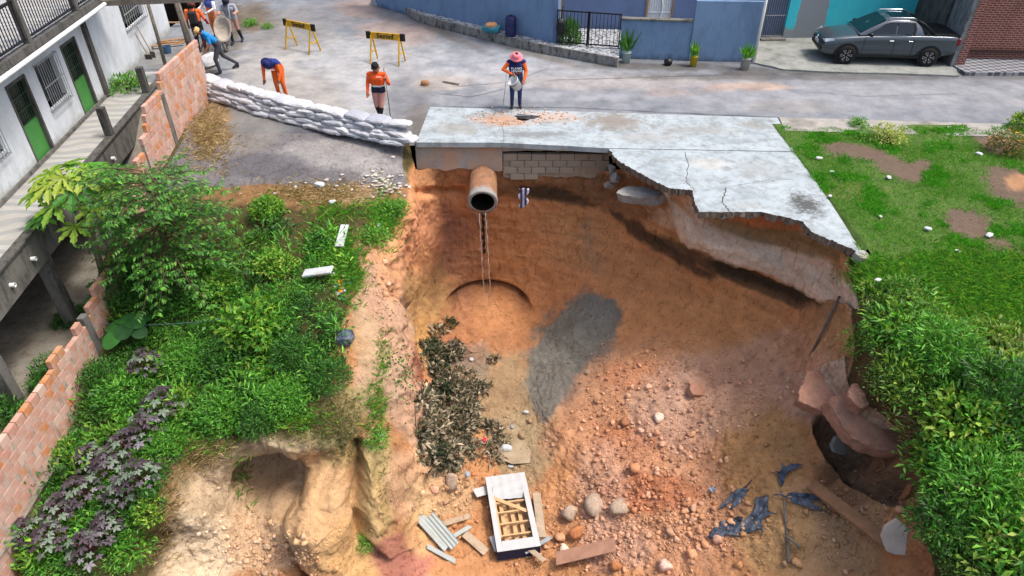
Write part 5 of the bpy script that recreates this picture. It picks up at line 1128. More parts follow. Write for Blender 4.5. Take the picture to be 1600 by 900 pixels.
tr = new_obj('tray', V, F, plain('cement_crust', S(176, 166, 152), .9, .25, 7, .6, 20, dirt=S(120, 110, 98)), wbw, True); tr.matrix_local = TR; md = tr.modifiers.new('s', 'SOLIDIFY'); md.thickness = .012; md.offset = 1
mm = MB()
for s in (-1, 1): mm.tube([(s * .10, -.58, -.22), (s * .22, -.1, -.23), (s * .25, .5, -.16), (s * .26, .85, -.06)], .018, 7)
mm.xform(TR); mm.build('handle_frame', M_GREYBAR, wbw, True)
mm = MB().lathe([(.06, -.04), (.15, -.045), (.175, -.02), (.175, .02), (.15, .045), (.06, .04), (.06, -.04)], 22).xform(Matrix.Translation((.0, -.06, .175)) @ Matrix.Rotation(R(90), 4, 'Y')); mm.build('wheel', plain('dusty_rubber', S(110, 104, 96), .9, .2), wbw, True)
mm = MB().beam((-.12, .05, .45), (-.13, .0, .12), .03, .03).beam((.12, .05, .45), (.13, 0, .12), .03, .03).beam((-.1, -.06, .175), (.1, -.06, .175), .025, .025); mm.build('leg_bracket', M_GREYBAR, wbw)

# ================================================================== plants
def leaf_mat(name, gloss=.55, trans=.35, hue=(1., 1., 1.)):
    t = NT(name); a = t.attr(); c = t.mix(1.0, a, hue, 'MULTIPLY')
    t.color(c).rough(gloss).set(Specular_IOR_Level=.35)
    tr = t.n('ShaderNodeBsdfTranslucent'); t.l(t.mix(1.0, c, (1.1, 1.25, .6), 'MULTIPLY'), tr.inputs[0]); mx = t.n('ShaderNodeMixShader'); mx.inputs[0].default_value = trans
    out = t.t.nodes['Material Output']; t.l(t.b.outputs[0], mx.inputs[1]); t.l(tr.outputs[0], mx.inputs[2]); t.l(mx.outputs[0], out.inputs[0]); return t.m
M_LEAF = leaf_mat('leaf'); M_GRASS = leaf_mat('grass_blade', .6, .3); M_DEAD = leaf_mat('withered_leaf', .8, .1); M_PURP = leaf_mat('purple_leaf', .5, .12)
M_STEM = plain('stem_bark', S(96, 84, 60), .9, .25, 8, .4); M_TRUNK = plain('papaya_trunk', S(140, 132, 104), .85, .25, 9, .5, 25)
def unit(v): return v / (np.linalg.norm(v, axis=-1, keepdims=True) + 1e-9)
def leaves(base, d, n, L, W, fold=.25, droop=.15):
    """diamond leaves folded at the midrib: base points, axis, normal, length, width (arrays)"""
    base, d, n = np.asarray(base), unit(np.asarray(d)), unit(np.asarray(n)); N_ = len(base)
    L = np.broadcast_to(L, (N_,))[:, None]; W = np.broadcast_to(W, (N_,))[:, None]
    s = unit(np.cross(d, n)); n = np.cross(s, d)
    mid = base + d * L * .5 ; tip = base + d * L - n * L * droop
    V = np.stack([base, mid + s * W / 2 + n * W * fold, tip, mid - s * W / 2 + n * W * fold, mid], 1).reshape(-1, 3)
    i = np.arange(N_)[:, None] * 5; F = np.concatenate([i + np.array([[0, 4, 1]]), i + np.array([[4, 2, 1]]), i + np.array([[0, 3, 4]]), i + np.array([[4, 3, 2]])])
    return V, F
def leaf_cols(N_, pal, rg, per=5, jit=.18):
    pal = np.array(pal); c = pal[rg.integers(0, len(pal), N_)] * (1 + jit * rg.normal(size=(N_, 1))).clip(.5, 1.6)
    return np.repeat(c, per, 0)
GR_D = [S(58, 104, 42), S(68, 118, 46), S(52, 92, 40), S(84, 132, 54)]; GR_M = [S(84, 152, 48), S(102, 168, 54), S(70, 132, 44), S(120, 180, 64)]; GR_Y = [S(122, 162, 52), S(146, 180, 62), S(104, 146, 48), S(166, 186, 72)]
GR_R = [S(86, 140, 50), S(104, 152, 56), S(124, 156, 66), S(74, 120, 46), S(142, 166, 80), S(120, 136, 66)]; PUR = [S(88, 80, 86), S(132, 126, 130), S(68, 54, 62), S(112, 126, 108)]; DED = [S(84, 86, 58), S(128, 118, 92), S(158, 142, 116), S(58, 66, 44), S(182, 166, 142), S(92, 78, 62), S(140, 130, 108)]
def blob_leaves(N_, rad, rg, L, W, up=.55, shell=.55, seed=0, lump=.35):
    """leaf positions through an uneven dome"""
    th = rg.uniform(0, 2 * math.pi, N_); cz = rg.uniform(-.12, 1, N_); r = shell + (1 - shell) * rg.random(N_) ** .6
    u = np.stack([np.cos(th) * np.sqrt(1 - cz ** 2), np.sin(th) * np.sqrt(1 - cz ** 2), cz], -1)
    k = 1 + lump * fbm(u * 1.9 + seed * 5.7, 3) * 1.6; p = u * (r * k)[:, None] * np.array(rad)
    d = unit(u * .8 + rg.normal(size=(N_, 3)) * .6 + np.array((0, 0, up * .3))); n = unit(u * .5 + rg.normal(size=(N_, 3)) * .45 + np.array((0, 0, up)))
    return leaves(p, d, n, L * rg.uniform(.7, 1.25, N_), W * rg.uniform(.7, 1.25, N_))
def bush(name, rad, N_, L, W, pal, seed, stems=5, mat=M_LEAF, shell=.5):
    rg = np.random.default_rng(seed); e = empty(name)
    V, F = blob_leaves(N_, rad, rg, L, W, seed=seed, shell=shell); V[:, 2] += rad[2] * .12
    new_obj('foliage', V, F, mat, e, False, leaf_cols(N_, pal, rg))
    m = MB()
    for k in range(stems):
        a = 2 * math.pi * k / stems + rg.uniform(0, 1); q = np.array((math.cos(a) * rad[0] * .55, math.sin(a) * rad[1] * .55, rad[2] * .7)); m.tube([(0, 0, -.08), tuple(q * .5 + np.array((0, 0, .05))), tuple(q)], [.022, .014, .007], 5)
    m.build('stem', M_STEM, e); return e
PROTO = {}
def place_bush(kind, u, v, s, label, cat='shrub', grp=None, rz=None, sz=None, pt=None):
    mk = {'fine': lambda: bush('shrub', (.5, .5, .42), 2600, .085, .020, GR_M, 11), 'fined': lambda: bush('shrub', (.5, .5, .45), 2400, .09, .024, GR_D + GR_M[:1], 12), 'broad': lambda: bush('shrub', (.5, .5, .5), 900, .13, .058, GR_Y[:3] + GR_M, 13, shell=.4),
          'bright': lambda: bush('shrub', (.45, .45, .45), 1000, .10, .05, GR_Y + GR_M[1:2], 14, shell=.45), 'yellow': lambda: bush('shrub', (.45, .45, .45), 900, .075, .035, [S(176, 186, 84), S(196, 200, 110), S(140, 164, 70), S(206, 204, 136)], 15, shell=.3),
          'rusty': lambda: bush('shrub', (.5, .5, .5), 1000, .07, .03, [S(104, 112, 50), S(126, 116, 56), S(86, 96, 46), S(150, 116, 52)], 16, shell=.35), 'weed': lambda: bush('shrub', (.4, .4, .3), 420, .11, .035, GR_M + GR_Y[:1], 17, shell=.2)}
    if kind not in PROTO: o = PROTO[kind] = mk[kind]()
    else: o = copy_tree(PROTO[kind])
    p = pt or seen(u, v); o.location = p; o.rotation_euler = (0, 0, rng.uniform(0, 6.28) if rz is None else rz); o.scale = (s, s, sz or s)
    return tag(o, label, cat, grp)
for kind, u, v, s, lb in (
 ('fine', 300, 570, 1.15, 'feathery green shrub below the big round-leaved taro'), ('fine', 352, 648, 1.2, 'feathery green shrub at the lip of the sandy gully'), ('fine', 445, 630, 1.05, 'feathery green shrub above the mossy shelf'), ('fined', 405, 660, .95, 'dark feathery shrub hanging over the sandy hollow'),
 ('fine', 205, 620, 1.3, 'feathery shrub filling the corner beside the stepped brick wall'), ('fined', 462, 560, 1.05, 'dark feathery shrub beside the black rubbish bag'), ('fined', 350, 560, 1.0, 'dark feathery shrub under the bright broad-leaved bush'),
 ('broad', 398, 520, 1.45, 'bright broad-leaved bush in the middle of the garden'), ('broad', 420, 335, .85, 'round bright bush at the edge of the dark driveway'), ('bright', 432, 422, 1.0, 'yellow-green bush above the bright broad-leaved bush'), ('broad', 350, 460, .9, 'broad-leaved bush just right of the big tree trunk'),
 ('bright', 100, 715, .75, 'small yellow-green bush against the foot of the stepped brick wall'), ('bright', 240, 800, .75, 'yellow-green bush low on the bank left of the sandy gully'), ('weed', 205, 860, 1.1, 'leafy weed clump at the bottom of the left bank'), ('bright', 70, 850, .8, 'yellow-green bush in the bottom corner under the brick wall'),
 ('fined', 515, 595, .9, 'dark shrub with tiny white flowers above the mossy buttress'), ('weed', 590, 690, .7, 'leafy weed growing on the ridge beside the white litter'), ('weed', 620, 330, .9, 'weed clump on the pit rim just left of the concrete panel'), ('weed', 585, 375, 1.0, 'weed clump on the pit rim above the pale scarp'),
 ('fine', 262, 690, .9, 'feathery shrub among the purple-leaved plants'), ('weed', 570, 850, .6, 'small weed rooted in the cleft of the buttress'), ('fined', 205, 450, 1.5, 'tall dark shrub massed against the brick wall below the papaya'), ('broad', 300, 430, 1.2, 'broad-leaved bush under the drooping tree branches'), ('fined', 165, 600, 1.1, 'dark shrub pressed against the stepped brick wall'), ('fined', 262, 470, 1.2, 'dark shrub in deep shade under the big tree')):
    place_bush(kind, u, v, s, lb)
for kind, u, v, s, lb in (('fine', 1470, 560, 1.5, 'tall feathery shrub in the upper middle of the right bank'), ('fined', 1560, 640, 1.8, 'tall dark shrub at the photo edge of the right bank'), ('weed', 1400, 520, 1.6, 'loose weed mound near the top of the right bank'), ('fine', 1530, 770, 1.7, 'tall feathery shrub low on the right bank'), ('bright', 1500, 680, 1.5, 'yellow-green bush in the middle of the right bank'), ('fined', 1480, 830, 1.2, 'dark shrub spilling over the lower right rim'), ('weed', 1452, 735, 1.3, 'weed hanging over the collapsed slabs of the right bank'), ('weed', 1590, 860, 1.8, 'weed mound in the bottom right corner')): place_bush(kind, u, v, s, lb)
for kind, u, v, s, lb in (('yellow', 1386, 222, 1.05, 'yellow-green shrub on the lawn beside the kerb strip'), ('rusty', 1572, 238, 1.15, 'rusty green shrub with orange flowers at the far lawn edge'), ('weed', 1340, 196, .7, 'small green weed tuft growing out of the kerb strip'), ('weed', 1352, 218, .7, 'dark green weed at the foot of the yellow shrub'), ('bright', 1600, 200, .9, 'leafy bush with red flowers cut by the photo edge')):
    p = Vector(at(u, v, z=.03)); o = place_bush(kind, u, v, s, lb, pt=p)
    if kind in ('rusty', 'bright'):
        m = MB(); rg = np.random.default_rng(3)
        for k in range(16):
            a, b = rg.uniform(0, 6.28), rg.uniform(.1, 1); c_ = np.array((math.cos(a) * .46 * math.sqrt(1 - b * b), math.sin(a) * .46 * math.sqrt(1 - b * b), .46 * b + .08))
            for j in range(5): t_ = j * 1.257; m.add([c_, c_ + np.array((math.cos(t_), math.sin(t_), .3)) * .035, c_ + np.array((math.cos(t_ + .8), math.sin(t_ + .8), .3)) * .035], [(0, 1, 2)])
        m.build('flower', plain('petal_' + kind, S(226, 140, 40) if kind == 'rusty' else S(206, 40, 70), .6), o)
for (u, v, s_, lb) in ((392, 40, .8, 'weed clump on the dirt behind the wheelbarrow'), (418, 44, .6, 'small weed clump on the street edge right of the wheelbarrow'), (352, 60, .7, 'weed growing beside the wheelbarrow wheel')): place_bush('weed', 0, 0, s_, lb, pt=Vector(at(u, v, z=.0)))
# weeds by the walkway and below it
wk = Vector((HO[0] + hn[0] * .5 + hd[0] * 5.6, HO[1] + hn[1] * .5 + hd[1] * 5.6, 0.0)); place_bush('weed', 0, 0, 1.5, 'tall grassy weed growing on the tiled walkway', pt=wk)
for k, (x, y, s, lb) in enumerate(((-9.95, 11.2, 1.3, 'dark weed behind the stepped brick wall near the pier'), (-10.2, 9.6, 1.6, 'dark weed mound left of the stepped brick wall'), (-9.9, 8.3, 1.4, 'weed mound at the left photo edge behind the brick wall'), (-10.2, 14.6, 1.1, 'weed growing in the slot behind the papaya trunk'), (-10.9, 13.4, .8, 'weed at the foot of the walkway column'))):
    place_bush('fined', 0, 0, s, lb, pt=Vector((x, y, -2.75)))

# compound-leaved fruit tree
def fruit_tree():
    b = seen(285, 470); e = empty('fruit_tree', b, 0, 'spreading dark green fruit tree with feathery drooping branches beside the brick wall', 'tree'); rg = np.random.default_rng(21)
    m = MB(); m.tube([(0, 0, -.2), (.04, .05, .8), (.0, .1, 2.0), (.1, .15, 3.3)], [.09, .075, .06, .03], 8); P_, D_, N2, C_ = [], [], [], []
    for k in range(84):
        z0 = rg.uniform(.7, 3.3); az = k * 2.4 + rg.uniform(-.3, .3); Lb = rg.uniform(.9, 1.55) * (1.2 - .13 * z0) + .35; el = rg.uniform(.05, .75)
        dr = np.array((math.cos(az) * math.cos(el), math.sin(az) * math.cos(el), math.sin(el))); p0 = np.array((.05, .1, z0)); pts = [p0 + dr * Lb * f - np.array((0, 0, .42 * Lb * f * f)) for f in np.linspace(0, 1, 8)]; m.tube(pts, list(np.linspace(.022, .005, 8)), 5)
        for ti in range(9):
            f = .30 + .7 * ti / 8; c0 = pts[0] + dr * Lb * f - np.array((0, 0, .42 * Lb * f * f)); tdir = unit(np.cross(dr, (0, 0, 1.))) * (1 if ti % 2 else -1); tl = .34 * (1.15 - f * .6)
            if ti == 8: tdir = dr; tl = .3
            tdir = unit(tdir + dr * .55 + rg.normal(size=3) * .12 - np.array((0, 0, .28))); m.tube([c0, c0 + tdir * tl], [.005, .003], 3, False)
            for li in range(8):
                g_ = (li // 2 + .7) / 4.4; lp = c0 + tdir * tl * g_; sd = unit(np.cross(tdir, (0, 0, 1.))) * (1 if li % 2 else -1); P_.append(lp); D_.append(unit(tdir * .6 + sd + rg.normal(size=3) * .12 - np.array((0, 0, .2)))); N2.append(np.array((0, 0, 1.)) + rg.normal(size=3) * .22)
    m.build('trunk', M_STEM, e, True); n = len(P_); V, F = leaves(P_, D_, N2, .115 * rg.uniform(.8, 1.3, n), .05 * rg.uniform(.8, 1.25, n), .18, .2); new_obj('crown', V, F, M_LEAF, e, False, leaf_cols(n, GR_M[:3] + GR_D[:3] + [S(110, 158, 66)], rg)); return e
fruit_tree()
def palmate(c, d, n, r, lobes, wid, V, F, sub=True, cup=.1):
    """one hand-shaped leaf of lobes round its stalk point"""
    d, n = unit(np.array(d, float)), unit(np.array(n, float)); s = unit(np.cross(d, n)); n = np.cross(s, d)
    for k in range(lobes):
        a = (k / (lobes - 1) - .5) * R(265); dl = d * math.cos(a) + s * math.sin(a); sl = np.cross(dl, n); Lk = r * (1 - .28 * abs(k / (lobes - 1) - .5) * 2)
        i = len(V); cn = n * cup * Lk
        prof = [(0, .02), (.35, wid * .55), (.55, wid * 1.0), (.62, wid * .62), (.8, wid * .85), (.86, wid * .4), (1., .0)] if sub else [(0, .02), (.3, wid * .7), (.55, wid), (.8, wid * .6), (1., 0.)]
        for f, w_ in prof:
            q = c + dl * Lk * f - cn * 1.6 * f * f; V += [q + sl * w_ * Lk + cn * .5 * (w_ > 0), q - sl * w_ * Lk + cn * .5 * (w_ > 0), q]
        for j in range(len(prof) - 1): a0, b0 = i + 3 * j, i + 3 * j + 3; F += [(a0 + 2, b0 + 2, b0, a0), (a0 + 1, b0 + 1, b0 + 2, a0 + 2)]
def papaya():
    b = Vector((-9.85, 13.6, -2.75)); e = empty('papaya_tree', b, 0, 'slender papaya tree with lobed yellow-green leaves beside the walkway', 'tree'); top = np.array((.22, .1, 3.6)); rg = np.random.default_rng(5)
    MB().tube([(0, 0, -.1), (.02, .02, 1.2), (.14, .06, 2.4), tuple(top)], [.095, .085, .07, .055], 10).build('trunk', M_TRUNK, e, True)
    for k in range(28):
        az = k * 2.39996; el = .9 - 1.5 * (k / 27); Lp = .45 + .55 * (k / 27); dr = np.array((math.cos(az) * math.cos(el), math.sin(az) * math.cos(el), math.sin(el))); p0 = top - np.array((0, 0, .012 * k)); tip = p0 + dr * Lp + np.array((0, 0, .05))
        V, F = [], []; pal = np.array((math.cos(az), math.sin(az), -.28)) + rg.normal(size=3) * .1; palmate(tip, pal, (dr[0] * .35, dr[1] * .35, 1.) + rg.normal(size=3) * .1, 1.3 * (.40 + .08 * rg.random()), 7, .175, V, F)
        g_ = np.array((GR_Y + GR_M[1:] + GR_M)[rg.integers(0, 10)]); lf = new_obj('leaf', V, F, M_LEAF, e, False, np.ones((len(V), 3)) * g_); MB().tube([p0, (p0 + tip) / 2 + np.array((0, 0, .03)), tip], [.014, .011, .008], 5).build('stalk', plain('papaya_stalk', S(150, 172, 90), .6) if k == 0 else bpy.data.materials['papaya_stalk'], lf)
    return e
papaya()
def taro(u, v, n, label, rmax=.27):
    b = seen(u, v); e = empty('taro_plant', b, 0, label, 'plant'); rg = np.random.default_rng(int(u))
    for k in range(n):
        az = k * 2.4; rr_ = .12 + .34 * (k / n); c = np.array((math.cos(az) * rr_, math.sin(az) * rr_, .62 - .2 * k / n)); r = rmax * rg.uniform(.65, 1); V, F = [c], []; N_ = 20
        tl = np.array((math.cos(az), math.sin(az), -.4)); up = unit(np.array((.25 * math.cos(az), .25 * math.sin(az) - .15, 1.))); tl = unit(tl - up * (tl @ up)); sd = np.cross(tl, up)
        for f in (.5, 1.):
            for j in range(N_):
                a = 2 * math.pi * j / N_; rad = r * f * (1 + .18 * math.cos(a) - .32 * math.exp(-((abs(a - math.pi)) / .3) ** 2)); V.append(c + tl * math.cos(a) * rad + sd * math.sin(a) * rad * .9 - up * .09 * r * f * f * (1 + math.cos(2 * a)) + up * .03 * r * math.sin(5 * a) * f)
        F = [(0, 1 + j, 1 + (j + 1) % N_) for j in range(N_)] + [(1 + j, 1 + N_ + j, 1 + N_ + (j + 1) % N_, 1 + (j + 1) % N_) for j in range(N_)]
        lf = new_obj('leaf', V, F, M_LEAF, e, True, np.ones((len(V), 3)) * np.array([S(50, 104, 46), S(62, 122, 52), S(44, 92, 42)][k % 3])); MB().tube([(0, 0, -.05), tuple(c * .6), tuple(c - up * .01)], [.018, .014, .009], 6).build('stalk', M_STEM, lf)
taro(212, 535, 8, 'taro plant with big round glossy leaves beside the brick wall'); taro(165, 480, 3, 'small taro plant tucked against the leaning bricks', .2)
# purple-leaved plants
pp = None; PW = ['topmost', 'second highest', 'third highest', 'fourth highest', 'fifth highest', 'middle upper', 'middle', 'middle lower', 'lower', 'fifth lowest', 'fourth lowest', 'third lowest', 'second lowest', 'lowest']
spots = sorted([(238, 590), (262, 655), (238, 690), (205, 715), (178, 750), (228, 765), (150, 735), (140, 790), (104, 815), (176, 840), (88, 862), (150, 875), (58, 850), (200, 790)], key=lambda p: (p[1], p[0]))
for k, (u, v) in enumerate(spots):
    if pp is None:
        pp = e = empty('purple_plant'); rg = np.random.default_rng(9); V, F = [], []; m = MB(); cs = []
        for j in range(30):
            az = j * 2.4; rr_ = .30 * math.sqrt((j + .5) / 30); z = .52 - .30 * (j / 30) + rg.uniform(-.05, .05); c = np.array((math.cos(az) * rr_, math.sin(az) * rr_, z)); n0 = len(V); palmate(c, (math.cos(az), math.sin(az), -.25), (math.cos(az) * .3, math.sin(az) * .3, 1.), .10 * rg.uniform(.6, 1.2), 5, .27, V, F, False); cs += [PUR[rg.integers(0, 4)]] * (len(V) - n0); m.tube([(c[0] * .2, c[1] * .2, .1), tuple(c)], [.006, .004], 4, False)
        new_obj('foliage', V, F, M_PURP, e, False, np.array(cs)); m.tube([(0, 0, -.05), (.01, 0, .45)], [.015, .008], 5).build('stem', plain('purple_stem', S(96, 52, 56), .7), e)
    else: e = copy_tree(pp)
    e.location = seen(u, v, .10); s = rng.uniform(1.0, 1.35); e.scale = (s, s, s); e.rotation_euler = (0, 0, rng.uniform(0, 6)); tag(e, '%s of the purple-leaved plants beside the stepped brick wall' % PW[k], 'plant', 'purple-leaved plants')

# ------------------------------------------------------------------ ground cover nobody could count
def inside(poly, x, y):
    r = np.zeros(np.shape(x), bool); n = len(poly)
    for i in range(n):
        (x0, y0), (x1, y1) = poly[i], poly[(i + 1) % n]; c = ((y0 > y) != (y1 > y)); r ^= c & (x < (x1 - x0) * (y - y0) / (y1 - y0 + 1e-12) + x0)
    return r
def undergrowth(name, poly, nc_, per, Lw, pal, seed, label, rad=(.2, .42), jitter=True, hz=.75, keep=None):
    rg = np.random.default_rng(seed); pl = np.array(poly); VV, FF, CC, off = [], [], [], 0; got = 0
    while got < nc_:
        u, v = rg.uniform(pl[:, 0].min(), pl[:, 0].max()), rg.uniform(pl[:, 1].min(), pl[:, 1].max())
        if not inside(poly, np.array(u), np.array(v)): continue
        if keep is not None and not keep(u, v): got += .2; continue
        p = seen(u, v); r = rg.uniform(*rad); k = int(np.clip((float(fbm(np.array([[p.x * .7, p.y * .7, seed * 1.3]]), 2)[0]) * 1.6 + .5 + rg.normal() * .14) * len(Lw), 0, len(Lw) - 1)); L, W = Lw[k]
        n = int(per * (r / .3) ** 2); V, F = blob_leaves(n, (r, r, r * hz * rg.uniform(.5, 1.6)), rg, L, W, seed=seed + got, shell=.45)
        VV.append(V + np.array(p)); FF.append(F + off); off += len(V); q = np.array(pal[k % len(pal)]); CC.append(leaf_cols(n, q * rg.uniform(.68, 1.3), rg)); got += 1
    o = new_obj(name, np.concatenate(VV), np.concatenate(FF), M_LEAF, None, False, np.concatenate(CC)); return tag(o, label, 'undergrowth', kind='stuff')
LEFTP = [(195, 400), (300, 385), (385, 345), (450, 350), (545, 395), (545, 445), (528, 500), (530, 570), (505, 600), (450, 640), (400, 672), (330, 668), (290, 690), (255, 730), (235, 790), (205, 880), (60, 895), (40, 830), (110, 660), (190, 575), (170, 480)]
undergrowth('undergrowth', LEFTP, 430, 150, [(.085, .02), (.10, .045), (.075, .03), (.12, .03)], [GR_M, GR_D + GR_M, GR_D, GR_M + GR_Y[:1]], 31, 'tangled green undergrowth covering the vacant lot left of the sinkhole', (.16, .42), keep=lambda u, v: not (500 < u < 560 and 350 < v < 470))
RIGHTP = [(1348, 462), (1390, 445), (1440, 462), (1480, 500), (1540, 530), (1620, 570), (1640, 920), (1500, 905), (1462, 850), (1446, 790), (1452, 740), (1436, 690), (1392, 640), (1350, 590), (1338, 540)]
undergrowth('undergrowth', RIGHTP, 300, 190, [(.062, .026), (.08, .032), (.055, .024), (.10, .024)], [GR_R, GR_R[:3] + GR_M[1:2] + GR_Y[:2], GR_R + GR_M, GR_D + GR_R], 32, 'dense bushy undergrowth on the bank right of the sinkhole', (.10, .42), hz=.75, keep=lambda u, v: float(fbm(np.array([[u * .022, v * .022, 4.]]), 2)[0]) > -.22 and not (((u - 1425) / 42) ** 2 + ((v - 672) / 40) ** 2 < 1 and u < 1450))
undergrowth('undergrowth', [(1350, 470), (1440, 470), (1600, 560), (1620, 900), (1500, 890), (1455, 760), (1400, 640)], 75, 60, [(.17, .05), (.20, .035), (.15, .06)], [GR_Y + GR_R[:3], GR_M + GR_R, [S(160, 176, 80), S(128, 160, 60), S(104, 150, 52)]], 33, 'taller pale shoots standing out of the right bank growth', (.2, .42), hz=1.3)
undergrowth('undergrowth', LEFTP, 80, 60, [(.16, .055), (.19, .035), (.14, .06)], [GR_Y[:3] + GR_M[1:], GR_M, GR_D], 34, 'taller leafy shoots standing out of the garden undergrowth', (.2, .42), hz=1.5)
def blades(name, P_, h, w_, pal, seed, label, mat=M_GRASS, lean=.45, cat='grass', nb=3):
    rg = np.random.default_rng(seed); P_ = np.repeat(np.asarray(P_), nb, 0); n = len(P_); P_ = P_ + rg.normal(size=(n, 3)) * np.array((.03, .03, 0)); a = rg.uniform(0, 6.28, n); s = np.stack([np.cos(a), np.sin(a), 0 * a], -1) * w_ / 2; ln = rg.normal(size=(n, 3)) * lean; ln[:, 2] = 1; H_ = unit(ln) * (h * rg.uniform(.5, 1.3, n))[:, None]
    V = np.stack([P_ - s, P_ + s, P_ + H_ * .6 + s * .5, P_ + H_ + H_ * np.array((.5, .5, -.15))], 1).reshape(-1, 3); i = np.arange(n)[:, None] * 4; F = np.concatenate([i + np.array([[0, 1, 2]]), i + np.array([[0, 2, 3]])])
    o = new_obj(name, V, F, mat, None, False, leaf_cols(n, pal, rg, 4)); return tag(o, label, cat, kind='stuff')
rg = np.random.default_rng(41); X = rg.uniform(7.3, 16, 60000); Y = rg.uniform(10.9, 19.0, 60000); Z = .03 - .9 * sstep(12.4, 10.4, Y) - .25 * (X < 7.55) + .05 * fbm(np.stack([X * .7, Y * .7, 0 * X], -1), 4)
u, v = proj(np.stack([X, Y, Z], -1)); ok = (u < 1640) & (v < 560) & (X > 7.50 + .02 * (19 - Y)) & (Y < 18.75 + .1 * np.sin(X * 5))
P3 = np.stack([X, Y, Z], -1); dn = np.ones(len(X))
w1 = fbm(P3 * 1.6, 4)
for (a, b, c, d, rt) in bare_spots:
    du, dv = u - a, v - b; ca, sa = math.cos(R(rt)), math.sin(R(rt)); dd = np.hypot((du * ca + dv * sa) / c, (-du * sa + dv * ca) / d) + .55 * w1; dn *= sstep(.8, 1.15, dd)
thin = .35 + .65 * sstep(-.25, .2, fbm(P3 * .8 + 3, 3)); ok &= rg.random(len(X)) < dn * thin; tall = fbm(P3 * 1.1 + 8, 3) > .12
blades('grass', P3[ok & ~tall], .055, .009, [S(92, 156, 44), S(106, 168, 52), S(78, 138, 40), S(134, 168, 70)], 42, 'short lawn grass right of the pavement'); blades('grass', P3[ok & tall], .12, .011, [S(86, 164, 38), S(104, 178, 46), S(72, 144, 34)], 43, 'longer grass tufts in the lawn')
GP = []
for (u0, v0, ru, rv, n) in ((520, 395, 45, 50, 900), (600, 345, 30, 40, 500), (545, 430, 25, 40, 500), (530, 330, 50, 14, 150), (600, 560, 12, 40, 60), (590, 640, 16, 50, 200), (300, 690, 40, 30, 300), (1440, 440, 90, 26, 1500), (1560, 470, 90, 50, 3500), (1500, 420, 120, 30, 2500), (1370, 430, 40, 24, 500), (470, 660, 60, 20, 160), (380, 740, 20, 60, 60)):
    for k in range(n):
        p = seen(rng.normal(u0, ru * .5), rng.normal(v0, rv * .5)); GP.append(p)
blades('grass', GP, .17, .012, GR_M + GR_Y[:2], 44, 'rough grass along the rim of the sinkhole', lean=.6)
SP = [seen(rng.normal(325, 18), rng.normal(215, 26)) for k in range(900)] + [seen(rng.normal(500, 45), rng.normal(302, 9)) for k in range(700)] + [seen(rng.normal(300, 22), rng.normal(700, 18)) for k in range(900)] + [seen(rng.normal(255, 14), rng.normal(800, 40)) for k in range(700)] + [seen(rng.normal(1530, 30), rng.normal(500, 12)) for k in range(500)] + [seen(rng.normal(1470, 50), rng.normal(600, 90)) for k in range(700)] + [seen(rng.normal(1420, 14), rng.normal(670, 25)) for k in range(300)]
blades('dry_grass', SP, .14, .010, [S(176, 150, 104), S(196, 172, 126), S(150, 122, 82)], 45, 'pale dry straw lying along walls and rims', lean=1.6)
MP = [seen(rng.normal(505, 34), rng.normal(652, 20)) for k in range(2600)] + [seen(rng.normal(540, 14), rng.normal(690, 16)) for k in range(500)] + [seen(rng.normal(600, 8), rng.normal(740, 40)) for k in range(150)]
blades('moss', MP, .045, .02, [S(92, 96, 44), S(74, 80, 36), S(116, 112, 58), S(140, 128, 84)], 46, 'olive moss and short weeds on the shelf above the buttress', lean=1.2)
# withered branches heaped in the pit
rg = np.random.default_rng(51); VV, FF, CC, off = [], [], [], 0
for k in range(170):
    f = rg.random(); u0, v0 = (682, 565) if f < .16 else (704, 655); p = seen(max(rg.normal(u0, 13 if f < .16 else 28), 655), min(rg.normal(v0, 26 if f < .16 else 42), 728)); r = rg.uniform(.16, .3); n = 70
    V, F = blob_leaves(n, (r, r, r * .7), rg, rg.uniform(.10, .22), rg.uniform(.05, .09), seed=k, shell=.3); VV.append(V + np.array(p)); FF.append(F + off); off += len(V); CC.append(leaf_cols(n, (DED if f > .22 or rg.random() < .5 else [S(40, 62, 34), S(50, 74, 40)] + DED[:1]), rg, jit=.25))
hp = empty('branch_heap', seen(705, 690), 0, 'heap of withered leafy branches dumped at the left of the pit floor', 'branches'); ho = new_obj('foliage', np.concatenate(VV) - np.array(hp.location), np.concatenate(FF), M_DEAD, hp, False, np.concatenate(CC)); m = MB()
for k in range(26):
    p = seen(rg.normal(700, 26), min(rg.normal(640, 45), 720)) - hp.location; d = rg.normal(size=3); d[2] = abs(d[2]) * .5; d = unit(d) * rg.uniform(.4, .8); m.tube([tuple(p), tuple(np.array(p) + d * .5 + np.array((0, 0, .1))), tuple(np.array(p) + d + np.array((0, 0, .12)))], [.016, .012, .006], 5)
m.build('branch', M_STEM, hp)['kind'] = 'stuff'; ho['kind'] = 'stuff'
CP = [seen(rg.normal(632, 10), rg.normal(585, 22)) for k in range(160)] + [seen(rg.normal(615, 14), rg.normal(560, 14)) for k in range(60)]; n = len(CP)
V, F = leaves(np.array(CP) + np.array((0, 0, .02)), rg.normal(size=(n, 3)), np.array((.6, -.6, .7)) + rg.normal(size=(n, 3)) * .3, .075, .045); o = new_obj('creeper', V, F, M_DEAD, None, False, leaf_cols(n, GR_D + DED[:2], rg)); tag(o, 'sparse dark creeper leaves clinging to the pale left scarp', 'creeper', kind='stuff')

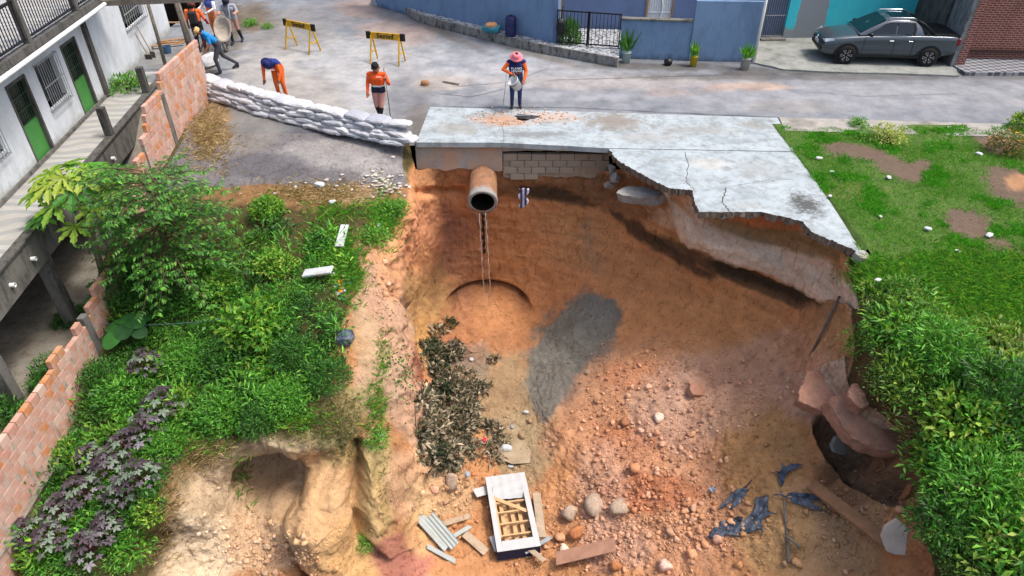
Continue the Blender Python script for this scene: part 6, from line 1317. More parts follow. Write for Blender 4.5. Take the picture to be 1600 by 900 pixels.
# ================================================================== pickup
M_CAR = NT('grey_metallic'); M_CAR.color(S(78, 86, 94, .8)).rough(.32).set(Metallic=.55, Coat_Weight=.6, Coat_Roughness=.08); M_CAR = M_CAR.m
M_TRIM = plain('black_trim', S(24, 25, 27, .6), .55, .1, bump=0); M_CGLASS = NT('tinted_glass'); M_CGLASS.color(S(20, 24, 30, .6)).rough(.06).set(Specular_IOR_Level=.6); M_CGLASS = M_CGLASS.m
M_CHROME = plain('bright_metal', S(200, 204, 208), .25, .05, metal=.9, bump=0); M_TYRE = plain('tyre', S(28, 27, 27, .6), .85, .15)
def pickup():
    f0, f1 = Vector(at(1318, 100, z=.07)), Vector(at(1445, 104, z=.07)); d = f1 - f0; ang = math.atan2(d.y, d.x)
    e = empty('pickup_truck', (0, 0, 0), 0, 'dark grey double-cab pickup with roof rails parked before the turquoise wall', 'pickup'); L_, HW = 4.5, .84; fx, rx = .83, .83 + d.length
    X = [0, .06, .18, .42, .8, 1.2, 1.6, 2.2, 2.9, 3.25, 3.7, 4.1, 4.4, 4.5]; bw = [.60, .70, .78, .83, .84, .84, .84, .84, .84, .84, .84, .835, .81, .78]
    belt = [.62, .72, .80, .86, .91, .95, .97, .99, 1.01, 1.02, 1.02, 1.02, 1.01, .97]; top = [.64, .76, .86, .93, .985, 1.02, 1.02, 1.02, 1.02, 1.02, 1.02, 1.02, 1.01, .97]; zb = [.36, .28, .24, .24, .26, .26, .26, .26, .26, .26, .27, .30, .36, .40]
    V, F = [], []
    for x, w_, b, t_, z in zip(X, bw, belt, top, zb):
        sec = [(0, z), (w_ * .86, z), (w_ * .97, z + .07), (w_ * 1.0, .50), (w_ * 1.005, .62), (w_ * .985, b - .12), (w_ * .955, b - .03), (w_ * .90, b + .005), (w_ * .6, (b + t_) / 2 + .01), (0, t_ + .015)]
        for y, zz in sec: V.append((x, -y, zz))
        for y, zz in sec[::-1][1:-1]: V.append((x, y, zz))
    n = 18
    for i in range(len(X) - 1):
        for k in range(n): F.append((i * n + k, i * n + (k + 1) % n, (i + 1) * n + (k + 1) % n, (i + 1) * n + k))
    F += [tuple(range(n))[::-1], tuple(range((len(X) - 1) * n, len(X) * n))]
    b = new_obj('body', V, F, M_CAR, e, True); fix_normals(b); md = b.modifiers.new('s', 'SUBSURF'); md.levels = md.render_levels = 1
    # cab
    cx = [1.12, 1.55, 1.98, 2.2, 2.6, 2.95, 3.12, 3.3]; cz = [1.0, 1.24, 1.44, 1.475, 1.485, 1.46, 1.30, 1.03]; cwb = [.74, .77, .78, .785, .785, .78, .775, .76]; cwt = [.73, .66, .62, .61, .61, .61, .66, .75]
    V, F = [], []
    for x, z, wb_, wt in zip(cx, cz, cwb, cwt):
        for y, zz in [(wb_, .97), (wb_ * .995, 1.0), (wt + .02, z - .05), (wt - .04, z), (0, z + .02)]: V.append((x, -y, max(zz, .97)))
        for y, zz in [(wt - .04, z), (wt + .02, z - .05), (wb_ * .995, 1.0), (wb_, .97)]: V.append((x, y, max(zz, .97)))
    n = 9
    for i in range(len(cx) - 1):
        for k in range(n - 1): F.append((i * n + k, (i + 1) * n + k, (i + 1) * n + k + 1, i * n + k + 1))
    c = new_obj('cab', V, F, M_CAR, e, True); fix_normals(c)
    def side(x, f, s, out=.012):
        wb_, wt, z = np.interp(x, cx, cwb), np.interp(x, cx, cwt) + .02, np.interp(x, cx, cz) - .05; return (x, s * (wb_ + (wt - wb_) * f + out), 1.0 + (z - 1.0) * f)
    for s in (-1, 1):
        for pts in ([(1.45, .10), (2.02, .10), (2.30, .10), (2.30, .88), (2.12, .88), (1.95, .84), (1.70, .62)], [(2.36, .10), (2.85, .10), (2.88, .5), (2.82, .88), (2.36, .88)]):
            P_ = [side(x, f, s) for x, f in pts]; fix_normals(new_obj('side_window', P_, [tuple(range(len(P_)))], M_CGLASS, e))
        P_ = [side(x, f, s, .006) for x, f in ((1.36, .05), (2.95, .05), (2.98, .55), (2.90, .96), (2.1, .96), (1.93, .93), (1.66, .66))]; fix_normals(new_obj('window_surround', P_, [tuple(range(len(P_)))], M_TRIM, e))
        for x in (fx, rx):
            m = MB(); V, F = [], []
            for k in range(17):
                a = math.pi * k / 16
                for r_ in (.34, .42): V += [(x + r_ * math.cos(a), s * .852, .31 + r_ * math.sin(a) * .96), (x + r_ * math.cos(a), s * .80, .31 + r_ * math.sin(a) * .96)]
            for k in range(16): i = 4 * k; F += [(i, i + 4, i + 6, i + 2), (i + 2, i + 6, i + 7, i + 3), (i, i + 1, i + 5, i + 4)]
            m.add(V, F); m.add([(x, s * .846, .31)] + [(x + .345 * math.cos(a), s * .846, .31 + .345 * math.sin(a)) for a in np.linspace(0, 2 * math.pi, 25)], [(0, k, k + 1) for k in range(1, 25)]); m.build('wheel_arch', M_TRIM, e)
            w_ = empty('wheel', (x, s * .79, .315)); w_.parent = e; w_.rotation_euler = (R(90), 0, 0)
            MB().lathe([(.20, -.1), (.29, -.1), (.315, -.07), (.318, 0), (.315, .07), (.29, .1), (.20, .1)], 28).build('tyre', M_TYRE, w_, True)
            m = MB().lathe([(.205, -.08), (.21, .085), (.19, .092), (.185, .05), (0, .05), (0, -.05), (.185, -.05), (.19, -.092), (.21, -.085)], 24); m.build('rim', M_TRIM, w_, True); m = MB()
            for k in range(6):
                a = k * math.pi / 3
                for da in (-.22, .22): m.beam((.05 * math.cos(a), .05 * math.sin(a), .07 * -s), (.19 * math.cos(a + da), .19 * math.sin(a + da), .088 * -s), .012, .018)
                m.beam((.19 * math.cos(a - .22), .19 * math.sin(a - .22), .088 * -s), (.19 * math.cos(a + .22), .19 * math.sin(a + .22), .088 * -s), .012, .012)
            m.build('spoke', M_CHROME, w_)
        m = MB().tube([(1.98, s * .56, 1.47), (2.05, s * .57, 1.53), (2.8, s * .57, 1.54), (2.95, s * .57, 1.50)], .018, 8); m.build('roof_rail', M_CHROME, e, True)
        MB().tube([(2.95, s * .60, 1.46), (3.2, s * .63, 1.36), (3.6, s * .70, 1.05)], .045, 8).build('roll_bar', M_TRIM, e, True)
        MB().box((1.38, s * .86, .99), (1.52, s * 1.02, 1.10), .03).build('mirror', M_TRIM, e, True)
        for x in (2.15, 2.78): MB().box((x, s * .845, .82), (x + .14, s * .862, .845), .006).build('door_handle', M_CHROME, e)
        for x in (1.32, 2.33, 2.96): MB().box((x, s * .843, .34), (x + .008, s * .849, .92)).build('door_seam', M_TRIM, e)
        MB().add([(.05, s * .45, .70), (.07, s * .70, .70), (.34, s * .815, .79), (.30, s * .80, .86), (.06, s * .62, .80), (.03, s * .45, .77)], [tuple(range(6))]).build('headlight', plain('headlight_glass', S(210, 220, 226), .1, .1, bump=0) if s < 0 else bpy.data.materials['headlight_glass'], e)
        MB().box((.8, s * .843, .27), (rx + .3, s * .853, .33)).build('sill', M_TRIM, e)
        MB().box((4.40, s * .70, .72), (4.50, s * .80, .96), .02).build('tail_light', plain('tail_red', S(140, 20, 24), .3) if s < 0 else bpy.data.materials['tail_red'], e)
    for P_ in ([(1.17, -.66, 1.045), (1.17, .66, 1.045), (1.95, .55, 1.455), (1.95, -.55, 1.455)], [(3.0, -.56, 1.44), (3.0, .56, 1.44), (3.27, .66, 1.10), (3.27, -.66, 1.10)]): fix_normals(new_obj('windscreen', P_, [(0, 1, 2, 3)], M_CGLASS, e))
    for p_, q_ in zip(e.children[-2:], (.012, .012)): p_.location.z = q_
    MB().box((3.34, -.72, 1.035), (4.42, .72, 1.06), .01).build('bed_cover', M_TRIM, e); MB().box((2.2, -.42, 1.505), (2.85, .42, 1.51)).build('sunroof', M_CGLASS, e)
    MB().add([(-.005, -.56, .66), (-.005, .56, .66), (.01, .6, .56), (.01, -.6, .56)], [(0, 1, 2, 3)]).box((-.012, -.58, .40), (.03, .58, .52)).build('grille', M_TRIM, e); MB().box((-.02, -.22, .53), (-.006, .22, .64)).build('number_plate', plain('plate', S(190, 196, 206), .5, .05, bump=0), e)
    m = MB().lathe([(.05, 0), (.062, 0), (.062, .012), (.05, .012), (.05, 0)], 20); m.beam((-.03, .045, .006), (0, -.05, .006), .01, .01).beam((.03, .045, .006), (0, -.05, .006), .01, .01); m.xform(Matrix.Translation((-.012, 0, .70)) @ Matrix.Rotation(R(-90), 4, 'Y') @ Matrix.Rotation(R(-90), 4, 'Z')); m.build('badge', M_CHROME, e)
    Mx = Matrix.Rotation(ang, 4, 'Z'); off = Mx @ Vector((fx, -.86, 0)); e.location = (f0.x - off.x, f0.y - off.y, .065); e.rotation_euler = (0, 0, ang); return e
pickup()

# ================================================================== pots and things along the blue wall
def pot_plant(u, v, col, label, r=.17, h=.36, lh=.7, n=26, pal=GR_D):
    e = empty('potted_plant', Vector(at(u, v, z=.012)), 0, label, 'potted plant', 'potted plants along the blue wall'); rg = np.random.default_rng(int(u)); MB().lathe([(0, 0), (r * .82, 0), (r, h), (r * 1.04, h), (r * .9, h - .03), (0, h - .04)], 18).build('pot', plain('pot_%d' % u, col, .6, .12, 4, .1, dirt=S(140, 136, 124)), e, True)
    P_ = np.zeros((n, 3)); P_[:, 2] = h - .03; P_[:, :2] = rg.normal(size=(n, 2)) * r * .35; d = np.stack([rg.normal(size=n) * .28, rg.normal(size=n) * .28, np.ones(n)], -1)
    V, F = leaves(P_, d, rg.normal(size=(n, 3)) * np.array((1, 1, .1)), lh * rg.uniform(.6, 1.1, n), .075, .1, .08); new_obj('foliage', V, F, M_LEAF, e, False, leaf_cols(n, pal, rg))
pot_plant(978, 97, S(186, 212, 216), 'tall sword-leaved plant in a pale turquoise pot beside the gate', lh=.85, n=34); pot_plant(1083, 103, S(206, 184, 40), 'grassy plant in a yellow bucket before the blue wall', .14, .34, .6, 40, GR_Y + GR_M); pot_plant(1163, 108, S(196, 200, 196), 'leafy plant in a chipped white pot by the white rain pipe', .17, .38, .55, 46, GR_M)
o = lump('charred_pot', Vector(at(1044, 97, z=.1)), (.3, .3, .26), M_IRON, 'small black pot standing at the foot of the blue wall', 'pot', 4, flat=.2)
b_ = at(798, 56, z=SWZ); bb_ = empty('barrel', b_, 0, 'dark blue plastic barrel standing on the sidewalk against the blue wall', 'barrel'); MB().lathe([(0, 0), (.19, 0), (.21, .04), (.215, .3), (.205, .33), (.215, .36), (.21, .66), (.17, .72), (0, .73)], 22).build('drum', plain('navy_plastic', S(34, 40, 84), .45, .12), bb_, True); MB().lathe([(0, .73), (.06, .73), (.06, .76), (0, .76)], 12).build('cap', M_IRON, bb_)
o = lump('rubble_sack', Vector(at(768, 44, z=SWZ + .16)), (.75, .5, .34), plain('turquoise_sack', S(60, 140, 156), .6, .2, 5, .4), 'turquoise sack lying on the sidewalk by the blue wall', 'sack', 6, (0, 0, R(-15))); o = lump('soil_pile', Vector(at(768, 39, z=SWZ + .30)), (.5, .36, .22), plain('orange_spoil', S(206, 150, 104), .95, .2, 6, .6, 20), 'orange soil spilling from the top of the turquoise sack', 'soil', 7)
hb = empty('hanging_bag', Vector((g0[0] + .12, g0[1] - .1, SWZ + .35)), 0, 'black bag hanging on the post at the end of the iron gate', 'bag'); lump('sack_body', (0, 0, .3), (.36, .24, .62), M_IRON, None, None, 9).parent = hb; MB().tube([(0, 0, .55), (.02, .03, .85), (.06, .08, 1.0)], .02, 6).build('strap', M_IRON, hb)
p_ = Vector((g0[0] + .5, g0[1] + .25, SWZ)); place_bush('fined', 0, 0, .8, 'dark leafy plant behind the left end of the iron gate', 'plant', pt=p_, sz=1.6)

# ================================================================== wreckage in the pit
M_CLOTH = plain('white_upholstery', S(188, 188, 186), .85, .08, 3, .2); M_NAVY = plain('navy_upholstery', S(30, 32, 56), .85, .15); M_PINE = plain('raw_pine', S(206, 166, 120), .85, .2, 6, .3)
pa, pb3 = seen(789, 742), seen(811, 860); zc = max(pa.z, pb3.z) + .10
A3, B3 = Vector(at(789, 742, z=pa.z + .34)), Vector(at(811, 858, z=pb3.z + .40)); dv = B3 - A3; L = dv.length; yv = -dv.normalized(); xv = Vector((1, 0, 0)); xv = (xv - yv * xv.dot(yv)).normalized(); zv = xv.cross(yv); Mb = Matrix(((xv.x, yv.x, zv.x, 0), (xv.y, yv.y, zv.y, 0), (xv.z, yv.z, zv.z, 0), (0, 0, 0, 1)))
bd_ = empty('bed_base', (A3 + B3) / 2, 0, 'upturned white box bed base with bare pine slats on the pit floor', 'bed base'); bd_.rotation_euler = Mb.to_euler(); W2, L2_, H2 = .50, L / 2, .34
for s in (-1, 1):
    MB().box((s * W2, -L2_, -H2), (s * (W2 - .05), L2_, -.002), .008).build('side_panel', M_NAVY, bd_); MB().box((s * (W2 + .004), -L2_ - .003, -.001), (s * (W2 - .13), L2_ + .003, .015), .004).build('fabric_border', M_CLOTH, bd_)
MB().box((-W2 + .05, -L2_, -H2), (W2 - .05, -L2_ + .05, -.002), .008).build('end_panel', M_NAVY, bd_); MB().box((-W2 + .05, L2_ - .05, -H2), (W2 - .05, L2_, -.002), .008).build('end_panel', M_NAVY, bd_)
MB().box((-W2 + .131, -L2_ - .003, 0), (W2 - .131, -L2_ + .26, .014), .004).build('fabric_border', M_CLOTH, bd_)
V, F = [], []
for i in range(13):
    for j in range(11): x = -W2 + .128 + (2 * W2 - .256) * i / 12; y = L2_ - .0 - .68 * j / 10; V.append((x, y, .016 + .02 * math.sin(j * 1.3 + i * .3) * (j > 3) - .10 * (j > 8) * (j - 8) / 2 + .01 * math.sin(i * 1.7)))
o = new_obj('torn_cloth', V, [(i * 11 + j, (i + 1) * 11 + j, (i + 1) * 11 + j + 1, i * 11 + j + 1) for i in range(12) for j in range(10)], M_CLOTH, bd_, True)
MB().box((-W2 + .05, -L2_ + .05, -H2), (W2 - .05, L2_ - .05, -H2 + .02)).build('base_board', M_PINE, bd_)
for y in (-.62, -.30, .02, .30): MB().box((-W2 + .052, y - .02, -.12), (W2 - .052, y + .02, -.06)).build('slat', M_PINE, bd_)
for x in (-.22, .02, .2): MB().box((x - .045, -L2_ + .06, -.20), (x + .045, .45, -.18)).build('slat', M_PINE, bd_)
MB().beam((-.34, .42, -.04), (.36, -.05, -.04), .09, .02).build('loose_slat', M_PINE, bd_); MB().beam((-.36, -.7, -.03), (-.36, .5, -.03), .05, .03).build('slat', M_PINE, bd_)
for s in (-.55, -.40, -.25): MB().box((W2 + .001, s - .02, -.12), (W2 + .006, s + .02, -.06)).build('label_tab', M_CLOTH, bd_)
def flat_piece(name, pts, w_, th, mat, label, cat, lift=.06, corr=0, grp=None, roll=0):
    """a board or sheet lying between two photo points on the pit floor"""
    a, b = seen(*pts[0], lift), seen(*pts[1], lift); c = (a + b) / 2; d = b - a; L = d.length; m = MB()
    if corr:
        n = corr * 6; V = []
        for s in (0, 1):
            for k in range(n + 1):
                x = -w_ / 2 + w_ * k / n
                for z in (0, -th): V.append((-L / 2 + L * s, x, .022 * math.sin(2 * math.pi * corr * k / n) + z))
        h = 2 * (n + 1); F = []
        for k in range(n): F += [(2 * k, h + 2 * k, h + 2 * k + 2, 2 * k + 2), (2 * k + 1, 2 * k + 3, h + 2 * k + 3, h + 2 * k + 1), (2 * k, 2 * k + 2, 2 * k + 3, 2 * k + 1), (h + 2 * k, h + 2 * k + 1, h + 2 * k + 3, h + 2 * k + 2)]
        m.add(V, F)
    else: m.box((-L / 2, -w_ / 2, -th / 2), (L / 2, w_ / 2, th / 2), min(.006, th * .3))
    o = m.build(name, mat); x = d.normalized(); y = Vector((0, 0, 1)).cross(x).normalized(); z = x.cross(y); Mr = Matrix(((x.x, y.x, z.x), (x.y, y.y, z.y), (x.z, y.z, z.z))); o.location = c; o.rotation_euler = (Mr @ Matrix.Rotation(R(roll), 3, 'X')).to_euler(); return tag(o, label, cat, grp)
M_FIBRE = plain('fibre_cement', S(172, 178, 174), .9, .12, 3, .3, 30, dirt=S(160, 150, 134)); M_OLDW = plain('old_board', S(176, 156, 132), .9, .2, 4, .4, 40, dirt=S(120, 96, 72))
flat_piece('roof_sheet', [(655, 812), (700, 862)], .30, .008, M_FIBRE, 'longest corrugated white roof sheet at the left foot of the pit', 'roof sheet', .16, 3, 'broken corrugated sheets', -20); flat_piece('roof_sheet', [(672, 815), (712, 862)], .26, .008, M_FIBRE, 'corrugated white roof sheet overlapping the longest one', 'roof sheet', .22, 3, 'broken corrugated sheets', 12); flat_piece('roof_sheet', [(668, 858), (712, 882)], .12, .008, M_FIBRE, 'narrow broken strip of white roof sheet below the others', 'roof sheet', .12, 1, 'broken corrugated sheets')
for k, (p, w_, lb, mt) in enumerate((([(726, 838), (760, 868)], .22, 'wide grey plank left of the bed base', M_OLDW), ([(698, 850), (735, 828)], .12, 'pale batten lying across the roof sheets', M_FIBRE), ([(690, 826), (735, 812)], .16, 'dusty board above the roof sheets', M_OLDW), ([(742, 778), (764, 772)], .26, 'white panel touching the far left corner of the bed base', M_CLOTH), ([(770, 845), (778, 868)], .16, 'white torn panel at the near left corner of the bed base', M_CLOTH), ([(820, 872), (860, 848)], .10, 'long grey metal strip at the near right corner of the bed base', M_GREYBAR), ([(826, 866), (850, 886)], .14, 'dark board below the grey metal strip', M_OLDW), ([(838, 780), (846, 850)], .20, 'bent tan sheet leaning on the right side of the bed base', M_OLDW), ([(868, 884), (960, 862)], .34, 'broad brown board half buried right of the metal strip', plain('muddy_board', S(170, 128, 104), .95, .25, 4, .5)))):
    flat_piece('board', p, w_, .025, mt, lb, 'board', .12 + .02 * k, 0, None, (k * 37) % 17 - 8)
flat_piece('timber_beam', [(1264, 768), (1392, 868)], .26, .07, plain('muddy_timber', S(150, 112, 80), .9, .25, 4, .5), 'long muddy timber beam slanting down the right bank', 'beam', .22, 0, None, 14)
for pts, lb, r in (([(1222, 792), (1230, 884)], 'grey pole standing out of the mud left of the long beam', .035), ([(1226, 848), (1248, 862)], 'short stub of grey pole beside the upright one', .03), ([(1308, 474), (1264, 562)], 'thin grey pole leaning against the right bank below the pavement corner', .03)):
    a, b = seen(*pts[0], .20), seen(*pts[1], .12); post('pole', lb, b, a, r, M_WOODG, 7, 'pole')
for k, (p, q) in enumerate((((1338, 728), (1400, 790)), ((1350, 722), (1372, 778)), ((1310, 742), (1352, 716)), ((1318, 745), (1330, 690)))):
    a, b = seen(*p, .22), seen(*q, .16); post('reinforcing_bar', ('longest rusty reinforcing bar poking from the collapsed right bank', 'rusty bar crossing the longest one', 'rusty bar bridging the dark gap', 'short upright rusty bar in the dark gap')[k], b, a, .011, plain('rust', S(110, 84, 66), .9, .2) if k == 0 else bpy.data.materials['rust'], 5, 'rebar', 'bars in the collapsed bank')
# slabs of the collapsed bank
def slabrock(u, v, size, rot, mat, label, seed, lift): return slabrock_at('slab_fragment', seen(u, v, lift), size, mat, label, 'concrete slab', seed, [R(x) for x in rot])
def slabrock_at2(u, v, size, rot, mat, label, seed, lift):
    p = Vector(at(u, v, z=-2.15 + lift)); return slabrock_at('slab_fragment', p, size, mat, label, 'concrete slab', seed, [R(x) for x in rot])
def shard(u, v, size, rot, mat, label, seed, lift=.1, cat='concrete slab'):
    rg = np.random.default_rng(seed); n = 9; a = np.sort(rg.uniform(0, 2 * math.pi, n)); a = np.linspace(0, 2 * math.pi, n, endpoint=False) + rg.uniform(-.25, .25, n); r = rg.uniform(.75, 1.1, n)
    m = MB().prism([(size[0] / 2 * r_ * math.cos(t), size[1] / 2 * r_ * math.sin(t)) for t, r_ in zip(a, r)], -size[2] / 2, size[2] / 2); o = m.build('slab_fragment', mat); md = o.modifiers.new('b', 'BEVEL'); md.width = .012; o.location = seen(u, v, lift); o.rotation_euler = [R(x) for x in rot]; return tag(o, label, cat)
shard(1312, 700, (.55, .5, .10), (50, 0, 25), M_CHUNK, 'grey concrete slab fragment standing under the pink ledge', 2, .12); shard(1402, 850, (.75, .6, .12), (52, 8, -30), plain('pale_slab', S(206, 186, 166), .95, .2, 4, .5), 'pale tilted slab fragment at the bottom of the right bank', 3, .16); slabrock(1290, 612, (1.3, 1.0, .36), (8, -4, 20), M_PINKS, 'pink slab of old road bed lying on the right slope', 5, -.06); slabrock_at2(1360, 668, (1.75, 1.15, .40), (12, 8, -28), M_PINKS, 'largest pink slab of old road bed tilting over the dark gap', 16, -.02); slabrock(1345, 620, (.6, .5, .3), (10, -10, 50), M_PINKS, 'smaller pink slab between the two large ones', 18, -.02); slabrock_at('earth_block', seen(1432, 770, -.05), (.5, .45, .7), plain('brown_clay', S(160, 112, 76), .95, .25, 4, .9, 14), 'cracked brown earth block beside the reinforcing bars', 'earth block', 9, (R(10), 0, .4)); shard(1440, 720, (.5, .25, .12), (10, 40, 60), M_CHUNK, 'small slab fragment wedged below the undergrowth edge', 8, .1); shard(1345, 402, (.36, .34, .16), (8, 10, 20), M_CHUNK, 'broken corner block hanging at the tip of the pavement', 9, .02); shard(1088, 612, (.55, .42, .16), (25, 10, 40), M_PINKS, 'pink slab on the upper rubble slope', 12, .04)
t = NT('black_plastic'); t.color(t.ramp(t.noise(4, 6, .7), [(.38, S(34, 38, 46, .7)), (.5, S(80, 92, 108)), (.66, S(120, 124, 128))])).rough(.35); t.bump(t.noise(9, 6, .65), .9, .06); M_PLAS = t.m
def tarp(u, v, w_, h, rz, label, seed, lift=.06, mat=None):
    n = 16; V = []; c = seen(u, v); rg = np.random.default_rng(seed)
    for i in range(n):
        for j in range(n):
            x, y = (i / (n - 1) - .5) * w_, (j / (n - 1) - .5) * h; e_ = .75 + .35 * math.sin(j * .33 + seed); x *= e_; y *= .8 + .3 * math.sin(i * .37 + 2 * seed); X, Y = x * math.cos(rz) - y * math.sin(rz), x * math.sin(rz) + y * math.cos(rz); z = drop(c.x + X, c.y + Y, c.z + 1.2, c.z); z = min(max(z, c.z - .5), c.z + .5); V.append((X, Y, z - c.z + lift + .16 * float(fbm(np.array([[x * 4, y * 7, seed]]), 3)[0])))
    o = new_obj('plastic_sheet', V, [(i * n + j, (i + 1) * n + j, (i + 1) * n + j + 1, i * n + j + 1) for i in range(n - 1) for j in range(n - 1)], mat or M_PLAS, None, True); o.location = c; md = o.modifiers.new('s', 'SOLIDIFY'); md.thickness = .006; return tag(o, label, 'plastic sheet')
tarp(1224, 742, .55, .34, .6, 'black plastic sheet at the tip of the muddy overhang', 1); tarp(1250, 782, 1.0, .28, -.6, 'long black plastic strip below the muddy overhang', 2); tarp(1152, 778, .75, .26, .5, 'crumpled black plastic left of the grey sheets', 3); tarp(1180, 812, .9, .55, .7, 'crumpled grey-black plastic in the middle of the mud', 4); tarp(1132, 830, .7, .4, .3, 'folded black plastic lowest in the mud', 5); tarp(1112, 768, .22, .14, 1.2, 'small grey plastic scrap on the rubble', 6, mat=plain('grey_plastic', S(150, 160, 172), .4, .2))
lump('rubbish_bag', seen(541, 534, .12), (.42, .36, .32), M_PLAS, 'black rubbish bag on the rim above the buttress', 'bag', 21)
M_STYRO = plain('white_foam', S(192, 196, 196), .8, .12, 4, .3, dirt=S(150, 140, 124)); flat_piece('foam_board', [(531, 392), (540, 358)], .20, .04, M_STYRO, 'white board lying in the grass above the scarp', 'board', .12); flat_piece('foam_board', [(478, 444), (522, 438)], .28, .05, M_STYRO, 'cracked white foam board beside the household rubbish', 'board', .30)
rl = empty('litter_heap', seen(536, 445), 0, 'small heap of household rubbish beside the cracked foam board', 'litter'); rg = np.random.default_rng(8)
for k in range(26):
    p = seen(rg.normal(538, 9), rg.normal(446, 12), .03) - rl.location; o = lump('scrap', p, tuple(rg.uniform(.05, .14, 3)), bpy.data.materials[('white_foam', 'turquoise_sack', 'brown_wood', 'black_plastic', 'petal_rusty', 'fibre_cement')[rg.integers(0, 6)]], None, None, k, (0, 0, k), sub=1); o.parent = rl
for k, (u, v, s, lb) in enumerate(((1280, 247, .2, 'white scrap on the lawn near the pavement edge'), (1389, 277, .17, 'white scrap in the middle of the lawn'), (1450, 357, .17, 'white scrap beside the small bare patch'), (1546, 367, .2, 'white scrap on the bare earth patch'), (1496, 392, .12, 'small white scrap below the bare earth patch'), (1372, 437, .14, 'white scrap above the right undergrowth'), (1376, 338, .1, 'tiny white scrap in mid lawn'), (1300, 268, .12, 'pale scrap beside the pavement edge'), (1297, 306, .12, 'bluish scrap near the stained pavement'), (1530, 240, .2, 'white bag beside the rusty shrub'))):
    p = Vector(at(u, v, z=.09)); o = lump('white_scrap', p, (s, s * .7, s * .35), M_STYRO, lb, 'litter', k, (0, 0, k * 1.3), 'white scraps on the lawn', sub=2); o['kind'] = 'thing'
for k, (u, v, s, mt, lb) in enumerate(((791, 703, .34, 'white_foam', 'white sack half sunk in the muddy pool'), (757, 689, .16, 'petal_bright', 'small red container lying beside the muddy pool'), (730, 742, .2, 'grey_plastic', 'grey plastic wad above the bed base'), (798, 730, .16, 'white_foam', 'white bottle just beyond the bed base'), (595, 683, .17, 'white_foam', 'white scrap caught on the ridge weeds'), (737, 563, .18, 'white_foam', 'white rag on the mud under the waterfall'), (822, 645, .16, 'white_foam', 'white scrap at the tip of the grey clay'), (232, 752, .16, 'white_foam', 'white cup lying on the bank above the sandy gully'), (800, 668, .14, 'grey_plastic', 'grey scrap in the muddy pool'), (500, 292, .3, 'white_foam', 'flat white scrap at the driveway edge'), (520, 318, .2, 'white_foam', 'white scrap on the dry grass'), (592, 354, .17, 'white_foam', 'white scrap hidden in the rim grass'))):
    lump('scrap', seen(u, v, s * .22), (s, s * .7, s * .5), bpy.data.materials[mt], lb, 'litter', k + 40, (0, 0, k), None, sub=2)['kind'] = 'thing'
# string across the garden
a, b = seen(165, 525, .35), seen(400, 530, .7); o = MB().tube([tuple(a + (b - a) * f - Vector((0, 0, .5 * f * (1 - f)))) for f in np.linspace(0, 1, 20)], .008, 5).build('washing_line', plain('blue_string', S(90, 120, 134), .7)); tag(o, 'thin bluish line sagging across the garden shrubs', 'line')

# ================================================================== stones
def rock_protos(n, sub, seed):
    out = []; rg = np.random.default_rng(seed)
    for k in range(n):
        bm = bmesh.new(); bmesh.ops.create_icosphere(bm, subdivisions=sub, radius=.5); P_ = np.array([v.co for v in bm.verts]); P_ = P_ * (1 + .55 * fbm(P_ * 2.2 + k * 7.7, 2))[:, None] * rg.uniform(.7, 1.25, 3)
        for j in range(11):
            nn = unit(rg.normal(size=3)); c_ = rg.uniform(.20, .40); dd = P_ @ nn; P_ = P_ - np.maximum(dd - c_, 0)[:, None] * nn          # broken faces
        out.append((P_, np.array([[v.index for v in f.verts] for f in bm.faces]))); bm.free()
    return out
PS, PM_ = rock_protos(8, 1, 1), rock_protos(8, 2, 2)
t = NT('clods'); a = t.attr(); c = t.mix(t.ramp(t.noise(16, 7, .75), [(.4, .7), (.55, 0.)]), a, t.mix(1.0, a, (.62, .55, .5), 'MULTIPLY')); t.color(c).rough(.95).set(Specular_IOR_Level=.15); b1 = t.bump(t.noise(20, 8, .75), .7, .04); M_CLOD = t.m
pal_r = np.array([S(206, 160, 134), S(190, 136, 102), S(216, 182, 164), S(176, 116, 76), S(200, 150, 112), S(224, 198, 178), S(160, 112, 84), S(186, 126, 86)])
rg = np.random.default_rng(77)
def scatter(regions, name, label, protos, smin, smax, sink=.25, power=2.2):
    VV, FF, CC, off = [], [], [], 0
    for (u0, v0, ru, rv, n, pb) in regions:
        for k in range(n):
            u, v = rg.normal(u0, ru * .6), rg.normal(v0, rv * .6)
            if v > 915 or not (260 < u < 1460): continue
            p, gc = seen_col(u, v)
            if p is None: continue
            s = smin * (1 - rg.random() * (1 - (smin / smax) ** power)) ** (-1 / power); P_, F_ = protos[rg.integers(0, len(protos))]; a = rg.uniform(0, 6.28); ca, sa = math.cos(a), math.sin(a)
            Q = P_ @ np.array(((ca, -sa, 0), (sa, ca, 0), (0, 0, 1))).T * s; VV.append(Q + np.array(p) + np.array((0, 0, s * (.5 - sink)))); FF.append(F_ + off); off += len(Q); CC.append(np.ones((len(Q), 3)) * (gc * .8 + .2 * 1.6 * pal_r[rg.integers(0, 8)]) * rg.uniform(.75, 1.25))
    o = new_obj(name, np.concatenate(VV), np.concatenate(FF), M_CLOD, None, False, np.concatenate(CC)); return tag(o, label, 'rubble', kind='stuff')
REG = [(980, 800, 130, 90, 2600, 0), (1040, 680, 110, 90, 1300, 0), (1100, 830, 90, 60, 1100, 0), (920, 850, 60, 50, 900, 0), (700, 780, 50, 60, 700, 0), (790, 690, 50, 60, 400, 0), (1320, 800, 80, 80, 700, 0), (1000, 570, 90, 30, 500, 0), (600, 470, 16, 40, 200, 0), (830, 860, 40, 40, 350, 0), (420, 865, 70, 30, 900, 0), (350, 840, 50, 50, 250, 0), (950, 640, 50, 60, 400, 0), (1180, 620, 70, 60, 300, 0)]
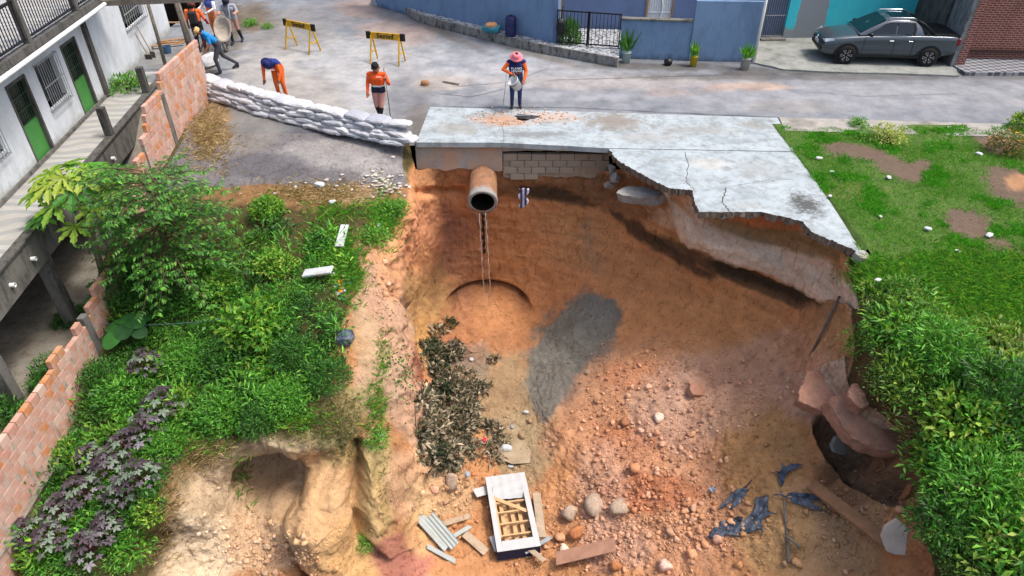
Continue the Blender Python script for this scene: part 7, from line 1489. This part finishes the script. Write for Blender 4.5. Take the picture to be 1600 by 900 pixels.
scatter(REG, 'rubble', 'loose orange and pink stones scattered over the rubble slope', PS, .028, .13, .36); scatter([(r[0], r[1], r[2], r[3], r[4] // 22, 0) for r in REG], 'rubble', 'fist to head sized clods on the rubble slope and pit floor', PM_, .11, .26, .36)
VV = None
BL = [(887, 806, .55, 'grey-tan boulder just right of the bed base'), (928, 796, .7, 'large grey rounded boulder beyond the tan sheet'), (965, 800, .6, 'brown boulder beside the large grey one'), (900, 838, .45, 'reddish block touching the bent tan sheet'), (876, 842, .35, 'flat orange block beside the bed base corner'), (880, 862, .3, 'pale block near the metal strip'), (905, 862, .34, 'tan block above the broad brown board'), (708, 756, .5, 'grey-green boulder above the white panel'), (680, 768, .3, 'tan boulder under the left ridge'), (990, 735, .45, 'brown boulder on the middle rubble slope'), (1040, 888, .4, 'pale boulder at the bottom edge under the slope'), (962, 888, .35, 'orange boulder at the bottom edge beside the brown board'), (1078, 868, .32, 'rounded pale boulder low on the right rubble'), (1031, 656, .34, 'pale block below the pink slab'), (975, 662, .3, 'tan block at the upper left of the rubble slope'), (843, 792, .3, 'grey block behind the bent tan sheet'), (1120, 845, .3, 'tan boulder left of the folded plastic'), (918, 583, .22, 'pale angular stone beside the grey clay')]
for k, (u, v, s, lb) in enumerate(BL):
    P_, F_ = PM_[k % 8]; o = new_obj('boulder', P_ * s, F_, M_CLOD, None, False, 1.35 * np.ones((len(P_), 3)) * (pal_r[k % 8] if 'grey' not in lb else np.array(S(168, 148, 128)))); o.location = seen(u, v, s * .22); o.rotation_euler = (0, 0, k * 1.1); tag(o, lb, 'boulder', 'boulders on the pit floor')
# white building rubble on the driveway edge
VV, FF, CC, off = [], [], [], 0
for k in range(150):
    u, v = (rg.normal(598, 16), rg.normal(286, 14)) if k < 110 else (rg.normal(540, 40), rg.normal(290, 8)); p = seen(u, v); s = rg.uniform(.04, .16); P_, F_ = PS[k % 8]; Q = P_ * s * np.array((1.3, 1., .5)); VV.append(Q + np.array(p) + np.array((0, 0, .02))); FF.append(F_ + off); off += len(Q); CC.append(np.ones((len(Q), 3)) * np.array(S(214, 206, 194)) * rg.uniform(.75, 1.1))
o = new_obj('plaster_rubble', np.concatenate(VV), np.concatenate(FF), M_CLOD, None, False, np.concatenate(CC)); tag(o, 'pale plaster rubble strewn at the edge of the driveway', 'rubble', kind='stuff')
b_ = at(664, 130, z=.06); lump('stone', b_, (.28, .22, .18), plain('brown_stone', S(150, 106, 72), .9, .2), 'brown stone lying on the street between pole person and slab', 'stone', 31, sub=2)
o = MB().beam((0, 0, 0), (.55, -.28, 0), .05, .03).build('street_plank', M_WOODG); o.location = at(692, 127, z=.04); tag(o, 'short dark stick lying on the street beside the brown stone', 'stick')
# orange spoil round the opening in the pavement
VV, FF, CC, off = [], [], [], 0
for k in range(260):
    a = rg.uniform(0, 6.28); r = .42 + abs(rg.normal()) * .4; x, y = hc[0] - .35 + math.cos(a) * r * 1.5, hc[1] + math.sin(a) * r * .6
    if math.hypot((x - hc[0]) / .42, (y - hc[1]) / .3) < 1: continue
    s = rg.uniform(.02, .09); P_, F_ = PS[k % 8]; Q = P_ * s * np.array((1.4, 1.2, .45)); VV.append(Q + np.array((x, y, zt + .008))); FF.append(F_ + off); off += len(Q); CC.append(np.ones((len(Q), 3)) * pal_r[[0, 4, 2, 5][k % 4]])
o = new_obj('spoil', np.concatenate(VV), np.concatenate(FF), M_CLOD, None, False, np.concatenate(CC)); tag(o, 'orange spoil strewn round the opening in the pavement', 'soil', kind='stuff')
# muddy water
t = NT('muddy_water'); t.color(t.ramp(t.noise(2, 5, .6), [(.4, S(150, 128, 98)), (.6, S(176, 158, 130))])).rough(.12).set(Specular_IOR_Level=.5); t.bump(t.noise(14, 4, .6), .12, .02)
pd = [at(u, v, z=-6.27) for u, v in ((690, 600), (740, 575), (800, 580), (835, 640), (872, 690), (850, 722), (800, 725), (770, 712), (740, 690), (700, 650))]; o = new_obj('puddle', rough_line([p[:2] for p in pd] + [pd[0][:2]], 4, .0)[:-1] and [(p[0], p[1], -6.27) for p in pd], [tuple(range(len(pd)))], t.m); tag(o, 'brown muddy water lying on the pit floor', 'water', kind='structure')
